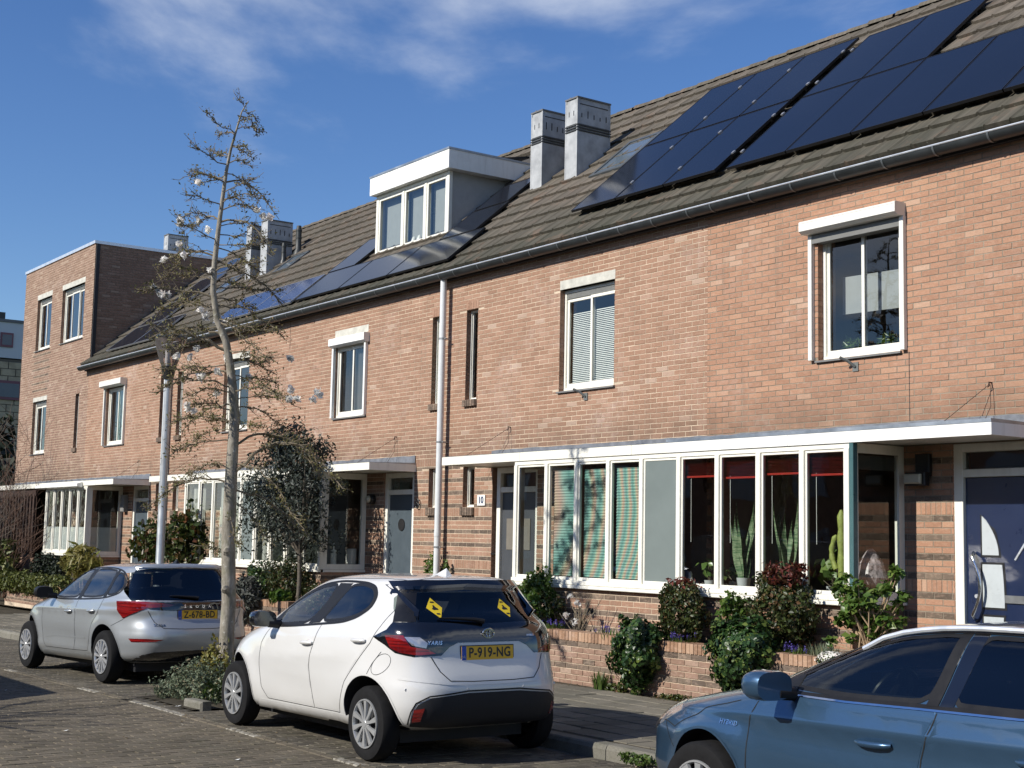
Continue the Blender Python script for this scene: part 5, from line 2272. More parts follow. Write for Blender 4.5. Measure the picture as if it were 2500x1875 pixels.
PW = carpaint('paint_white', (.60, .60, .585), 0, .3)
car = thing('white_hatchback', 'white hatchback with black tailgate and plate P-919-NG parked in the middle, seen from behind', 'car', (0, 0, 0))
vs, fs = body_mesh(lev_w, disp_w)
sk = Skin(vs, fs)
g_front = rounded([(1.42, 1.00), (1.62, 1.165), (1.84, 1.28), (2.12, 1.375), (2.42, 1.415), (2.36, 1.24), (2.20, 1.065), (1.88, 1.035)], .18, 2)
g_rear = rounded([(2.42, 1.085), (2.54, 1.26), (2.66, 1.41), (2.88, 1.425), (3.06, 1.40), (3.14, 1.33), (3.13, 1.245), (3.02, 1.175), (2.82, 1.125)], .2, 2)
g_back = rounded([(-.62, 1.375), (-.70, 1.20), (-.72, 1.135), (0, 1.12), (.72, 1.135), (.70, 1.20), (.62, 1.375), (0, 1.41)], .15, 2)
g_wind = rounded([(-.60, 1.37), (-.76, 1.08), (0, 1.05), (.76, 1.08), (.60, 1.37), (0, 1.40)], .12, 2)
cab = MB().prism([(1.55, .55), (3.3, .62), (3.42, 1.10), (3.30, 1.39), (2.2, 1.41), (1.9, 1.32), (1.45, 1.02)], 'y', -.585, .585)
cutters = [cyl(.79, -1.2, -.62, .33, .365), cyl(.79, .62, 1.2, .33, .365), cyl(3.35, -1.2, -.62, .33, .365), cyl(3.35, .62, 1.2, .33, .365), cab,
           prism_side(shrink(g_front, .03)), prism_side(shrink(g_rear, .03)), prism_rear(shrink(g_back, .03), 3.1, 4.2), prism_rear(shrink(g_wind, .04), .9, 2.1)]
bme = cut_body(sk, cutters, PW, CHARC)
body = link('body', bme, car)
# rear black panel, glass, lights
outer = [(-.73, 1.425), (-.80, 1.28), (-.87, 1.13), (-.872, 1.04), (-.85, 1.00), (-.80, .93), (-.70, .885), (-.60, .875), (-.50, .89), (-.42, .955), (-.33, .985), (.33, .985), (.42, .955), (.50, .89), (.60, .875),
         (.70, .885), (.80, .93), (.85, 1.0), (.872, 1.04), (.87, 1.13), (.80, 1.28), (.73, 1.425), (.45, 1.462), (0, 1.47), (-.45, 1.462)]
# black trim as a frame round the glass: four strips
low = [(-.845, 1.13), (-.855, 1.02), (-.80, .93), (-.70, .885), (-.60, .875), (-.50, .89), (-.42, .955), (-.33, .985), (.33, .985), (.42, .955), (.50, .89), (.60, .875), (.70, .885), (.80, .93), (.855, 1.02), (.845, 1.13), (.735, 1.145), (0, 1.13), (-.735, 1.145)]
LOW = [R(*p) for p in [(-.735, 1.145), (0, 1.13), (.735, 1.145)]] + [(.86, 1.14), (.90, 1.08), (1.04, 1.015), (.90, .96), (.80, .90), (.66, .875), (.58, .88)]
LOW = [(-a, b) for a, b in LOW[:2:-1]] + [R(-.50, .885), R(-.42, .95), R(-.33, .985), R(.33, .985), R(.42, .95), R(.50, .885)] + [(a, b) for a, b in LOW[:2:-1]][::-1][::-1]
LOWR = [(.86, 1.14), (.90, 1.08), (1.04, 1.015), (.90, .96), (.80, .90), (.66, .875), (.58, .88)]
LOW = [(-a, b) for a, b in LOWR] + [R(-.50, .885), R(-.42, .95), R(-.33, .985), R(.33, .985), R(.42, .95), R(.50, .885)] + LOWR[::-1] + [R(.735, 1.145), R(0, 1.13), R(-.735, 1.145)]
patch(car, sk, 'tailgate_black_panel', LOW, 'w', GLOSSB, .004, .035)
patch(car, sk, 'window_surround', [(-.66, 1.15), (-.86, 1.14), (-.90, 1.27), (-.93, 1.39), (-.86, 1.435), (-.72, 1.45), (-.72, 1.38), (-.70, 1.25)], 'w', simple('surround_black', (.008, .008, .009), .3), .004, .035, mirror=True)
patch(car, sk, 'window_header', [(-.64, 1.365), (-.66, 1.43), (-.4, 1.455), (.4, 1.455), (.66, 1.43), (.64, 1.365), (.4, 1.385), (-.4, 1.385)], 'r', GLOSSB, .0042, .04)
patch(car, sk, 'spoiler', [(-.66, 1.395), (-.70, 1.43), (-.45, 1.455), (0, 1.462), (.45, 1.455), (.70, 1.43), (.66, 1.395), (0, 1.425)], 'r', GLOSSB, .05, .05, skirt=.06)
patch(car, sk, 'rear_window', g_back, 'r', CARGLASS, .003, .05)
for s in (-1, 1):
    tl = patch(car, sk, 'tail_light', [(s * .90, 1.035), (s * .84, .94), (s * .76, .905), (s * .62, .888), (s * .50, .90), (s * .56, .935), (s * .68, .955), (s * .74, 1.04)], 'w', REDL, .012, .02)
    patch(car, sk, 'reversing_lamp', [(s * .62, 1.03), (s * .73, 1.03), (s * .67, .965), (s * .57, .945), (s * .56, .985)], 'w', CLEARL, .010, .02, tl)
    patch(car, sk, 'fog_reflector', [(s * .655, .36), (s * .635, .46), (s * .565, .475), (s * .595, .37)], 'w', REDL, .014, .02)
DR = [(.675, .325), (.645, .43), (.61, .50), (.52, .555)]
diff = [(-a, b) for a, b in DR] + [R(-.25, .585), R(.25, .585)] + DR[::-1] + [R(.5, .31), R(-.5, .31)]
patch(car, sk, 'lower_bumper', diff, 'w', CHARC, .009, .035)
ribbon(car, sk, 'bumper_trim', [(-a - .012, b + .012) for a, b in DR] + [R(-.25, .602), R(.25, .602)] + [(a + .012, b + .012) for a, b in DR[::-1]], 'w', SATINB, .012, .006)
ribbon(car, sk, 'panel_gap', [(-.56, .875), (-.50, .76), (-.42, .685), (-.20, .675), (.20, .675), (.42, .685), (.50, .76), (.56, .875)], 'r', GAP, .007, .002)
ribbon(car, sk, 'panel_gap', [(.93, .90), (1.02, .80), (1.08, .70)], 'w', GAP, .005, .002)
ribbon(car, sk, 'panel_gap', [(-.93, .90), (-1.02, .80), (-1.08, .70)], 'w', GAP, .005, .002)
ribbon(car, sk, 'bumper_crease', [(-.78, .70), (-.45, .665), (0, .655), (.45, .665), (.78, .70)], 'r', PW, .02, .004)
plate(car, sk, 'P-919-NG', sk.cast('r', 0, .90)[0].x + .006, -.02, .898, tilt=rad(-4))
for y in (-.75, -.26, .30, .72):
    h, n = sk.cast('r', y, .615)
    MB().lathe([(.011, .003), (.011, -.003), (.0, -.004)], h + n * .002, 'x', 12).build('parking_sensor', PW if True else BLACK, car, True)
# emblem: three ovals
em = MB()
h0, n0 = sk.cast('r', 0, 1.055)
def oval(cy, cz, a, b, th):
    pts = []
    for i in range(29):
        t = 2 * math.pi * i / 28
        pts.append(h0 + Vector((.014, cy + a * math.cos(t), cz + b * math.sin(t))))
    em.tube(pts, th, 6, cap=False)
oval(0, 0, .058, .039, .0055)
oval(0, 0, .017, .035, .0045)
oval(0, .014, .038, .015, .0045)
em.build('emblem', CHROME, car, True)
badge_text(car, sk, 'YARIS', -.52, .985, .042, CHROME, spacing=1.2, slant=.25)
badge_text(car, sk, 'HYBRID', .44, 1.03, .022, CHROME, spacing=1.1)
# wiper
pts = [sk.cast('r', y, z)[0] + Vector((.02 + k, 0, 0)) for y, z, k in ((-.02, 1.15, .02), (-.10, 1.165, .025), (-.30, 1.178, .02), (-.44, 1.18, .01))]
MB().tube(pts, [.022, .018, .010, .006], 8).build('rear_wiper', SATINB, car, True)
# warning diamonds in the rear window
YD = simple('sign_yellow', (.62, .45, .02), .5)
for (y, z, s) in ((-.40, 1.255, .072), (.30, 1.25, .066)):
    h, n = sk.cast('r', y, z)
    o = patch(car, sk, 'diamond_sign', [(y, z + s * 1.12), (y + s, z), (y, z - s * 1.12), (y - s, z)], 'r', YD, .0045, .05, skirt=.001)
    for q in ([(y - .030, z - .010), (y - .010, z + .006), (y - .012, z + .018), (y + .004, z + .020), (y + .010, z + .006), (y + .026, z - .006), (y + .026, z - .016), (y - .02, z - .018)],
              [(y - .016, z - .052), (y + .016, z - .052), (y + .016, z - .042), (y - .016, z - .042)], [(y - .02, z + .040), (y + .02, z + .040), (y + .014, z + .050), (y - .014, z + .050)]):
        patch(car, sk, 'sign_print', q, 'r', BLACK, .0065, .03, o, skirt=0)
    continue
    ms_ = MB()
    ms_.prism([(y - .03, z - .006), (y - .012, z + .012), (y - .018, z + .026), (y + .006, z + .03), (y + .012, z + .012), (y + .030, z - .004), (y + .034, z - .018), (y - .02, z - .020)], 'x', .0005, .002)
    ms_.box(.0005, .002, y - .02, y + .02, z - .045, z - .036)
    ms_.box(.0005, .002, y - .022, y + .022, z + .042, z + .050)
    ms_.build('sign_print', BLACK, o)
# roof fin
h, n = sk.cast('t', 3.1, 0)
MB().add([(3.0, -.02, h.z - .004), (3.0, .02, h.z - .004), (3.24, .035, h.z - .012), (3.24, -.035, h.z - .012), (3.19, 0, h.z + .062), (3.05, 0, h.z + .012)],
         [(0, 1, 5), (1, 2, 4, 5), (2, 3, 4), (3, 0, 5, 4)]).build('roof_antenna', PW, car)
ribbon(car, sk, 'roof_gap', [(1.98, .56), (2.4, .585), (2.9, .575), (3.25, .55), (3.40, .50)], 't', GAP, .007, .002)
ribbon(car, sk, 'roof_gap', [(1.98, -.56), (2.4, -.585), (2.9, -.575), (3.25, -.55), (3.40, -.50)], 't', GAP, .007, .002)
ribbon(car, sk, 'roof_gap', [(3.41, -.62), (3.425, -.3), (3.43, 0), (3.425, .3), (3.41, .62)], 't', GAP, .006, .002)
# sides
patch(car, sk, 'front_side_window', g_front, '-y', CARGLASS, .002, .05, mirror=True)
patch(car, sk, 'rear_side_window', g_rear, '-y', PRIVACY, .002, .05, mirror=True)
frame_w = [(1.385, .985), (1.62, 1.185), (1.86, 1.308), (2.14, 1.402), (2.44, 1.438), (2.70, 1.442), (2.92, 1.438), (3.08, 1.412), (3.168, 1.335), (3.155, 1.235), (3.03, 1.155), (2.82, 1.10), (2.42, 1.062), (1.88, 1.012)]
ribbon(car, sk, 'window_trim', rounded(frame_w, .2, 2), '-y', SATINB, .024, .0035, mirror=True, closed=True)
for g_ in (g_front, g_rear):
    ribbon(car, sk, 'window_seal', g_, '-y', SATINB, .030, .0030, mirror=True, closed=True)
patch(car, sk, 'door_pillar', [(2.21, 1.055), (2.41, 1.075), (2.55, 1.28), (2.66, 1.425), (2.43, 1.42), (2.37, 1.25)], '-y', SATINB, .004, .05, mirror=True)
patch(car, sk, 'corner_trim', [(1.36, .975), (1.44, 1.00), (1.62, 1.04), (1.62, 1.15), (1.52, 1.09)], '-y', SATINB, .005, .04, mirror=True)
dfront = [(1.50, .995), (1.36, .83), (1.33, .62), (1.36, .42), (1.47, .325), (2.40, .335), (2.37, .50), (2.355, .70), (2.42, .90), (2.47, 1.055), (2.0, 1.01)]
drear = [(2.48, 1.06), (2.43, .90), (2.365, .70), (2.38, .50), (2.41, .335), (2.88, .345), (2.93, .45), (3.02, .62), (3.20, .80), (3.36, .96), (3.44, 1.10), (3.47, 1.25), (3.44, 1.36), (3.34, 1.43)]
ribbon(car, sk, 'door_gap', dfront[:-1], '-y', GAP, .006, .0018, mirror=True)
ribbon(car, sk, 'door_gap', drear[4:], '-y', GAP, .006, .0018, mirror=True)
dp = patch(car, sk, 'front_door', shrink([(1.52, .985), (1.375, .83), (1.345, .62), (1.375, .425), (1.48, .34), (2.385, .35), (2.355, .50), (2.34, .70), (2.405, .90), (2.44, 1.035), (2.0, .995)], .0), '-y', PW, .0012, .06, skirt=.004)
dr_ = patch(car, sk, 'rear_door', [(2.475, 1.04), (2.445, .90), (2.38, .70), (2.395, .50), (2.425, .35), (2.87, .36), (2.915, .45), (3.005, .63), (3.185, .81), (3.33, .95), (3.38, 1.06), (3.20, 1.12), (3.04, 1.13), (2.82, 1.08)], '-y', PW, .0012, .06, skirt=.004)
handle(car, sk, 2.20, 2.40, .885, .895, PW, dp)
handle(car, sk, 3.10, 3.30, .965, .975, PW, dr_)
ribbon(car, sk, 'fuel_flap_gap', [(3.52 + .10 * math.cos(a) + .02 * math.sin(a), .80 + .085 * math.sin(a) + .02 * math.cos(a)) for a in [2 * math.pi * i / 24 for i in range(24)]], '-y', GAP, .004, .0018, closed=True)
patch(car, sk, 'sill_skirt', [(1.22, .235), (3.0, .255), (3.02, .33), (1.30, .30)], '-y', PW, .018, .05, skirt=.02, mirror=True)
mirror_part(car, 1.60, 1.065, -.96, GLOSSB)
m2 = mirror_part(car, 1.60, 1.065, .93, GLOSSB)
for x, y, s in ((.79, -.782, -1), (3.35, -.782, -1), (.79, .782, 1), (3.35, .782, 1)):
    wheel(car, x, y, .305, .185, s, simple('hubcap_silver', (.46, .47, .47), .3, .55, var=.05), (10, .024, .044, .10))
for xc in (.79, 3.35):
    ribbon(car, sk, 'arch_lip', [(xc + .374 * math.cos(a), .33 + .374 * math.sin(a)) for a in [math.pi * i / 24 for i in range(-2, 27)]], '-y', PW, .016, .004, mirror=True)
patch(car, sk, 'headlight', [(.10, .70), (.18, .62), (.40, .70), (.62, .80), (.50, .84)], '-y', CLEARL, .004, .03, mirror=True)
seats(car, [(2.0, -.33), (2.0, .33), (2.85, -.33), (2.85, .33)], .62, 1.62)
MB().box(.5, 3.5, -.62, .62, .15, .27).build('underbody', CHARC, car)
place(car, (-13.73, -5.15, .06), 0)

# ============================================================ silver hatchback
lev_s = [
    (.35, .20, 4.05, .26, .76, 4.2, 5.0),
    (.10, .27, 4.24, .32, .83, 3.6, 5.0),
    (.0, .42, 4.34, .46, .872, 3.0, 4.8),
    (.0, .55, 4.362, .58, .892, 2.9, 4.6),
    (.05, .66, 4.35, .68, .896, 3.1, 4.4),
    (.18, .76, 4.28, .80, .896, 3.4, 4.6),
    (.50, .86, 4.26, .93, .888, 4.0, 4.8),
    (.95, .94, 4.24, 1.02, .868, 4.6, 4.8),
    (1.25, 1.00, 4.16, 1.08, .835, 5.2, 4.8),
    (1.55, 1.13, 4.06, 1.18, .775, 5.4, 5.0),
    (1.85, 1.26, 3.96, 1.29, .715, 5.4, 5.0),
    (2.12, 1.355, 3.88, 1.38, .655, 5.0, 5.0),
    (2.35, 1.41, 3.86, 1.42, .590, 4.4, 4.6),
    (2.60, 1.445, 3.76, 1.447, .48, 3.6, 4.0),
    (2.85, 1.464, 3.55, 1.462, .32, 3.0, 3.2),
    (3.1, 1.471, 3.3, 1.470, .08, 2.4, 2.4)]


def disp_s(x, z):
    d = 0
    for xc, zc in ((.84, .33), (3.49, .33)):
        r = math.hypot(x - xc, z - zc)
        d += .020 * math.exp(-((r - .42) / .10) ** 2)
    d += .012 * math.exp(-((z - (.86 + .015 * (x - 2))) / .03) ** 2)
    d -= .016 * math.exp(-((z - .52) / .10) ** 2) * math.exp(-((x - 2.2) / .8) ** 2)
    d += .010 * math.exp(-((z - .36) / .05) ** 2)
    return d


PS = carpaint('paint_silver', (.37, .395, .41), .5, .34, .25)
car = thing('silver_hatchback', 'silver grey hatchback with plate Z-678-BD parked farthest to the left', 'car', (0, 0, 0))
vs, fs = body_mesh(lev_s, disp_s)
sk = Skin(vs, fs)
gf = rounded([(1.50, 1.02), (1.75, 1.15), (2.08, 1.28), (2.42, 1.365), (2.60, 1.375), (2.55, 1.02), (2.0, 1.0)], .14, 2)
gr = rounded([(2.64, 1.03), (2.70, 1.378), (3.02, 1.385), (3.36, 1.365), (3.36, 1.06), (3.0, 1.035)], .14, 2)
gq = rounded([(3.41, 1.07), (3.42, 1.35), (3.58, 1.325), (3.70, 1.24), (3.72, 1.16), (3.62, 1.09)], .18, 2)
gb = rounded([(-.70, 1.375), (-.80, 1.12), (-.80, 1.03), (0, 1.0), (.80, 1.03), (.80, 1.12), (.70, 1.375), (0, 1.40)], .12, 2)
gw = rounded([(-.63, 1.34), (-.78, 1.07), (0, 1.04), (.78, 1.07), (.63, 1.34), (0, 1.37)], .12, 2)
cab = MB().prism([(1.7, .55), (3.7, .62), (3.85, 1.03), (3.70, 1.35), (2.5, 1.37), (2.15, 1.28), (1.65, 1.0)], 'y', -.60, .60)
cutters = [cyl(.84, -1.2, -.64, .34, .375), cyl(.84, .64, 1.2, .34, .375), cyl(3.49, -1.2, -.64, .34, .375), cyl(3.49, .64, 1.2, .34, .375), cab,
           prism_side(shrink(gf, .03)), prism_side(shrink(gr, .03)), prism_side(shrink(gq, .04)), prism_rear(shrink(gb, .05), 3.4, 4.7), prism_rear(shrink(gw, .04), 1.0, 2.4)]
link('body', cut_body(sk, cutters, PS, CHARC), car)
patch(car, sk, 'rear_window', [(-.99, 1.375), (-.96, 1.2), (-.88, 1.05), (-.79, .995), R(-.66, .955), R(0, .94), R(.66, .955), (.79, .995), (.88, 1.05), (.96, 1.2), (.99, 1.375), R(.4, 1.408, .5), R(-.4, 1.408, .5)], 'w', PRIVACY, .004, .05)
patch(car, sk, 'tailgate_black_panel', [(-.66, .962), (-.60, .915), (-.35, .895), (.35, .895), (.60, .915), (.66, .962), (.3, 1.01), (-.3, 1.01)], 'r', GLOSSB, .003, .05)
patch(car, sk, 'spoiler', [(-.58, 1.395), (-.50, 1.428), (0, 1.436), (.50, 1.428), (.58, 1.395), (0, 1.412)], 'r', PS, .03, .05, skirt=.04)
for s in (-1, 1):
    patch(car, sk, 'tail_light', [(s * 1.07, 1.005), (s * 1.03, .90), (s * .93, .80), (s * .80, .86), (s * .62, .93), (s * .40, .945), (s * .30, .968), (s * .55, 1.0), (s * .75, 1.012)], 'w', REDL, .010, .022)
    patch(car, sk, 'rear_reflector', [(s * .82, .565), (s * .78, .525), (s * .50, .535), (s * .42, .555), (s * .60, .568)], 'w', REDL, .006, .03)
patch(car, sk, 'lower_bumper', [(-.74, .285), (-.66, .37), (-.55, .405), (0, .42), (.55, .405), (.66, .37), (.74, .285)], 'r', GLOSSB, .004, .04)
ribbon(car, sk, 'panel_gap', [(-.62, .90), (-.55, .76), (-.46, .69), (-.2, .68), (.2, .68), (.46, .69), (.55, .76), (.62, .90)], 'r', GAP, .007, .002)
ribbon(car, sk, 'panel_gap', [(-.93, .79), (-1.05, .74), (-1.15, .70)], 'w', GAP, .005, .002)
plate(car, sk, 'Z-678-BD', sk.cast('r', 0, .845)[0].x + .006, 0, .845, tilt=rad(-3))
badge_text(car, sk, 'ŠKODA', 0, .945, .048, CHROME, spacing=3.0)
badge_text(car, sk, 'SCALA', -.50, .725, .040, CHROME, spacing=1.1)
pts = [sk.cast('r', y, z)[0] + Vector((.015 + k, 0, 0)) for y, z, k in ((.02, 1.05, .02), (-.06, 1.06, .025), (-.28, 1.075, .02), (-.34, 1.075, .01))]
MB().tube(pts, [.02, .016, .010, .006], 8).build('rear_wiper', SATINB, car, True)
h, n = sk.cast('t', 3.55, 0)
MB().add([(3.45, -.02, h.z - .004), (3.45, .02, h.z - .004), (3.66, .03, h.z - .01), (3.66, -.03, h.z - .01), (3.62, 0, h.z + .06), (3.5, 0, h.z + .012)],
         [(0, 1, 5), (1, 2, 4, 5), (2, 3, 4), (3, 0, 5, 4)]).build('roof_antenna', SATINB, car)
patch(car, sk, 'front_side_window', gf, '-y', CARGLASS, .002, .05, mirror=True)
patch(car, sk, 'rear_side_window', gr, '-y', PRIVACY, .002, .05, mirror=True)
patch(car, sk, 'quarter_window', gq, '-y', PRIVACY, .002, .05, mirror=True)
tr_ = rounded([(1.44, .995), (1.74, 1.168), (2.06, 1.298), (2.42, 1.385), (2.8, 1.402), (3.2, 1.398), (3.5, 1.37), (3.68, 1.30), (3.76, 1.18), (3.70, 1.09), (3.4, 1.03), (2.8, 1.0), (2.0, .975)], .2, 2)
ribbon(car, sk, 'window_trim', tr_, '-y', SATINB, .022, .0035, mirror=True, closed=True)
for g_ in (gf, gr, gq):
    ribbon(car, sk, 'window_seal', g_, '-y', SATINB, .026, .0030, mirror=True, closed=True)
patch(car, sk, 'door_pillar', [(2.55, 1.0), (2.66, 1.01), (2.70, 1.385), (2.60, 1.38)], '-y', SATINB, .004, .05, mirror=True)
patch(car, sk, 'quarter_pillar', [(3.345, 1.04), (3.42, 1.05), (3.43, 1.37), (3.355, 1.375)], '-y', SATINB, .004, .05, mirror=True)
for ln in ([(1.52, 1.0), (1.40, .90), (1.37, .70), (1.40, .42), (1.48, .33), (2.50, .345), (2.56, .5), (2.58, .8), (2.60, 1.0)], [(2.50, .345), (2.98, .36), (3.06, .50), (3.14, .70), (3.32, .86), (3.40, 1.02)]):
    ribbon(car, sk, 'door_gap', ln, '-y', GAP, .006, .0018, mirror=True)
dp = patch(car, sk, 'front_door', [(1.52, .97), (1.42, .90), (1.385, .70), (1.415, .43), (1.49, .345), (2.49, .36), (2.545, .5), (2.565, .8), (2.58, .985), (2.0, .965)], '-y', PS, .0012, .06, skirt=.004)
dr_ = patch(car, sk, 'rear_door', [(2.61, .985), (2.595, .8), (2.575, .5), (2.52, .36), (2.97, .375), (3.045, .50), (3.125, .71), (3.30, .87), (3.37, 1.01), (3.0, .995)], '-y', PS, .0012, .06, skirt=.004)
handle(car, sk, 2.27, 2.48, .835, .84, PS, dp)
handle(car, sk, 3.02, 3.22, .862, .868, PS, dr_)
ribbon(car, sk, 'lower_crease', [(1.5, .47), (1.9, .50), (2.9, .515)], '-y', PS, .02, .005, mirror=True)
patch(car, sk, 'sill_skirt', [(1.28, .23), (3.12, .25), (3.14, .31), (1.34, .29)], '-y', PS, .016, .05, skirt=.02, mirror=True)
mirror_part(car, 1.72, 1.06, -.985, SATINB)
mirror_part(car, 1.72, 1.06, .955, SATINB)
for x, y, s in ((.84, -.80, -1), (3.49, -.80, -1), (.84, .80, 1), (3.49, .80, 1)):
    wheel(car, x, y, .318, .20, s, simple('hubcap_bright', (.58, .59, .60), .25, .6, var=.05), (13, .018, .034, -.05))
for xc in (.84, 3.49):
    ribbon(car, sk, 'arch_lip', [(xc + .384 * math.cos(a), .34 + .384 * math.sin(a)) for a in [math.pi * i / 24 for i in range(-2, 27)]], '-y', PS, .014, .003, mirror=True)
patch(car, sk, 'headlight', [(.08, .66), (.18, .60), (.40, .66), (.60, .76), (.45, .79)], '-y', CLEARL, .004, .03, mirror=True)
seats(car, [(2.15, -.34), (2.15, .34), (3.05, -.34), (3.05, .34)], .60, 1.75)
MB().box(.5, 3.9, -.62, .62, .15, .27).build('underbody', CHARC, car)
# parked slightly askew
place(car, (-20.96, -4.86 + .05, .0), rad(-2.4) * -1 * -1, rad(0))
car.location = (-20.90, -5.02, .0)
car.rotation_euler = (0, rad(-.69), rad(2.6))

# ============================================================ blue estate
lev_b = [
    (.32, .19, 4.25, .26, .76, 4.0, 5.0),
    (.08, .27, 4.46, .32, .83, 3.2, 5.0),
    (.0, .42, 4.54, .46, .868, 3.1, 4.6),
    (.0, .55, 4.56, .58, .880, 3.0, 4.6),
    (.06, .66, 4.55, .70, .884, 3.2, 4.6),
    (.20, .775, 4.50, .84, .880, 3.0, 4.6),
    (.55, .865, 4.48, .96, .872, 3.6, 4.8),
    (.98, .95, 4.45, 1.04, .855, 4.4, 4.8),
    (1.22, .995, 4.38, 1.09, .825, 5.2, 4.8),
    (1.52, 1.12, 4.28, 1.18, .765, 5.4, 5.0),
    (1.84, 1.25, 4.18, 1.28, .705, 5.4, 5.0),
    (2.10, 1.345, 4.12, 1.37, .648, 5.0, 5.0),
    (2.34, 1.405, 4.10, 1.415, .590, 4.4, 4.6),
    (2.58, 1.438, 3.98, 1.440, .48, 3.6, 4.0),
    (2.85, 1.457, 3.7, 1.455, .32, 3.0, 3.2),
    (3.1, 1.463, 3.4, 1.463, .08, 2.4, 2.4)]


def disp_b(x, z):
    d = 0
    for xc, zc in ((.96, .32), (3.56, .32)):
        r = math.hypot(x - xc, z - zc)
        d += .024 * math.exp(-((r - .42) / .09) ** 2)
    d += .014 * math.exp(-((z - (.855 + .02 * (x - 2))) / .032) ** 2)
    d -= .014 * math.exp(-((z - .74) / .06) ** 2) * (1 if x > 1.3 else 0) * min(1, max(0, (x - 1.3) / .5))
    return d


PB = carpaint('paint_blue', (.046, .10, .175), .6, .28, .35)
car = thing('blue_estate', 'metallic blue estate car cut off by the lower right corner, its nose to the left', 'car', (0, 0, 0))
vs, fs = body_mesh(lev_b, disp_b)
sk = Skin(vs, fs)
gf = rounded([(1.60, 1.055), (1.80, 1.15), (2.06, 1.265), (2.34, 1.345), (2.62, 1.378), (2.72, 1.38), (2.64, 1.04), (2.1, 1.022), (1.66, 1.03)], .12, 2)
gr = rounded([(2.78, 1.042), (2.85, 1.383), (3.20, 1.385), (3.56, 1.36), (3.66, 1.07), (3.2, 1.048)], .12, 2)
gb = rounded([(-.66, 1.36), (-.76, 1.12), (0, 1.10), (.76, 1.12), (.66, 1.36), (0, 1.38)], .12, 2)
gw = rounded([(-.63, 1.34), (-.78, 1.06), (0, 1.03), (.78, 1.06), (.63, 1.34), (0, 1.37)], .12, 2)
cab = MB().prism([(1.7, .60), (3.9, .62), (4.05, 1.05), (3.90, 1.35), (2.5, 1.36), (2.10, 1.26), (1.62, 1.0)], 'y', -.615, .615)
cutters = [cyl(.96, -1.2, -.64, .335, .375), cyl(.96, .64, 1.2, .335, .375), cyl(3.56, -1.2, -.64, .335, .375), cyl(3.56, .64, 1.2, .335, .375), cab,
           prism_side(shrink(gf, .02)), prism_side(shrink(gr, .02)), prism_rear(shrink(gw, .03), 1.0, 2.4), prism_rear(shrink(gb, .03), 3.7, 4.8)]
link('body', cut_body(sk, cutters, PB, CHARC), car)
patch(car, sk, 'windscreen', gw, 'f', CARGLASS, .002, .05)
patch(car, sk, 'rear_window', gb, 'r', PRIVACY, .002, .05)
patch(car, sk, 'front_side_window', gf, '-y', CARGLASS, .002, .05, mirror=True)
patch(car, sk, 'rear_side_window', gr, '-y', PRIVACY, .002, .05, mirror=True)
tr_ = rounded([(1.50, 1.02), (1.78, 1.170), (2.04, 1.290), (2.32, 1.368), (2.70, 1.404), (3.2, 1.408), (3.62, 1.382), (3.80, 1.20), (3.78, 1.07), (3.2, 1.028), (2.6, 1.015), (2.1, 1.0), (1.7, .995)], .16, 2)
ribbon(car, sk, 'window_trim', tr_, '-y', SATINB, .034, .0035, mirror=True, closed=True)
for g_ in (gf, gr):
    ribbon(car, sk, 'window_seal', g_, '-y', SATINB, .030, .0030, mirror=True, closed=True)
ribbon(car, sk, 'chrome_strip', [(1.70, .985), (2.1, .988), (2.6, 1.002), (3.2, 1.015), (3.76, 1.05)], '-y', CHROME, .012, .006, mirror=True)
patch(car, sk, 'front_door_pillar', [(2.63, 1.02), (2.705, 1.025), (2.765, 1.395), (2.70, 1.39)], '-y', SATINB, .005, .04, mirror=True)
patch(car, sk, 'rear_door_pillar', [(2.715, 1.025), (2.80, 1.03), (2.87, 1.395), (2.775, 1.395)], '-y', GLOSSB, .005, .04, mirror=True)
patch(car, sk, 'corner_trim', [(1.45, 1.0), (1.70, 1.0), (1.70, 1.10), (1.62, 1.085)], '-y', SATINB, .006, .03, mirror=True)
for ln in ([(1.56, 1.02), (1.42, .93), (1.37, .80), (1.36, .55), (1.40, .38), (1.5, .31), (2.55, .325), (2.60, .5), (2.62, .75), (2.70, .95), (2.72, 1.02)], [(2.55, .325), (3.1, .34), (3.22, .55), (3.38, .74), (3.60, .88), (3.68, 1.05)]):
    ribbon(car, sk, 'door_gap', ln, '-y', GAP, .007, .0018, mirror=True)
dp = patch(car, sk, 'front_door', [(1.55, .985), (1.435, .93), (1.385, .80), (1.375, .55), (1.415, .39), (1.51, .325), (2.54, .34), (2.585, .5), (2.605, .75), (2.68, .94), (2.70, .998), (2.1, .985)], '-y', PB, .0012, .06, skirt=.004)
handle(car, sk, 2.20, 2.44, .795, .80, PB, dp)
dr_ = patch(car, sk, 'rear_door', [(2.735, .998), (2.715, .94), (2.64, .75), (2.615, .5), (2.575, .34), (3.09, .355), (3.205, .56), (3.365, .75), (3.59, .895), (3.63, 1.02), (3.2, 1.005)], '-y', PB, .0012, .06, skirt=.004)
handle(car, sk, 3.20, 3.44, .82, .825, PB, dr_)
badge_text(car, sk, 'HYBRID', 1.19, .775, .042, CHROME, '-y', 1.1, 1.0)
patch(car, sk, 'headlight', [(.10, .66), (.16, .60), (.34, .66), (.60, .78), (.56, .83), (.30, .80)], '-y', CLEARL, .004, .03, mirror=True)
patch(car, sk, 'headlight_edge', [(.10, .66), (.16, .60), (.34, .66), (.34, .69), (.17, .64)], '-y', SATINB, .006, .03, mirror=True)
ribbon(car, sk, 'bumper_gap', [(.44, .70), (.55, .62), (.62, .56)], '-y', GAP, .006, .002, mirror=True)
ribbon(car, sk, 'bonnet_gap', [(.42, .66), (.62, .76), (.9, .79), (1.25, .80)], 't', GAP, .006, .002)
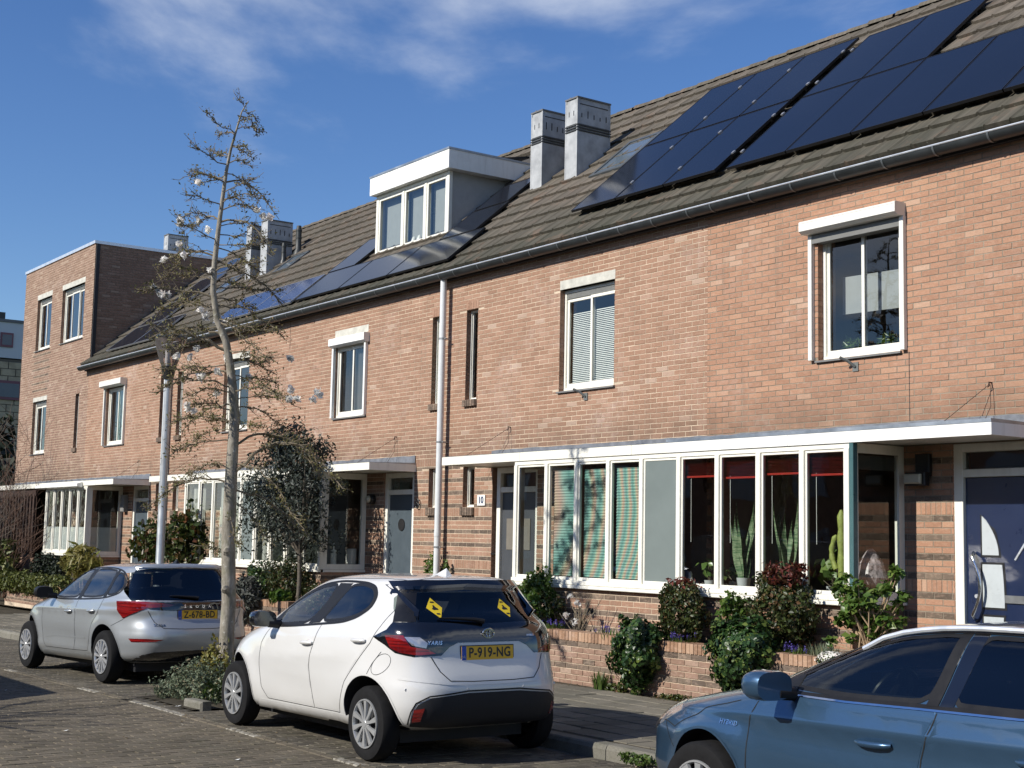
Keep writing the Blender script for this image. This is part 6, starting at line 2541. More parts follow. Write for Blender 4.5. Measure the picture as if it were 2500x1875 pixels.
ribbon(car, sk, 'bonnet_gap', [(.42, -.66), (.62, -.76), (.9, -.79), (1.25, -.80)], 't', GAP, .006, .002)
mo = mirror_part(car, 1.66, 1.045, -.985, PB, 1.12)
mirror_part(car, 1.66, 1.045, .955, PB, 1.12)
MB().tube([(1.60, -1.07, 1.03), (1.64, -1.09, 1.028), (1.69, -1.085, 1.025)], .012, 8).build('indicator', CLEARL, mo, True)
# roof rails
for s in (-1, 1):
    pts = []
    for x in np.linspace(2.05, 4.0, 16):
        h, n = sk.cast('t', float(x), s * (.605 if x > 2.3 else .605 + (2.3 - x) * .12))
        up_ = .028 if 2.1 < x < 3.95 else .004
        pts.append(h + Vector((0, 0, up_)))
    MB().tube(pts, .016, 8).build('roof_rail', GUTB, car, True)
for x, y, s in ((.96, -.79, -1), (3.56, -.79, -1), (.96, .79, 1), (3.56, .79, 1)):
    wheel(car, x, y, .318, .205, s, simple('hubcap_silver', (.46, .47, .47), .3, .55), (10, .030, .052, .05))
for xc in (.96, 3.56):
    ribbon(car, sk, 'arch_lip', [(xc + .384 * math.cos(a), .335 + .384 * math.sin(a)) for a in [math.pi * i / 24 for i in range(-2, 27)]], '-y', PB, .016, .004, mirror=True)
seats(car, [(2.32, -.34), (2.32, .34), (3.2, -.34), (3.2, .34)], .62, 2.02)
MB().tube([(2.75, -.60, 1.34), (2.66, -.58, .95)], .018, 5).build('seat_belt', BELTW, car)
MB().box(1.78, 1.80, -.26, -.19, 1.0, 1.10).tube([(1.78, -.22, .95), (1.79, -.22, 1.02)], .01, 6).build('phone_holder', BLACK, car)
MB().box(1.84, 1.86, -.02, .05, 1.0, 1.13).tube([(1.80, .02, .93), (1.85, .02, 1.05)], .01, 6).build('phone_holder', BLACK, car)
MB().box(.5, 4.1, -.62, .62, .15, .27).build('underbody', CHARC, car)
place(car, (-7.46, -5.04, .06), 0)
# ------------------------------------------------------------ plants
NP = np.random.default_rng(11)
L_IVY = leafmat('ivy_leaf', (.014, .034, .012), (.034, .078, .020), (.17, .22, .05), .36, .2)
L_BOX = leafmat('round_shrub_leaf', (.022, .034, .012), (.060, .082, .020), (.14, .075, .035), .45, .25)
L_RED = leafmat('red_tip_leaf', (.06, .02, .012), (.16, .035, .025), (.10, .07, .02), .45, .25)
L_HYD = leafmat('fresh_green_leaf', (.05, .10, .018), (.10, .17, .03), (.17, .22, .05), .35, .3)
L_OLV = leafmat('olive_leaf', (.022, .031, .023), (.050, .062, .048), (.11, .125, .10), .55, .15)
L_MAG = leafmat('bud_leaf', (.13, .13, .045), (.23, .21, .08), (.24, .16, .08), .6, .3)
L_HEDGE = leafmat('hedge_leaf', (.05, .065, .015), (.11, .13, .03), (.17, .17, .04), .5, .25)
L_DARK = leafmat('dark_conifer_leaf', (.008, .014, .008), (.02, .032, .014), None, .6, .1)
L_ROSE = leafmat('rose_leaf', (.03, .05, .012), (.07, .09, .02), (.13, .045, .02), .4, .25)
L_GREY = leafmat('grey_leaf', (.06, .065, .055), (.11, .12, .10), (.05, .04, .045), .6, .15)
L_GRASS = leafmat('grass_blade', (.035, .07, .012), (.08, .13, .025), (.13, .16, .05), .5, .25)
L_SEDUM = leafmat('ground_cover_leaf', (.09, .12, .07), (.17, .21, .13), (.22, .17, .10), .6, .25)
L_YEL = leafmat('yellow_green_leaf', (.16, .13, .03), (.24, .22, .06), (.13, .16, .03), .5, .3)
PETALW = leafmat('white_petal', (.88, .87, .82), (.93, .92, .88), (.88, .80, .76), .6, .45)
PETALB = leafmat('blue_petal', (.06, .045, .24), (.12, .09, .40), None, .6, .3)
BARK = simple('bark_brown', (.10, .085, .065), .9, var=.35, scale=20, bump=.6)
TWIG = simple('twig_brown', (.17, .14, .095), .85, var=.3, scale=15)


def barkmat():
    t = NT('bark_grey_lichen')
    p = t.pos()
    a = t.noise(t.map(p, (9, 9, 3)), 1.6, 6, .7)
    c = t.ramp(a, [(.3, (.15, .135, .105)), (.55, (.29, .265, .22)), (.75, (.44, .41, .36))])
    l = t.noise(p, 18, 4, .6)
    c = t.mix(t.ramp(l, [(.62, (0, 0, 0)), (.68, (.8, .8, .8))]), c, (.46, .46, .41))
    g = t.noise(p, 5, 4, .6)
    c = t.mix(t.ramp(g, [(.52, (0, 0, 0)), (.7, (.5, .5, .5))]), c, (.12, .13, .05))
    t.bsdf(c, .9, 0, t.bump(t.math('ADD', a, l), .8, .01), .15)
    return t.m


TRUNK = barkmat()


def leaves_np(pts, nrm, size, aspect=1.6, bend=.25, jitter=.8, shape=4):
    """pts, nrm (n,3): one folded leaf of two quads per point; returns verts, faces"""
    n = len(pts)
    r = NP.normal(size=(n, 3))
    d = nrm + r * jitter
    d /= np.linalg.norm(d, axis=1)[:, None]
    t = np.cross(d, NP.normal(size=(n, 3)))
    t /= np.linalg.norm(t, axis=1)[:, None]
    b = np.cross(d, t)
    s = (size * NP.uniform(.6, 1.35, n))[:, None]
    L, Wd = s * aspect / 2, s / 2
    q = [pts - t * L, pts - t * L * .1 + b * Wd + d * s * bend, pts + t * L, pts - t * L * .1 - b * Wd + d * s * bend]
    v = np.stack(q, 1).reshape(-1, 3)
    i = np.arange(n) * 4
    f = np.concatenate([np.stack([i, i + 1, i + 2], 1), np.stack([i, i + 2, i + 3], 1)])
    return v, f


def np_mesh(name, v, f, mat, smooth=False):
    me = bpy.data.meshes.new(name)
    n, k = len(f), f.shape[1]
    me.vertices.add(len(v))
    me.vertices.foreach_set('co', np.asarray(v, dtype=np.float32).ravel())
    me.loops.add(n * k)
    me.loops.foreach_set('vertex_index', f.astype(np.int32).ravel())
    me.polygons.add(n)
    me.polygons.foreach_set('loop_start', np.arange(0, n * k, k, dtype=np.int32))
    me.polygons.foreach_set('loop_total', np.full(n, k, dtype=np.int32))
    me.materials.append(mat)
    me.update(calc_edges=True)
    return me


def blob_pts(c, r, n, lump=.28, freq=1.6, shell=.55, clump=0, flat=0):
    """points in the outer part of a lumpy ellipsoid, gathered in clumps"""
    u = NP.normal(size=(n, 3))
    u /= np.linalg.norm(u, axis=1)[:, None]
    if clump:
        k = NP.normal(size=(clump, 3))
        k /= np.linalg.norm(k, axis=1)[:, None]
        w = k[NP.integers(0, clump, n)] + NP.normal(size=(n, 3)) * .24
        w /= np.linalg.norm(w, axis=1)[:, None]
        m = NP.random(n) < .6
        u[m] = w[m]
    off = NP.uniform(0, 100, 3)
    rad_ = np.array([1 + lump * noise.noise(Vector(a * freq + off)) * 2 for a in u])
    t = NP.uniform(shell, 1, n) ** .6
    p = u * (rad_ * t)[:, None] * np.array(r) + np.array(c)
    return p, u


def shrub(name, label, c, r, n, size, mat, cat='shrub', group=None, twigs=14, lump=.28, shell=.5, aspect=1.5, jitter=.8, base=None, clump=26, extra=None, jit2=1.6):
    base = base if base is not None else c[2] - r[2]
    h = thing(name, label, cat, (c[0], c[1], base), group)
    p, u = blob_pts(c, r, n, lump, 1.7, shell, clump)
    p = p[p[:, 2] > base - .02]
    u = NP.normal(size=p.shape) * .4 + (p - np.array(c)) / np.array(r)
    v, f = leaves_np(p, u, size, aspect, .2, jitter)
    link('foliage', np_mesh('foliage', v, f, mat), h)
    m = MB()
    for k in range(twigs):
        a = rnd.uniform(0, 6.28)
        e = Vector((c[0] + math.cos(a) * r[0] * .8 * rnd.random(), c[1] + math.sin(a) * r[1] * .8 * rnd.random(), c[2] + r[2] * rnd.uniform(-.2, .85)))
        b0 = Vector((c[0] + rnd.uniform(-.06, .06), c[1] + rnd.uniform(-.06, .06), base - .02))
        mid = (b0 + e) / 2 + Vector((rnd.uniform(-.05, .05), rnd.uniform(-.05, .05), 0))
        m.tube([b0, mid, e], [.009, .006, .003], 5)
    m.build('branch', TWIG, h)
    if extra:
        for (nm, cc, rr, nn, ss, mm) in extra:
            p, u = blob_pts(cc, rr, nn, .3, 1.7, .3, 8)
            v, f = leaves_np(p, u, ss, 1.6, .2, .9)
            link(nm, np_mesh(nm, v, f, mm), h, kind='stuff')
    return h


# ---- garden walls (low planters in front of the houses)
GY = -1.40


def garden_wall(label, x0, x1, top=.82, return_r=False):
    h = thing('garden_wall', label, 'garden wall', ((x0 + x1) / 2, GY, .2), 'low brick planter walls')
    ct = top - .112
    core = MB()
    core.box(x0 + .004, x1 - .004, GY + .008, GY + .2, .02, top - .006)
    core.box(x1 - .2, x1 - .004, GY + .2, -.05, .02, top - .006)
    core.box(x0 + .004, x0 + .2, GY + .2, -.05, .02, top - .006)
    w = core.build('wall_core', MORT_L, h)
    kind = lambda z: 'd' if int(round((z - Z0) / CH)) % 3 == 0 else 'o'
    br = []
    nrow = int(ct / CH) + 1
    full = []
    rest = MB()
    for k in range(nrow):
        zb = ct - (k + 1) * CH
        if zb < .05:
            break
        off = (k % 2) * BL / 2
        i = math.floor((x0 - off) / BL)
        while i * BL + off < x1:
            a, b = max(i * BL + off + .005, x0), min(i * BL + off + BL - .005, x1)
            if b - a > .03:
                dk = k % 4 == 0 or (k % 4 == 3 and rnd.random() < .25)
                br.append((a, b, zb + .005, zb + CH - .005, 'd' if dk else 'o', b - a > BL - .02))
            i += 1
    rest = lay_wall(w, br, M_BR, M_DK, GY, 120)
    rest.build('brick_courses', [M_BR, M_DK], w, kind='stuff')
    cop = MB()
    v, f = brick_cv(-.027, .027, -.054, .054, 0, .21)
    v += [(-.027, .01, .056), (.027, .01, .056), (.027, .21, .056), (-.027, .21, .056)]
    f += [(12, 13, 14, 15)]
    me = MB().add(v, f).mesh('coping_brick', brickmat('coping_brick_mat', [(0, (.22, .12, .065)), (.5, (.33, .18, .095)), (1, (.40, .25, .15))], .5))
    x = x0 + .03
    while x < x1:
        if in_frame((x, GY, top), 60):
            link('coping_brick', me, w, (x, GY - .006 + rnd.uniform(-.003, .003), top - .056))
        x += .0625
    return h


garden_wall('low brick planter wall with upright coping bricks below the long bay window', -14.9, -7.2)
garden_wall('far part of the low planter wall seen past the windscreen of the white car', -23.6, -21.0)
garden_wall('low brick planter wall under the pale green hedge at the far left', -36.6, -31.9, .62)
for a, b in ((-14.85, -7.2), (-23.55, -21.05), (-36.55, -31.95)):
    zt_ = .76 if a > -30 else .56
    o = sheet('flowerbed_soil', [a + k * (b - a) / 12 for k in range(13)], [GY + .19, -1.1, -.86], lambda x, y: zt_ + .02 * math.sin(x * 7), DIRT)
sheet('front_garden', [-42, -36, -32, -28, -23.6], [-1.5, -.4, .2], lambda x, y: gz(x) + .2, DIRT)
sheet('entrance_paving', [-21.05, -18, -14.8], [-1.45, -.5, .2], lambda x, y: gz(x) + .17, PAVING)


def ivy_mound(label, c, r, n=5200):
    h = thing('ivy_bush', label, 'ivy', (c[0], c[1], .2), 'ivy mounds hanging over the planter wall')
    p, u = blob_pts(c, r, n, .30, 2.1, .6, 60)
    p2, u2 = blob_pts((c[0] - .03, c[1] - .02, c[2] - r[2] * .75), (r[0] * .55, r[1] * .55, r[2] * .55), n // 5, .3, 2, .5, 12)
    p, u = np.concatenate([p, p2]), np.concatenate([u, u2])
    m = (p[:, 2] > .22)
    p, u = p[m], u[m]
    v, f = leaves_np(p, u * 1.5, .044, 1.15, .16, .55)
    link('foliage', np_mesh('foliage', v, f, L_IVY), h)
    m = MB()
    for k in range(10):
        a = rnd.uniform(0, 6.28)
        m.tube([(c[0] + rnd.uniform(-.05, .05), c[1], .22), (c[0] + math.cos(a) * r[0] * .3, c[1] + math.sin(a) * r[1] * .3, c[2] - .1), (c[0] + math.cos(a) * r[0] * .7, c[1] + math.sin(a) * r[1] * .7, c[2] + .1)], [.012, .008, .004], 5)
    m.build('stem', TWIG, h)
    return h


ivy_mound('dark green ivy mound over the planter wall, the left one of the two', (-12.2, -1.50, .70), (.33, .27, .36))
ivy_mound('dark green ivy mound with yellow edged leaves, the right one by the blue car', (-10.60, -1.46, .78), (.41, .30, .37), 6200)
shrub('round_shrub', 'clipped round shrub with reddish tips above the left ivy mound', (-11.9, -1.12, 1.12), (.34, .26, .34), 5200, .030, L_BOX, group='clipped round shrubs',
      extra=[('red_tips', (-11.9, -1.12, 1.42), (.24, .2, .10), 260, .03, L_RED)], lump=.30, shell=.5)
shrub('round_shrub', 'taller round shrub with red sprays on top, under the snake plants', (-10.42, -1.12, 1.22), (.40, .27, .40), 6200, .030, L_BOX, group='clipped round shrubs',
      extra=[('red_tips', (-10.35, -1.12, 1.60), (.26, .2, .13), 620, .034, L_RED)], lump=.32, shell=.5)
shrub('garden_shrub', 'small bright green shrub between the two clipped round shrubs', (-11.15, -1.08, 1.12), (.20, .18, .26), 900, .04, L_HYD, twigs=10, lump=.4, shell=.2)
shrub('garden_shrub', 'glossy green shrub with pointed top at the left end of the planter', (-14.62, -1.12, 1.12), (.27, .22, .36), 2400, .042, L_HYD, twigs=12, lump=.25, shell=.35,
      extra=[('shade_leaves', (-14.45, -1.1, .98), (.3, .2, .25), 900, .035, L_BOX)])

# hydrangea with bare lower stems
hy = thing('hydrangea', 'leggy shrub with bare tan stems and fresh green leaf tufts beside the brick pillar', 'shrub', (-9.25, -1.15, .76))
m = MB()
tips = []
for k in range(34):
    a = rnd.uniform(0, 6.28)
    rr = rnd.uniform(.15, .50)
    b0 = Vector((-9.25 + rnd.uniform(-.12, .12), -1.15 + rnd.uniform(-.05, .05), .74))
    e = Vector((-9.22 + math.cos(a) * rr, -1.15 + math.sin(a) * rr * .55, rnd.uniform(1.05, 1.72) - rr * .25))
    mid = b0.lerp(e, .5) + Vector((rnd.uniform(-.05, .05), rnd.uniform(-.04, .04), .05))
    m.tube([b0, mid, e], [.011, .009, .006], 5)
    tips.append(e)
    e2 = mid.lerp(e, .4) + Vector((rnd.uniform(-.12, .12), rnd.uniform(-.08, .08), rnd.uniform(.05, .16)))
    m.tube([mid.lerp(e, .2), e2], [.007, .005], 4)
    tips.append(e2)
m.build('stem', simple('stem_tan', (.32, .23, .14), .8, var=.3), hy)
P_, U_ = [], []
for e in tips:
    n = rnd.randrange(16, 30)
    q, u = blob_pts(tuple(e + Vector((0, 0, .02))), (.075, .075, .06), n, .2, 2, .2)
    P_.append(q)
    U_.append(u * .6 + np.array([0, 0, .8]))
v, f = leaves_np(np.concatenate(P_), np.concatenate(U_), .055, 1.35, .12, .5)
link('foliage', np_mesh('foliage', v, f, L_HYD), hy)


def tuft(name, label, c, n, h, spread, mat, cat, flowers=None, group=None, w=.006):
    t_ = thing(name, label, cat, c, group)
    vs, fs = [], []
    for k in range(n):
        a = rnd.uniform(0, 6.28)
        rr = spread * math.sqrt(rnd.random())
        b = Vector((c[0] + math.cos(a) * rr, c[1] + math.sin(a) * rr * .6, c[2]))
        l = h * rnd.uniform(.5, 1.1)
        lean = Vector((math.cos(a), math.sin(a), 0)) * l * rnd.uniform(.1, .55)
        s = Vector((math.sin(a), -math.cos(a), 0)) * w
        o = len(vs)
        vs += [b - s, b + s, b + lean * .4 + Vector((0, 0, l * .6)) + s, b + lean * .4 + Vector((0, 0, l * .6)) - s, b + lean + Vector((0, 0, l))]
        fs += [(o, o + 1, o + 2, o + 3), (o + 3, o + 2, o + 4)]
    MB().add(vs, fs).build('blades', mat, t_)
    if flowers:
        nn, mm, sz = flowers
        P_ = []
        for k in range(nn):
            a = rnd.uniform(0, 6.28)
            rr = spread * math.sqrt(rnd.random())
            q, u = blob_pts((c[0] + math.cos(a) * rr, c[1] + math.sin(a) * rr * .6, c[2] + h * rnd.uniform(.75, 1.15)), (.012, .012, .035), 14, .1)
            P_.append(q)
        P_ = np.concatenate(P_)
        v, f = leaves_np(P_, NP.normal(size=P_.shape), sz, 1.1, .1, 1)
        link('blossom', np_mesh('blossom', v, f, mm), t_)
    return t_


tuft('grape_hyacinth', 'clump of blue grape hyacinths between the two ivy mounds', (-11.75, -1.27, .77), 170, .12, .20, L_GRASS, 'flowers', (26, PETALB, .014), 'blue spring flowers in the planter')
tuft('grape_hyacinth', 'blue grape hyacinths by the round shrub close to the blue car', (-10.05, -1.28, .77), 120, .11, .14, L_GRASS, 'flowers', (16, PETALB, .014), 'blue spring flowers in the planter')
tuft('grape_hyacinth', 'blue flowers at the left end of the planter beside the white car', (-14.15, -1.25, .77), 120, .12, .24, L_GRASS, 'flowers', (18, PETALB, .014), 'blue spring flowers in the planter')
tuft('grape_hyacinth', 'sparse blue flowers below the black air vent', (-12.95, -1.25, .77), 80, .11, .30, L_GRASS, 'flowers', (9, PETALB, .014), 'blue spring flowers in the planter')
tuft('lavender_tuft', 'grey green tuft of needle leaves behind the white flowers', (-9.72, -1.24, .77), 260, .17, .16, L_SEDUM, 'plant', None, None, .004)
tuft('weed_tuft', 'tuft of long grass growing at the foot of the planter wall', (-12.86, -1.50, .205), 90, .22, .10, L_GRASS, 'weed')
shrub('weed_patch', 'low dark weeds along the foot of the planter wall left of the ivy', (-12.62, -1.47, .24), (.18, .06, .06), 240, .03, L_ROSE, 'weed', twigs=3, base=.2)
shrub('weed_patch', 'brownish weeds between pavement and planter wall beside the ivy bush', (-11.45, -1.46, .23), (.45, .05, .04), 420, .025, L_ROSE, 'weed', twigs=3, base=.19)
shrub('kerb_weed', 'small green weed growing out of the kerb in front of the blue car', (-9.05, -4.22, .13), (.22, .05, .05), 300, .022, L_GRASS, 'weed', twigs=2, base=.08)
# candytuft
ct = thing('candytuft', 'cushion of small white flowers at the right end of the planter', 'flowers', (-9.5, -1.36, .8))
q, u = blob_pts((-9.5, -1.36, .80), (.17, .11, .085), 700, .15, 2, .75)
v, f = leaves_np(q, u * 2, .020, 1, .05, .4)
link('blossom', np_mesh('blossom', v, f, PETALW), ct)
q, u = blob_pts((-9.5, -1.36, .78), (.17, .11, .075), 300, .15, 2, .6)
v, f = leaves_np(q, u, .022, 2, .05, .6)
link('foliage', np_mesh('foliage', v, f, L_IVY), ct)

# bare star magnolia shrub at the left of the planter
ms = thing('bare_shrub', 'small nearly leafless shrub with a few white blossoms in front of the bay wall', 'shrub', (-13.75, -1.15, .76))
m = MB()
for k in range(16):
    e = Vector((-13.75 + rnd.uniform(-.35, .35), -1.15 + rnd.uniform(-.12, .12), rnd.uniform(.95, 1.32)))
    b0 = Vector((-13.75 + rnd.uniform(-.05, .05), -1.15, .74))
    mid = b0.lerp(e, .55) + Vector((rnd.uniform(-.06, .06), rnd.uniform(-.04, .04), 0))
    m.tube([b0, mid, e], [.008, .006, .003], 5)
    m.tube([mid, mid + Vector((rnd.uniform(-.1, .1), rnd.uniform(-.06, .06), rnd.uniform(.04, .12)))], [.004, .002], 4)
m.build('branch', TWIG, ms)
P_ = np.concatenate([blob_pts((-13.75 + dx, -1.17, z), (.035, .035, .035), 14, .2)[0] for dx, z in ((-.12, 1.22), (.03, 1.15), (-.03, .92), (-.2, .98))])
v, f = leaves_np(P_, NP.normal(size=P_.shape), .04, 1.6, .1, 1)
link('blossom', np_mesh('blossom', v, f, PETALW), ms)

# planting before houses 6 and 8
shrub('garden_shrub', 'dark evergreen shrub left of the olive tree', (-22.75, -1.05, 1.02), (.42, .3, .42), 3600, .036, L_IVY, lump=.3, shell=.3)
shrub('garden_shrub', 'olive brown feathery shrub at the foot of the olive tree', (-21.7, -1.0, 1.12), (.62, .35, .42), 5200, .030, L_BOX, lump=.35, shell=.2)
shrub('garden_shrub', 'grey leaved shrub spilling over toward the white car windscreen', (-22.3, -1.55, .82), (.30, .2, .40), 2000, .045, L_GREY, lump=.3, shell=.2, aspect=2.2, base=.4)
shrub('leafy_plant', 'bright green leafy plant on top of the far planter coping', (-21.45, -1.30, .88), (.30, .12, .10), 260, .09, L_HYD, 'plant', twigs=5, base=.8)
shrub('garden_shrub', 'low brown green shrub under the right side of the olive tree', (-20.6, -1.0, .85), (.40, .3, .35), 1800, .032, L_ROSE, lump=.3, shell=.2)
shrub('climbing_plant', 'sparse climber on wires beside the white downpipe', (-18.72, -.12, 1.30), (.17, .08, .42), 480, .045, L_HYD, 'climber', twigs=8, lump=.3, shell=.1, base=.3)
shrub('climbing_plant', 'thin climber right of the white downpipe', (-18.3, -.12, 1.2), (.09, .06, .42), 240, .045, L_HYD, 'climber', twigs=6, lump=.3, shell=.1, base=.3)
shrub('rose_bush', 'rose bush with glossy green and reddish leaves behind the lamp post', (-27.3, -1.15, 1.62), (.72, .35, .62), 1500, .085, L_ROSE, lump=.5, shell=.15, twigs=22, base=.2)
shrub('rose_bush', 'taller part of the rose bush growing against the white bay window', (-26.2, -1.0, 1.75), (.42, .3, .75), 1300, .080, L_ROSE, lump=.45, shell=.1, twigs=16, base=.2)
shrub('reed_clump', 'clump of thin upright stems before the frosted side window', (-31.7, -1.2, 1.18), (.55, .25, .36), 1600, .06, L_YEL, 'plant', aspect=5, jitter=.4, twigs=30, lump=.5, shell=.1, base=.2)
hd = thing('hedge', 'pale yellow green hedge trailing over a low brick wall at the far left', 'hedge', (-34.6, -1.4, .4))
P_, U_ = [], []
for k in range(16):
    q, u = blob_pts((-37.6 + k * .36, -1.42 + rnd.uniform(-.05, .05), .62 + rnd.uniform(-.05, .05)), (.32, .26, .25), 420, .3, 1.8, .6, 12)
    P_.append(q)
    U_.append(u)
v, f = leaves_np(np.concatenate(P_), np.concatenate(U_), .055, 1.4, .15, .7)
link('foliage', np_mesh('foliage', v, f, L_HEDGE), hd)
shrub('conifer_shrub', 'dark conifer behind the pale hedge, left of two', (-34.5, -1.1, 1.02), (.42, .3, .30), 1800, .05, L_DARK, lump=.35, group='dark low conifers')
shrub('conifer_shrub', 'dark conifer behind the pale hedge, right one near the silver car roof', (-33.4, -1.05, .98), (.50, .3, .28), 1800, .05, L_DARK, lump=.35, group='dark low conifers')
shrub('bamboo_clump', 'yellow green bamboo at the left edge of the picture', (-37.0, -1.3, .95), (.60, .3, .55), 2000, .07, L_HEDGE, 'plant', aspect=4, lump=.4, shell=.1, twigs=20, base=.2)


# ---- trees
def wobble(a, b, n, amp, sag=0.0):
    a, b = Vector(a), Vector(b)
    out = []
    for i in range(n + 1):
        t = i / n
        p = a.lerp(b, t)
        if 0 < i < n:
            p += Vector((rnd.uniform(-amp, amp), rnd.uniform(-amp, amp), rnd.uniform(-amp, amp)))
        p.z += sag * math.sin(math.pi * t)
        out.append(p)
    return out


# street magnolia
trunk_pts = [(-15.15, -5.11, .04), (-15.11, -5.12, .48), (-15.08, -5.14, .8), (-15.04, -5.15, 1.14), (-14.99, -5.21, 1.84), (-14.92, -5.24, 2.48), (-14.86, -5.26, 2.9),
             (-14.84, -5.26, 3.22), (-14.83, -5.3, 3.51), (-14.83, -5.35, 3.8), (-14.83, -5.41, 4.06), (-14.87, -5.51, 4.31), (-14.88, -5.57, 4.62), (-14.85, -5.58, 4.95),
             (-14.79, -5.58, 5.3), (-14.73, -5.57, 5.67), (-14.68, -5.56, 5.98), (-14.63, -5.54, 6.22), (-14.57, -5.5, 6.47), (-14.53, -5.47, 6.65), (-14.47, -5.42, 6.77)]
trunk_r = [.105, .088, .082, .080, .078, .070, .062, .056, .050, .046, .042, .038, .034, .031, .027, .023, .019, .015, .011, .008, .005]
mt = thing('street_magnolia', 'slender street magnolia with few white blossoms standing between the silver and the white car', 'tree', (-15.15, -5.1, .05))
tm_ = MB().tube(trunk_pts, trunk_r, 14)
for z, dx in ((1.95, -.09), (1.72, .07), (2.32, .06), (1.3, .07)):
    b = Vector((-15.0, -5.2, z))
    tm_.tube([b + Vector((dx * .5, -.03, -.03)), b + Vector((dx * 1.1, -.06, 0)), b + Vector((dx * 1.2, -.07, .02))], [.05, .035, .012], 8)
tm_.build('trunk', TRUNK, mt, True)


def trunk_at(z):
    for a, b in zip(trunk_pts, trunk_pts[1:]):
        if a[2] <= z <= b[2]:
            return Vector(a).lerp(Vector(b), (z - a[2]) / (b[2] - a[2]))
    return Vector(trunk_pts[-1])


RV, UV = Vector((.5823, .8128, 0)).normalized(), Vector((0, 0, 1))
FV = Vector((-.8128, .5823, 0)).normalized()
# limbs: start height, reach to the side (metres, + = right as seen from the street), rise, depth, sag, thickness
limbs = [(6.66, .22, -.10, .05, .05, .006), (6.70, -.12, .12, -.1, 0, .005), (6.45, .45, .02, .1, .04, .008), (6.40, -.45, .22, -.1, -.04, .008),
         (6.25, .38, -.10, -.12, .03, .008), (6.15, -.42, .16, .15, -.03, .008), (6.05, -.62, .22, -.15, -.03, .010), (5.95, .40, -.12, .18, .04, .009),
         (5.88, -.72, .14, .1, .04, .012), (5.85, .95, -.45, .1, .16, .014), (5.6, -.55, .05, -.2, .02, .010), (5.62, .45, -.05, -.2, .03, .009),
         (5.42, -.85, .12, .2, .05, .014), (5.40, 1.02, -.45, -.1, .18, .016), (5.2, -.55, .12, -.25, .0, .010), (5.12, .6, -.2, .25, .04, .010),
         (5.02, -1.05, -.12, .1, .12, .017), (4.98, 1.15, -.55, .15, .10, .017), (4.8, -.65, .02, -.3, .03, .011), (4.75, .45, .0, .3, .02, .010),
         (4.55, -1.25, .05, -.1, .05, .020), (4.45, 1.15, -.35, .1, .12, .018), (4.4, -.8, .25, .3, .02, .013), (4.28, .85, -.45, -.25, .06, .013),
         (4.12, -1.35, .0, .15, .10, .018), (3.95, -1.30, .30, -.15, .06, .026), (3.85, .7, -.1, .3, .05, .012), (3.72, -1.45, -.28, .25, .10, .018),
         (3.55, -.95, .0, -.35, .05, .013), (3.50, .95, -.12, -.3, .08, .014), (3.35, -1.1, -.35, .3, .10, .014), (3.32, .75, -.2, .35, .08, .012),
         (2.95, -1.0, -.25, -.2, .08, .012), (2.88, 1.5, -.35, .15, .30, .022), (2.55, 1.85, -.15, -.15, .45, .026), (2.62, -.85, -.05, .25, .08, .012),
         (2.45, -1.35, -.30, .1, .18, .018), (2.40, 1.15, -.55, .3, .10, .016), (2.68, 1.2, -.75, -.3, .20, .016), (2.3, .55, -.5, .1, .05, .010),
         (3.12, -.55, .08, .2, .03, .010), (3.05, .5, .05, -.2, .04, .010), (1.70, -.42, .06, .1, .0, .006), (2.15, .25, -.45, -.2, .0, .007)]
zq = 6.6
while zq > 3.0:
    env = .16 + .50 * min(1, (6.7 - zq) / 1.6)
    sd = rnd.choice((-1, 1))
    limbs.append((zq, sd * env * rnd.uniform(.45, 1.15) / .64, rnd.uniform(-.22, .16) * (1 if sd > 0 else -.6) - .03, rnd.uniform(-.3, .3), rnd.uniform(0, .08), .008 + .004 * rnd.random()))
    zq -= rnd.uniform(.075, .13)
br = MB()
bud_p, bud_n = [], []
ends = []
for (z, side, rise, dep, sag, th) in limbs:
    a = trunk_at(z)
    side *= .64 if z > 2.7 else .70
    rise *= .85
    e = a + RV * side + UV * rise + FV * dep * 1.5
    th *= .8
    n = max(4, int(abs(side) * 12))
    pts = wobble(a, e, n, .022, sag)
    br.tube(pts, [th * (1 - .7 * i / n) for i in range(n + 1)], 6)
    ends.append(pts[-1])
    nt_ = int(9 + abs(side) * 36)
    for k in range(nt_):
        t = rnd.uniform(.12, 1) ** .75
        i = min(n - 1, int(t * n))
        q = pts[i].lerp(pts[i + 1], t * n - i)
        dirn = (pts[i + 1] - pts[i]).normalized()
        l = rnd.uniform(.05, .19) * (1 if z < 5.8 else .7)
        sd = Vector((rnd.gauss(0, 1), rnd.gauss(0, 1), rnd.gauss(-.1, .8))).normalized()
        q1 = q + (dirn * .6 + sd * .7) * l * .5
        q2 = q1 + (dirn * .5 + sd * .4 + Vector((0, 0, .25)) + Vector((rnd.gauss(0, .3), rnd.gauss(0, .3), rnd.gauss(0, .3)))) * l * .6
        br.tube([q, q1, q2], [th * .30 + .002, .0032, .002], 4)
        if rnd.random() < .6:
            q3 = q1 + (dirn * .3 - sd * .7) * l * .35
            br.tube([q1, q3], [.003, .002], 4)
            bud_p.append(tuple(q3))
        for s in (q2, q1):
            m_ = 1 if z > 4.9 else (2 if z > 3.3 else 3)
            for _ in range(m_ if rnd.random() < .8 else 1):
                bud_p.append(tuple(s + Vector((rnd.gauss(0, .022), rnd.gauss(0, .022), rnd.gauss(.006, .022)))))
br.build('branches', TWIG, mt)
bp = np.array(bud_p)
v, f = leaves_np(bp, np.tile([0, 0, 1.0], (len(bp), 1)), .016, 2.2, .25, 1.2)
link('buds', np_mesh('buds', v, f, L_MAG), mt)
bl = []
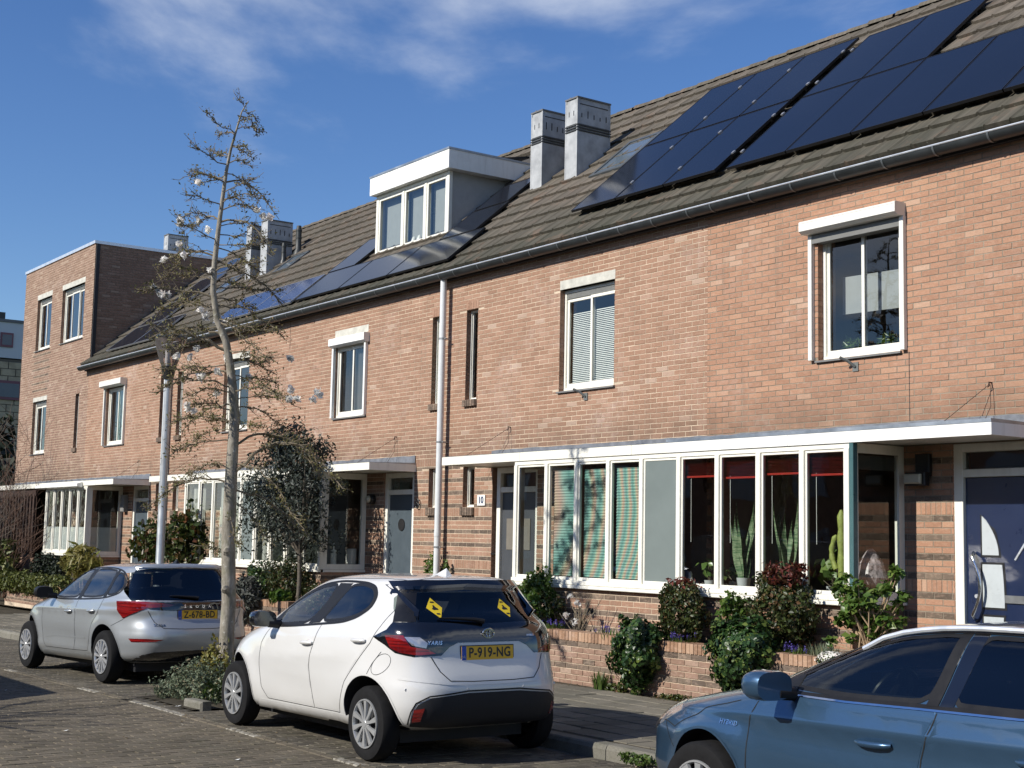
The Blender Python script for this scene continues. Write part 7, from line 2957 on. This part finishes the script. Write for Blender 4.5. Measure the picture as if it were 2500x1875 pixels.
flw = [(-.78, 5.55), (-1.05, 4.42), (-1.08, 4.34), (-.62, 4.42), (-.42, 4.18), (1.02, 4.58), (1.12, 4.50), (1.26, 4.66), (-1.02, 3.98), (-.98, 3.72), (-1.34, 3.66), (-.75, 3.55),
       (-1.55, 3.14), (-1.45, 3.06), (-1.36, 3.0), (-1.30, 3.05), (-1.18, 3.02), (-.12, 3.56), (-.55, 2.75), (-.28, 2.78), (-.2, 2.72), (.12, 2.68), (.22, 2.60), (.05, 2.6),
       (-.72, 2.42), (-.74, 2.3), (-.12, 2.25), (-.55, 2.02), (-.6, 1.98), (-.86, 1.62), (-.92, 1.58), (-.98, 1.52), (-.8, 1.55), (-.32, 1.75), (1.05, 2.32), (1.15, 1.78), (1.85, 1.7), (1.95, 1.62), (2.0, 1.55), (1.8, 1.52), (1.08, 1.52), (1.2, 1.5), (1.45, 1.55)]
for s, zz_ in flw:
    pass
# blossoms sit on the limb ends and along the limbs
PC = (.5823, .8128, .0198)


def at_depth(pxx, pyy, dep):
    k = 16.04 + dep
    return CAM + (AD + AR * ((pxx - 1250) / FPX) - AU * ((pyy - 937.5) / FPX)) * k


for pxx, pyy, dep in ((483, 445, .1), (441, 536, -.1), (438, 546, -.1), (486, 538, .2), (505, 560, -.2), (627, 514, .1), (639, 528, .1), (656, 530, 0), (435, 595, .2), (452, 622, 0),
                      (404, 634, .1), (508, 661, 0), (375, 702, -.1), (388, 712, -.1), (396, 716, -.1), (400, 722, -.1), (414, 721, -.1), (495, 757, .1), (500, 768, .1), (503, 776, .1), (532, 775, 0),
                      (530, 783, 0), (553, 782, 0), (478, 852, .2), (466, 870, 0), (430, 870, 0), (493, 918, .1), (488, 922, .1), (532, 1000 - 94, -.1), (606, 922, .2), (710, 952, .1), (458, 990, -.2),
                      (461, 998, -.2), (470, 1003, -.2), (530, 962, 0), (705, 974, 0), (772, 955, .1), (779, 961, .1), (768, 975, .1), (702, 975, .2), (730, 973, 0), (555, 872, 0), (706, 874, .1)):
    c = at_depth(pxx, pyy, dep)
    bl.append(blob_pts(tuple(c + Vector((rnd.gauss(0, .012), rnd.gauss(0, .012), 0))), (rnd.uniform(.022, .042), .032, .034), 18, .2, 2, .3)[0])
bl = np.concatenate(bl)
v, f = leaves_np(bl, NP.normal(size=bl.shape), .040, 1.8, .12, 1)
link('blossom', np_mesh('blossom', v, f, PETALW), mt)

# olive tree before number 8
ot = thing('olive_tree', 'small olive tree with a dense grey green crown in front of the white bay', 'tree', (-20.92, -1.25, .76))
m = MB()
m.tube([(-20.95, -1.25, .70), (-20.92, -1.25, 1.15), (-20.96, -1.24, 1.60)], [.040, .035, .032], 10)
crown_c = Vector((-21.42, -1.25, 2.50))
tips = []
for k in range(40):
    a = rnd.uniform(0, 6.28)
    rr = rnd.uniform(.2, .75)
    e = crown_c + Vector((math.cos(a) * rr * 1.5, math.sin(a) * rr * .8, rnd.uniform(-.75, 1.0)))
    if e.z > 3.0:
        e.x = crown_c.x + (e.x - crown_c.x) * .7 - .05
    b0 = Vector((-20.96, -1.24, 1.58))
    mid = b0.lerp(e, .5) + Vector((rnd.uniform(-.12, .12), rnd.uniform(-.1, .1), .1))
    m.tube([b0, mid, e], [.016, .010, .004], 5)
    tips.append(e)
for dx, z in ((-.30, 3.55), (.12, 3.62), (.30, 3.45), (-.12, 3.35), (.45, 3.2), (-.55, 3.15)):
    e = crown_c + Vector((dx, rnd.uniform(-.1, .1), z - 2.45))
    m.tube([crown_c, e], [.009, .004], 5)
    tips.append(e)
    tips.append(e - Vector((0, 0, .22)))
m.build('trunk', BARK, ot, True)
P_, U_ = [], []
for e in tips:
    q, u = blob_pts(tuple(e), (.24, .22, .26), 150, .3, 2, .1)
    P_.append(q)
    U_.append(u)
q, u = blob_pts(tuple(crown_c - Vector((0, 0, .22))), (1.12, .75, .78), 5000, .45, 2.2, .2, 40)
P_.append(q)
U_.append(u)
P_ = np.concatenate(P_)
v, f = leaves_np(P_, np.concatenate(U_) + np.array([0, 0, .3]), .030, 2.6, .1, .8)
link('crown', np_mesh('crown', v, f, L_OLV), ot)


def twiggy(name, label, base, h, spread, n, mat=TWIG, cat='tree', th=.03, lean=(0, 0), seg=3, group=None):
    t_ = thing(name, label, cat, base, group)
    m = MB()
    def grow(p, d, l, r, lev):
        n_ = 4
        pts = [p]
        for i in range(n_):
            d = (d + Vector((rnd.gauss(0, .16), rnd.gauss(0, .16), rnd.gauss(.03, .08)))).normalized()
            pts.append(pts[-1] + d * l / n_)
        m.tube(pts, [max(.0035, r * (1 - .55 * i / n_)) for i in range(n_ + 1)], 5 if lev else 7)
        if lev >= seg:
            return
        for k in range(rnd.randrange(3, 5)):
            i = rnd.randrange(1, n_ + 1)
            nd = (d + Vector((rnd.gauss(0, .55), rnd.gauss(0, .55), rnd.gauss(.15, .3)))).normalized()
            grow(pts[i], nd, l * rnd.uniform(.55, .8), r * .5, lev + 1)
    for k in range(n):
        a = rnd.uniform(0, 6.28)
        d = Vector((math.cos(a) * spread + lean[0], math.sin(a) * spread + lean[1], 1)).normalized()
        grow(Vector(base) + Vector((rnd.uniform(-.1, .1), rnd.uniform(-.1, .1), 0)), d, h * rnd.uniform(.35, .5), th, 0)
    m.build('branches', mat, t_)
    return t_


twiggy('bare_bush', 'tall leafless bush with tangled grey twigs at the left edge', (-38.6, -2.0, .1), 5.6, .30, 12, simple('grey_twigs', (.17, .14, .11), .9), 'bush', .028, seg=3)
twiggy('bare_bush', 'leafless reddish bush in front of the tall house', (-36.6, -1.4, .2), 4.6, .22, 9, simple('red_brown_twigs', (.13, .075, .05), .9), 'bush', .018, seg=3)
shrub('background_tree', 'dark evergreen mass behind the leafless bush at the left edge', (-46.0, .6, 2.2), (2.2, 1.2, 2.6), 5200, .22, L_DARK, 'tree', lump=.4, shell=.3, twigs=10, base=0)

# tree pit: ground cover round the trunk
pit = bpy.data.objects.new('tree_pit', None)
sheet('tree_pit_soil', [-15.62, -15.2, -14.8, -14.4, -14.12], [-5.93, -5.5, -5, -4.2], lambda x, y: gz(x) + .012 + .03 * math.sin((x + 15.62) * 2.1) * max(0, math.sin((y + 5.93) * 1.8)), DIRT)
bpy.data.objects.remove(pit)
P_, U_ = [], []
for k in range(56):
    a = rnd.random()
    cx0 = -15.62 + rnd.random() * 1.32
    cy0 = -5.78 + rnd.random() * .95
    hgt = .12 + .20 * max(0, 1 - abs(cx0 + 14.85) / .7)
    q, u = blob_pts((cx0, cy0, .08 + hgt * .5), (.16, .16, hgt), 210, .3, 2, .4, 6)
    P_.append(q)
    U_.append(u)
P_ = np.concatenate(P_)
v, f = leaves_np(P_, np.concatenate(U_) + np.array([0, 0, .5]), .020, 2.2, .1, .8)
tag(link('ground_cover', np_mesh('ground_cover', v, f, L_SEDUM)), 'grey green low ground cover filling the tree pit', None, None, 'stuff')
shrub('yellow_shrub', 'small yellow green shrub at the foot of the street tree', (-14.98, -5.30, .42), (.24, .2, .34), 900, .034, L_YEL, twigs=12, lump=.5, shell=.1, base=.08)
shrub('yellow_shrub', 'thin yellow sprigs left of the small shrub in the tree pit', (-15.35, -5.35, .26), (.10, .08, .14), 130, .028, L_YEL, twigs=6, lump=.5, shell=.1, base=.08)
tuft('green_tuft', 'fresh green grassy tuft right beside the magnolia trunk', (-14.72, -5.42, .10), 420, .24, .22, L_GRASS, 'plant', None, None, .005)
MB().bbox(-.20, .20, -.06, .06, -.06, .07, .02).build('edging_stone', KERB).matrix_basis = Matrix.Translation((-14.30, -5.80, .08)) @ Matrix.Rotation(.08, 4, 'Z')
tag(bpy.data.objects['edging_stone'], 'loose grey edging stone between tree pit and white car wheel', 'stone')
# litter
for i, (x, y, s, lab) in enumerate(((-14.52, -5.92, .05, 'scrap of white paper lying before the tree pit'), (-13.2, -7.55, .035, 'white scrap lying alone in the middle of the brick road'),
                                    (-10.9, -6.9, .03, 'tiny white scrap on the road beside the rear wheel of the white car'), (-17.0, -7.0, .025, 'small white scrap on the road by the silver car'))):
    m = MB().add([(x - s, y - s * .4, gz(x) + .004), (x + s, y - s * .3, gz(x) + .012), (x + s * .7, y + s * .5, gz(x) + .02), (x - s * .8, y + s * .3, gz(x) + .006)], [(0, 1, 2, 3)])
    tag(m.build('paper_scrap', WHITE2), lab, 'litter', 'paper scraps')

# ---- bay window things
def snake_plant(label, x, z, n, h, dx=0):
    t_ = thing('snake_plant', label, 'house plant', (x, -.68, z), 'snake plants on the window sill')
    for k in range(n):
        a = rnd.uniform(0, 6.28)
        hh = h * rnd.uniform(.6, 1.05)
        b = Vector((x + math.cos(a) * .03, -.68 + math.sin(a) * .03, z + .13))
        ln = Vector((math.cos(a) * .15, math.sin(a) * .06, hh))
        s = Vector((math.sin(a + .6), -math.cos(a + .6) * .5, 0)).normalized() * .036
        vs = []
        for i in range(7):
            tt = i / 6
            w = (.55 + .7 * math.sin(math.pi * min(tt * 1.15, 1))) * (1 - tt ** 3)
            c = b + ln * tt + Vector((.02 * math.sin(tt * 5 + k), 0, 0))
            vs += [c - s * w + Vector((0, -.006, 0)), c + Vector((0, .008, 0)), c + s * w + Vector((0, -.006, 0))]
        fs = []
        for i in range(6):
            fs += [(3 * i, 3 * i + 1, 3 * i + 4, 3 * i + 3), (3 * i + 1, 3 * i + 2, 3 * i + 5, 3 * i + 4)]
        MB().add(vs, fs).build('leaf', SNAKE, t_, 60)
    MB().lathe([(.055, 0), (.075, .13), (.080, .17), (.072, .17), (.066, .15)], (x, -.68, z), 'z', 20).build('pot', POTG, t_, True)
    return t_


t = NT('snake_leaf')
p_ = t.pos()
s_ = t.noise(t.map(p_, (4, 4, 38)), 1, 3, .6)
t.bsdf(t.ramp(s_, [(.40, (.07, .13, .06)), (.52, (.26, .32, .19)), (.60, (.08, .15, .07))]), .35)
SNAKE = t.m
POTG = simple('pot_pale', (.48, .50, .50), .4)
POTT = simple('pot_terracotta', (.35, .16, .09), .7)
ZS = BAYZ0 + .012
snake_plant('snake plant in a pale pot, the left one of the pair on the sill', -11.38, ZS, 11, .84)
snake_plant('taller snake plant behind the third pane from the right corner', -10.73, ZS, 12, .88)
cp = thing('cactus', 'yellow green columnar cactus in the corner of the bay window', 'house plant', (-9.98, -.6, ZS))
cm_ = MB()
for (x, z0, z1, r, dx) in ((-9.97, ZS + .1, 2.27, .040, .0), (-10.04, ZS + .3, 2.01, .030, -.06), (-9.92, ZS + .2, 1.8, .028, .04)):
    n = 12
    pts = [(x + dx * math.sin(math.pi * i / n), -.68, z0 + (z1 - z0) * i / n) for i in range(n + 1)]
    cm_.tube(pts, [r * (1 + .16 * math.sin(i * 1.9)) * (1 if i < n else .4) for i in range(n + 1)], 10)
cm_.build('stem', simple('cactus_skin', (.26, .30, .07), .6, var=.25, scale=30), cp, True)
MB().lathe([(.07, 0), (.09, .14), (.085, .14)], (-9.98, -.6, ZS), 'z', 18).build('pot', POTT, cp, True)


def leafy(label, x, z, sp, h, n, ls, mat, y=-.58, pot=True, group=None):
    t_ = thing('potted_plant', label, 'house plant', (x, y, z), group)
    q, u = blob_pts((x, y, z + .14 + h / 2), (sp, .13, h / 2), n, .3, 2, .2)
    v, f = leaves_np(q, u + np.array([0, -.4, .4]), ls, 1.25, .1, .5)
    link('leaves', np_mesh('leaves', v, f, mat), t_)
    m = MB()
    for k in range(min(n, 14)):
        m.tube([(x, y, z + .1), tuple(q[k])], [.004, .002], 4)
    m.build('stem', TWIG, t_)
    if pot:
        MB().lathe([(.05, 0), (.068, .12), (.064, .12)], (x, y, z), 'z', 16).build('pot', POTG, t_, True)


L_ROUND = leafmat('round_house_leaf', (.07, .13, .03), (.14, .22, .05), (.2, .27, .08), .3, .3)
leafy('trailing light green plant beside the small white bird in the window', -12.02, ZS, .16, .20, 26, .075, L_ROUND)
leafy('leafy green plant behind the second pane, next to the left snake plant', -11.62, ZS, .14, .18, 34, .06, L_ROUND)
leafy('large round leaved plant in the right hand pane under the cactus', -10.18, ZS, .22, .34, 46, .10, L_ROUND)
bd = MB().lathe([(.005, 0), (.028, .01), (.032, .06), (.02, .10), (.022, .125), (.012, .15), (.002, .16)], (-12.22, -.70, ZS + .06), 'z', 14).build('bird_figurine', WHITE2, None, True)
tag(bd, 'small white bird figurine on the sill left of the trailing plant', 'figurine')
ow = MB().lathe([(.05, 0), (.062, .03), (.058, .10), (.045, .15), (.055, .19), (.045, .24), (.01, .26)], (-11.01, -.70, ZS + .05), 'z', 14).build('carved_figurine', simple('carved_wood', (.34, .22, .14), .6, var=.3), None, True)
tag(ow, 'carved brown figurine between the two snake plants', 'figurine')
lp = thing('stained_glass_lamp', 'stained glass lamp in the side window beside the pillar', 'lamp', (-10.05, -.18, ZS))
MB().lathe([(.01, 0), (.14, .03), (.17, .10), (.13, .25), (.06, .36), (.02, .40)], (-9.95, -.25, ZS + .12), 'z', 12).build('shade', simple('stained_glass', (.28, .24, .25), .3, var=.9, scale=24), lp)
MB().lathe([(.07, 0), (.06, .02), (.015, .04), (.015, .14)], (-9.95, -.25, ZS), 'z', 12).build('base', BLACK, lp)
for (x, z, lab) in ((-19.9 - 1.55, ZS, 'tall white candle in the side window of number 8'),):
    tag(MB().lathe([(.05, 0), (.05, .30), (.012, .31), (.01, .42)], (x, -.35, z), 'z', 14).build('white_bottle', WHITE2, None, True), 'slim white bottle standing in the right window of number 8', 'bottle')
tag(MB().lathe([(.09, 0), (.09, .32), (.085, .33)], (-21.25, -.12, ZS), 'z', 18).build('white_vase', WHITE2, None, True), 'wide white cylinder vase in the right window of number 8', 'vase')
# upstairs plants at number 12
for x, lab in ((-10.62, 'spiky green plant in the left sash of the upstairs window'), (-10.12, 'spiky green plant in the right sash of the upstairs window'), (-9.82, 'plant leaves at the right edge of the upstairs window')):
    t_ = thing('potted_plant', lab, 'house plant', (x, .24, WZ0 + .08), 'plants in the upstairs window')
    q, u = blob_pts((x, .26, WZ0 + .17), (.13, .08, .08), 160, .2, 2, .2)
    v, f = leaves_np(q, u + np.array([0, 0, .6]), .022, 5, .1, .6)
    link('leaves', np_mesh('leaves', v, f, L_HYD), t_)
    MB().lathe([(.05, 0), (.06, .09)], (x, .26, WZ0 + .0), 'z', 12).build('pot', POTG, t_, True)

# fallen petals, leaves and grit
P_, U_ = [], []
for k in range(900):
    x = rnd.uniform(-21, -8.5)
    y = rnd.choice((rnd.gauss(-4.28, .12), rnd.gauss(-1.55, .06), rnd.uniform(-9, -4.3), rnd.gauss(-6.2, .2)))
    if y > -1.44:
        continue
    z = (pz(x, y) if y > -4.0 else gz(x)) + .006
    if -4.16 < y < -3.98:
        continue
    P_.append((x, y, z))
P_ = np.array(P_)
v, f = leaves_np(P_, np.tile([0, 0, 1.0], (len(P_), 1)), .016, 1.6, .1, .25)
tag(link('fallen_leaves', np_mesh('fallen_leaves', v, f, leafmat('fallen_leaf', (.06, .045, .02), (.14, .10, .05), (.35, .32, .26), .8, .1))), 'small fallen leaves and petals scattered along the kerb and planter wall', None, None, 'stuff')
# ------------------------------------------------------------ lamp post
LX, LY = -21.52, -3.40
lp_ = thing('lamp_post', 'grey street lamp with a clear tulip shaped glass on a slim pole', 'street lamp', (LX, LY, .15))
POLE = simple('galvanised_pole', (.50, .52, .52), .35, .5, var=.12, scale=3)
MB().lathe([(.085, .1), (.085, 1.2), (.066, 1.25), (.058, 3.0), (.050, 4.36)], (LX, LY, 0), 'z', 20).build('pole', POLE, lp_, True)
MB().lathe([(.075, 4.33), (.085, 4.36), (.115, 4.50), (.125, 4.53), (.10, 4.54)], (LX, LY, 0), 'z', 20).build('collar', simple('lamp_black', (.02, .022, .022), .4), lp_, True)
t = NT('lamp_clear_plastic')
tr = t.n('ShaderNodeBsdfTransparent', {'Color': (.80, .76, .74)})
gl = t.n('ShaderNodeBsdfGlossy', {'Roughness': .06})
fr = t.n('ShaderNodeFresnel', {'IOR': 1.5})
df = t.n('ShaderNodeBsdfDiffuse', {'Color': (.55, .50, .48)})
m0 = t.n('ShaderNodeMixShader', {0: .16, 1: tr.outputs[0], 2: df.outputs[0]})
m1 = t.n('ShaderNodeMixShader', {0: fr.outputs[0], 1: m0.outputs[0], 2: gl.outputs[0]})
t.t.links.new(m1.outputs[0], t.out.inputs[0])
sh = MB()
pr = [(.115, 4.53), (.15, 4.62), (.19, 4.75), (.225, 4.88), (.262, 4.99)]
seg = 28
vs = [(LX + r * math.cos(2 * math.pi * k / seg), LY + r * math.sin(2 * math.pi * k / seg), z) for r, z in pr for k in range(seg)]
sh.add(vs, [(i * seg + k, i * seg + (k + 1) % seg, (i + 1) * seg + (k + 1) % seg, (i + 1) * seg + k) for i in range(len(pr) - 1) for k in range(seg)])
sh.build('glass_shade', t.m, lp_, True)
MB().lathe([(.262, 4.985), (.270, 4.99), (.268, 5.015), (.20, 5.05), (.08, 5.07), (.0, 5.075)], (LX, LY, 0), 'z', 28).build('lid', simple('lid_dark_blue_grey', (.05, .065, .08), .35, .4), lp_, True)
MB().lathe([(.03, 4.53), (.03, 4.62), (.018, 4.66), (.022, 4.84), (.012, 4.88)], (LX, LY, 0), 'z', 12).lathe([(.06, 4.96), (.04, 4.90), (.01, 4.89)], (LX, LY, 0), 'z', 12).build('bulb', simple('bulb_white', (.75, .75, .72), .2), lp_, True)

# ------------------------------------------------------------ far building at the left
fb = thing('apartment_building', 'distant pale clad building with a dark roof box beyond the tall brick house', 'building', (-62, 8, 0))
PALE = simple('pale_blue_cladding', (.45, .50, .54), .6, var=.06, scale=.5)
MB().box(-66, -60, -6, 18, 9.0, 10.5).build('upper_wall', PALE, fb)
MB().box(-66.1, -59.95, -6.1, 18.1, 10.5, 10.62).build('roof_edge', simple('edge_dark', (.12, .13, .14), .6), fb)
MB().box(-66, -62, 0, 5.3, 10.62, 11.2).lathe([(.15, 11.2), (.15, 11.5)], (-62.5, 4.7, 0), 'z', 8).build('roof_box', simple('roof_box_dark', (.035, .045, .045), .7), fb)
YELL = mortarmat('yellow_block', (.46, .40, .28))
lower = MB().box(-66, -60.02, -6, 18, 0, 8.95).build('lower_wall', simple('block_joint', (.10, .09, .07), .9), fb)
me = MB().add(*brick_cv(-.29, .29, -.135, .135, 0, .02)).mesh('wall_block', YELL)
n = 0
for k in range(30):
    for i in range(9):
        y = 2.2 + i * .62 + (k % 2) * .31
        z = .3 + k * .30
        if z > 8.8:
            continue
        o = link('wall_block', me, lower)
        o.matrix_basis = Matrix.Translation((-60.0, y, z)) @ Matrix.Rotation(rad(90), 4, 'Z')
for (y, z, w, h, nm) in ((4.85, 9.75, .26, .30, 'window'), (5.05, 7.65, .55, .40, 'window'), (7.0, 7.65, .55, .40, 'window')):
    f = MB().box(-60.0, -59.94, y - w, y + w, z - h, z + h).build(nm, simple('far_frame', (.30, .30, .29) if z < 9 else (.16, .06, .08), .5), fb)
    MB().box(-59.94, -59.93, y - w * .75, y + w * .75, z - h * .72, z + h * .72).build('pane', simple('far_pane', (.07, .09, .12), .1), f)
MB().box(-59.99, -59.9, 6.0, 6.4, 9.05, 10.4).build('dark_panel', simple('far_dark', (.05, .055, .06), .6), fb)

# ------------------------------------------------------------ the other side of the street (mirrored in panes and car paint)
OPP = simple('opposite_brick', (.30, .16, .10), .9, var=.2)
for i in range(11):
    x0 = -62 + i * 7.2
    oh = thing('opposite_house', 'brick house with dark tiled roof in the row across the street, behind the viewer', 'house', (x0 + 3.6, -30, 0), 'houses across the street behind the viewer')
    MB().box(x0, x0 + 7.1, -36, -28, 0, 5.6).build('wall', OPP, oh)
    MB().prism([(-36.2, 5.6), (-27.8, 5.6), (-32, 8.8 + .3 * (i % 2))], 'x', x0, x0 + 7.15).build('roof', simple('opposite_tiles', (.06, .05, .045), .8, var=.2), oh)
    w = MB()
    for a, z in ((1.2, 1.0), (4.2, 1.0), (1.2, 3.6), (4.4, 3.6)):
        w.box(x0 + a, x0 + a + 1.5, -28.0, -27.94, z, z + 1.4)
    w.build('windows', simple('opposite_window', (.35, .37, .40), .2), oh)
# bare tree and an added, unseen van on the near side, outside the frame: they throw the shadows on the road
twiggy('street_tree', 'leafless tree at the near side of the street, outside the picture', (-15.4, -11.9, .05), 3.9, .55, 6, BARK, 'tree', .075, seg=3)
vn = thing('shadow_van', 'unseen grey van added at the near kerb to cast the road shadow', 'van', (-20.4, -10.3, 0))
VM = simple('van_paint', (.25, .26, .27), .3)
MB().prism([(-21.4, .35), (-15.3, .35), (-15.2, 1.0), (-16.0, 1.25), (-16.8, 1.95), (-21.4, 2.0)], 'y', -11.2, -9.45).build('body', VM, vn)
MB().prism([(-17.65, 1.25), (-16.85, 1.28), (-17.3, 1.78), (-17.65, 1.8)], 'y', -9.449, -9.44).build('side_window', PRIVACY, vn)
for x in (-21.0, -16.8):
    MB().lathe([(.33, 0), (.34, .02), (.34, .2), (.33, .22)], (x, -9.66, .38), 'y', 20).build('wheel', RUBBER, vn, True)
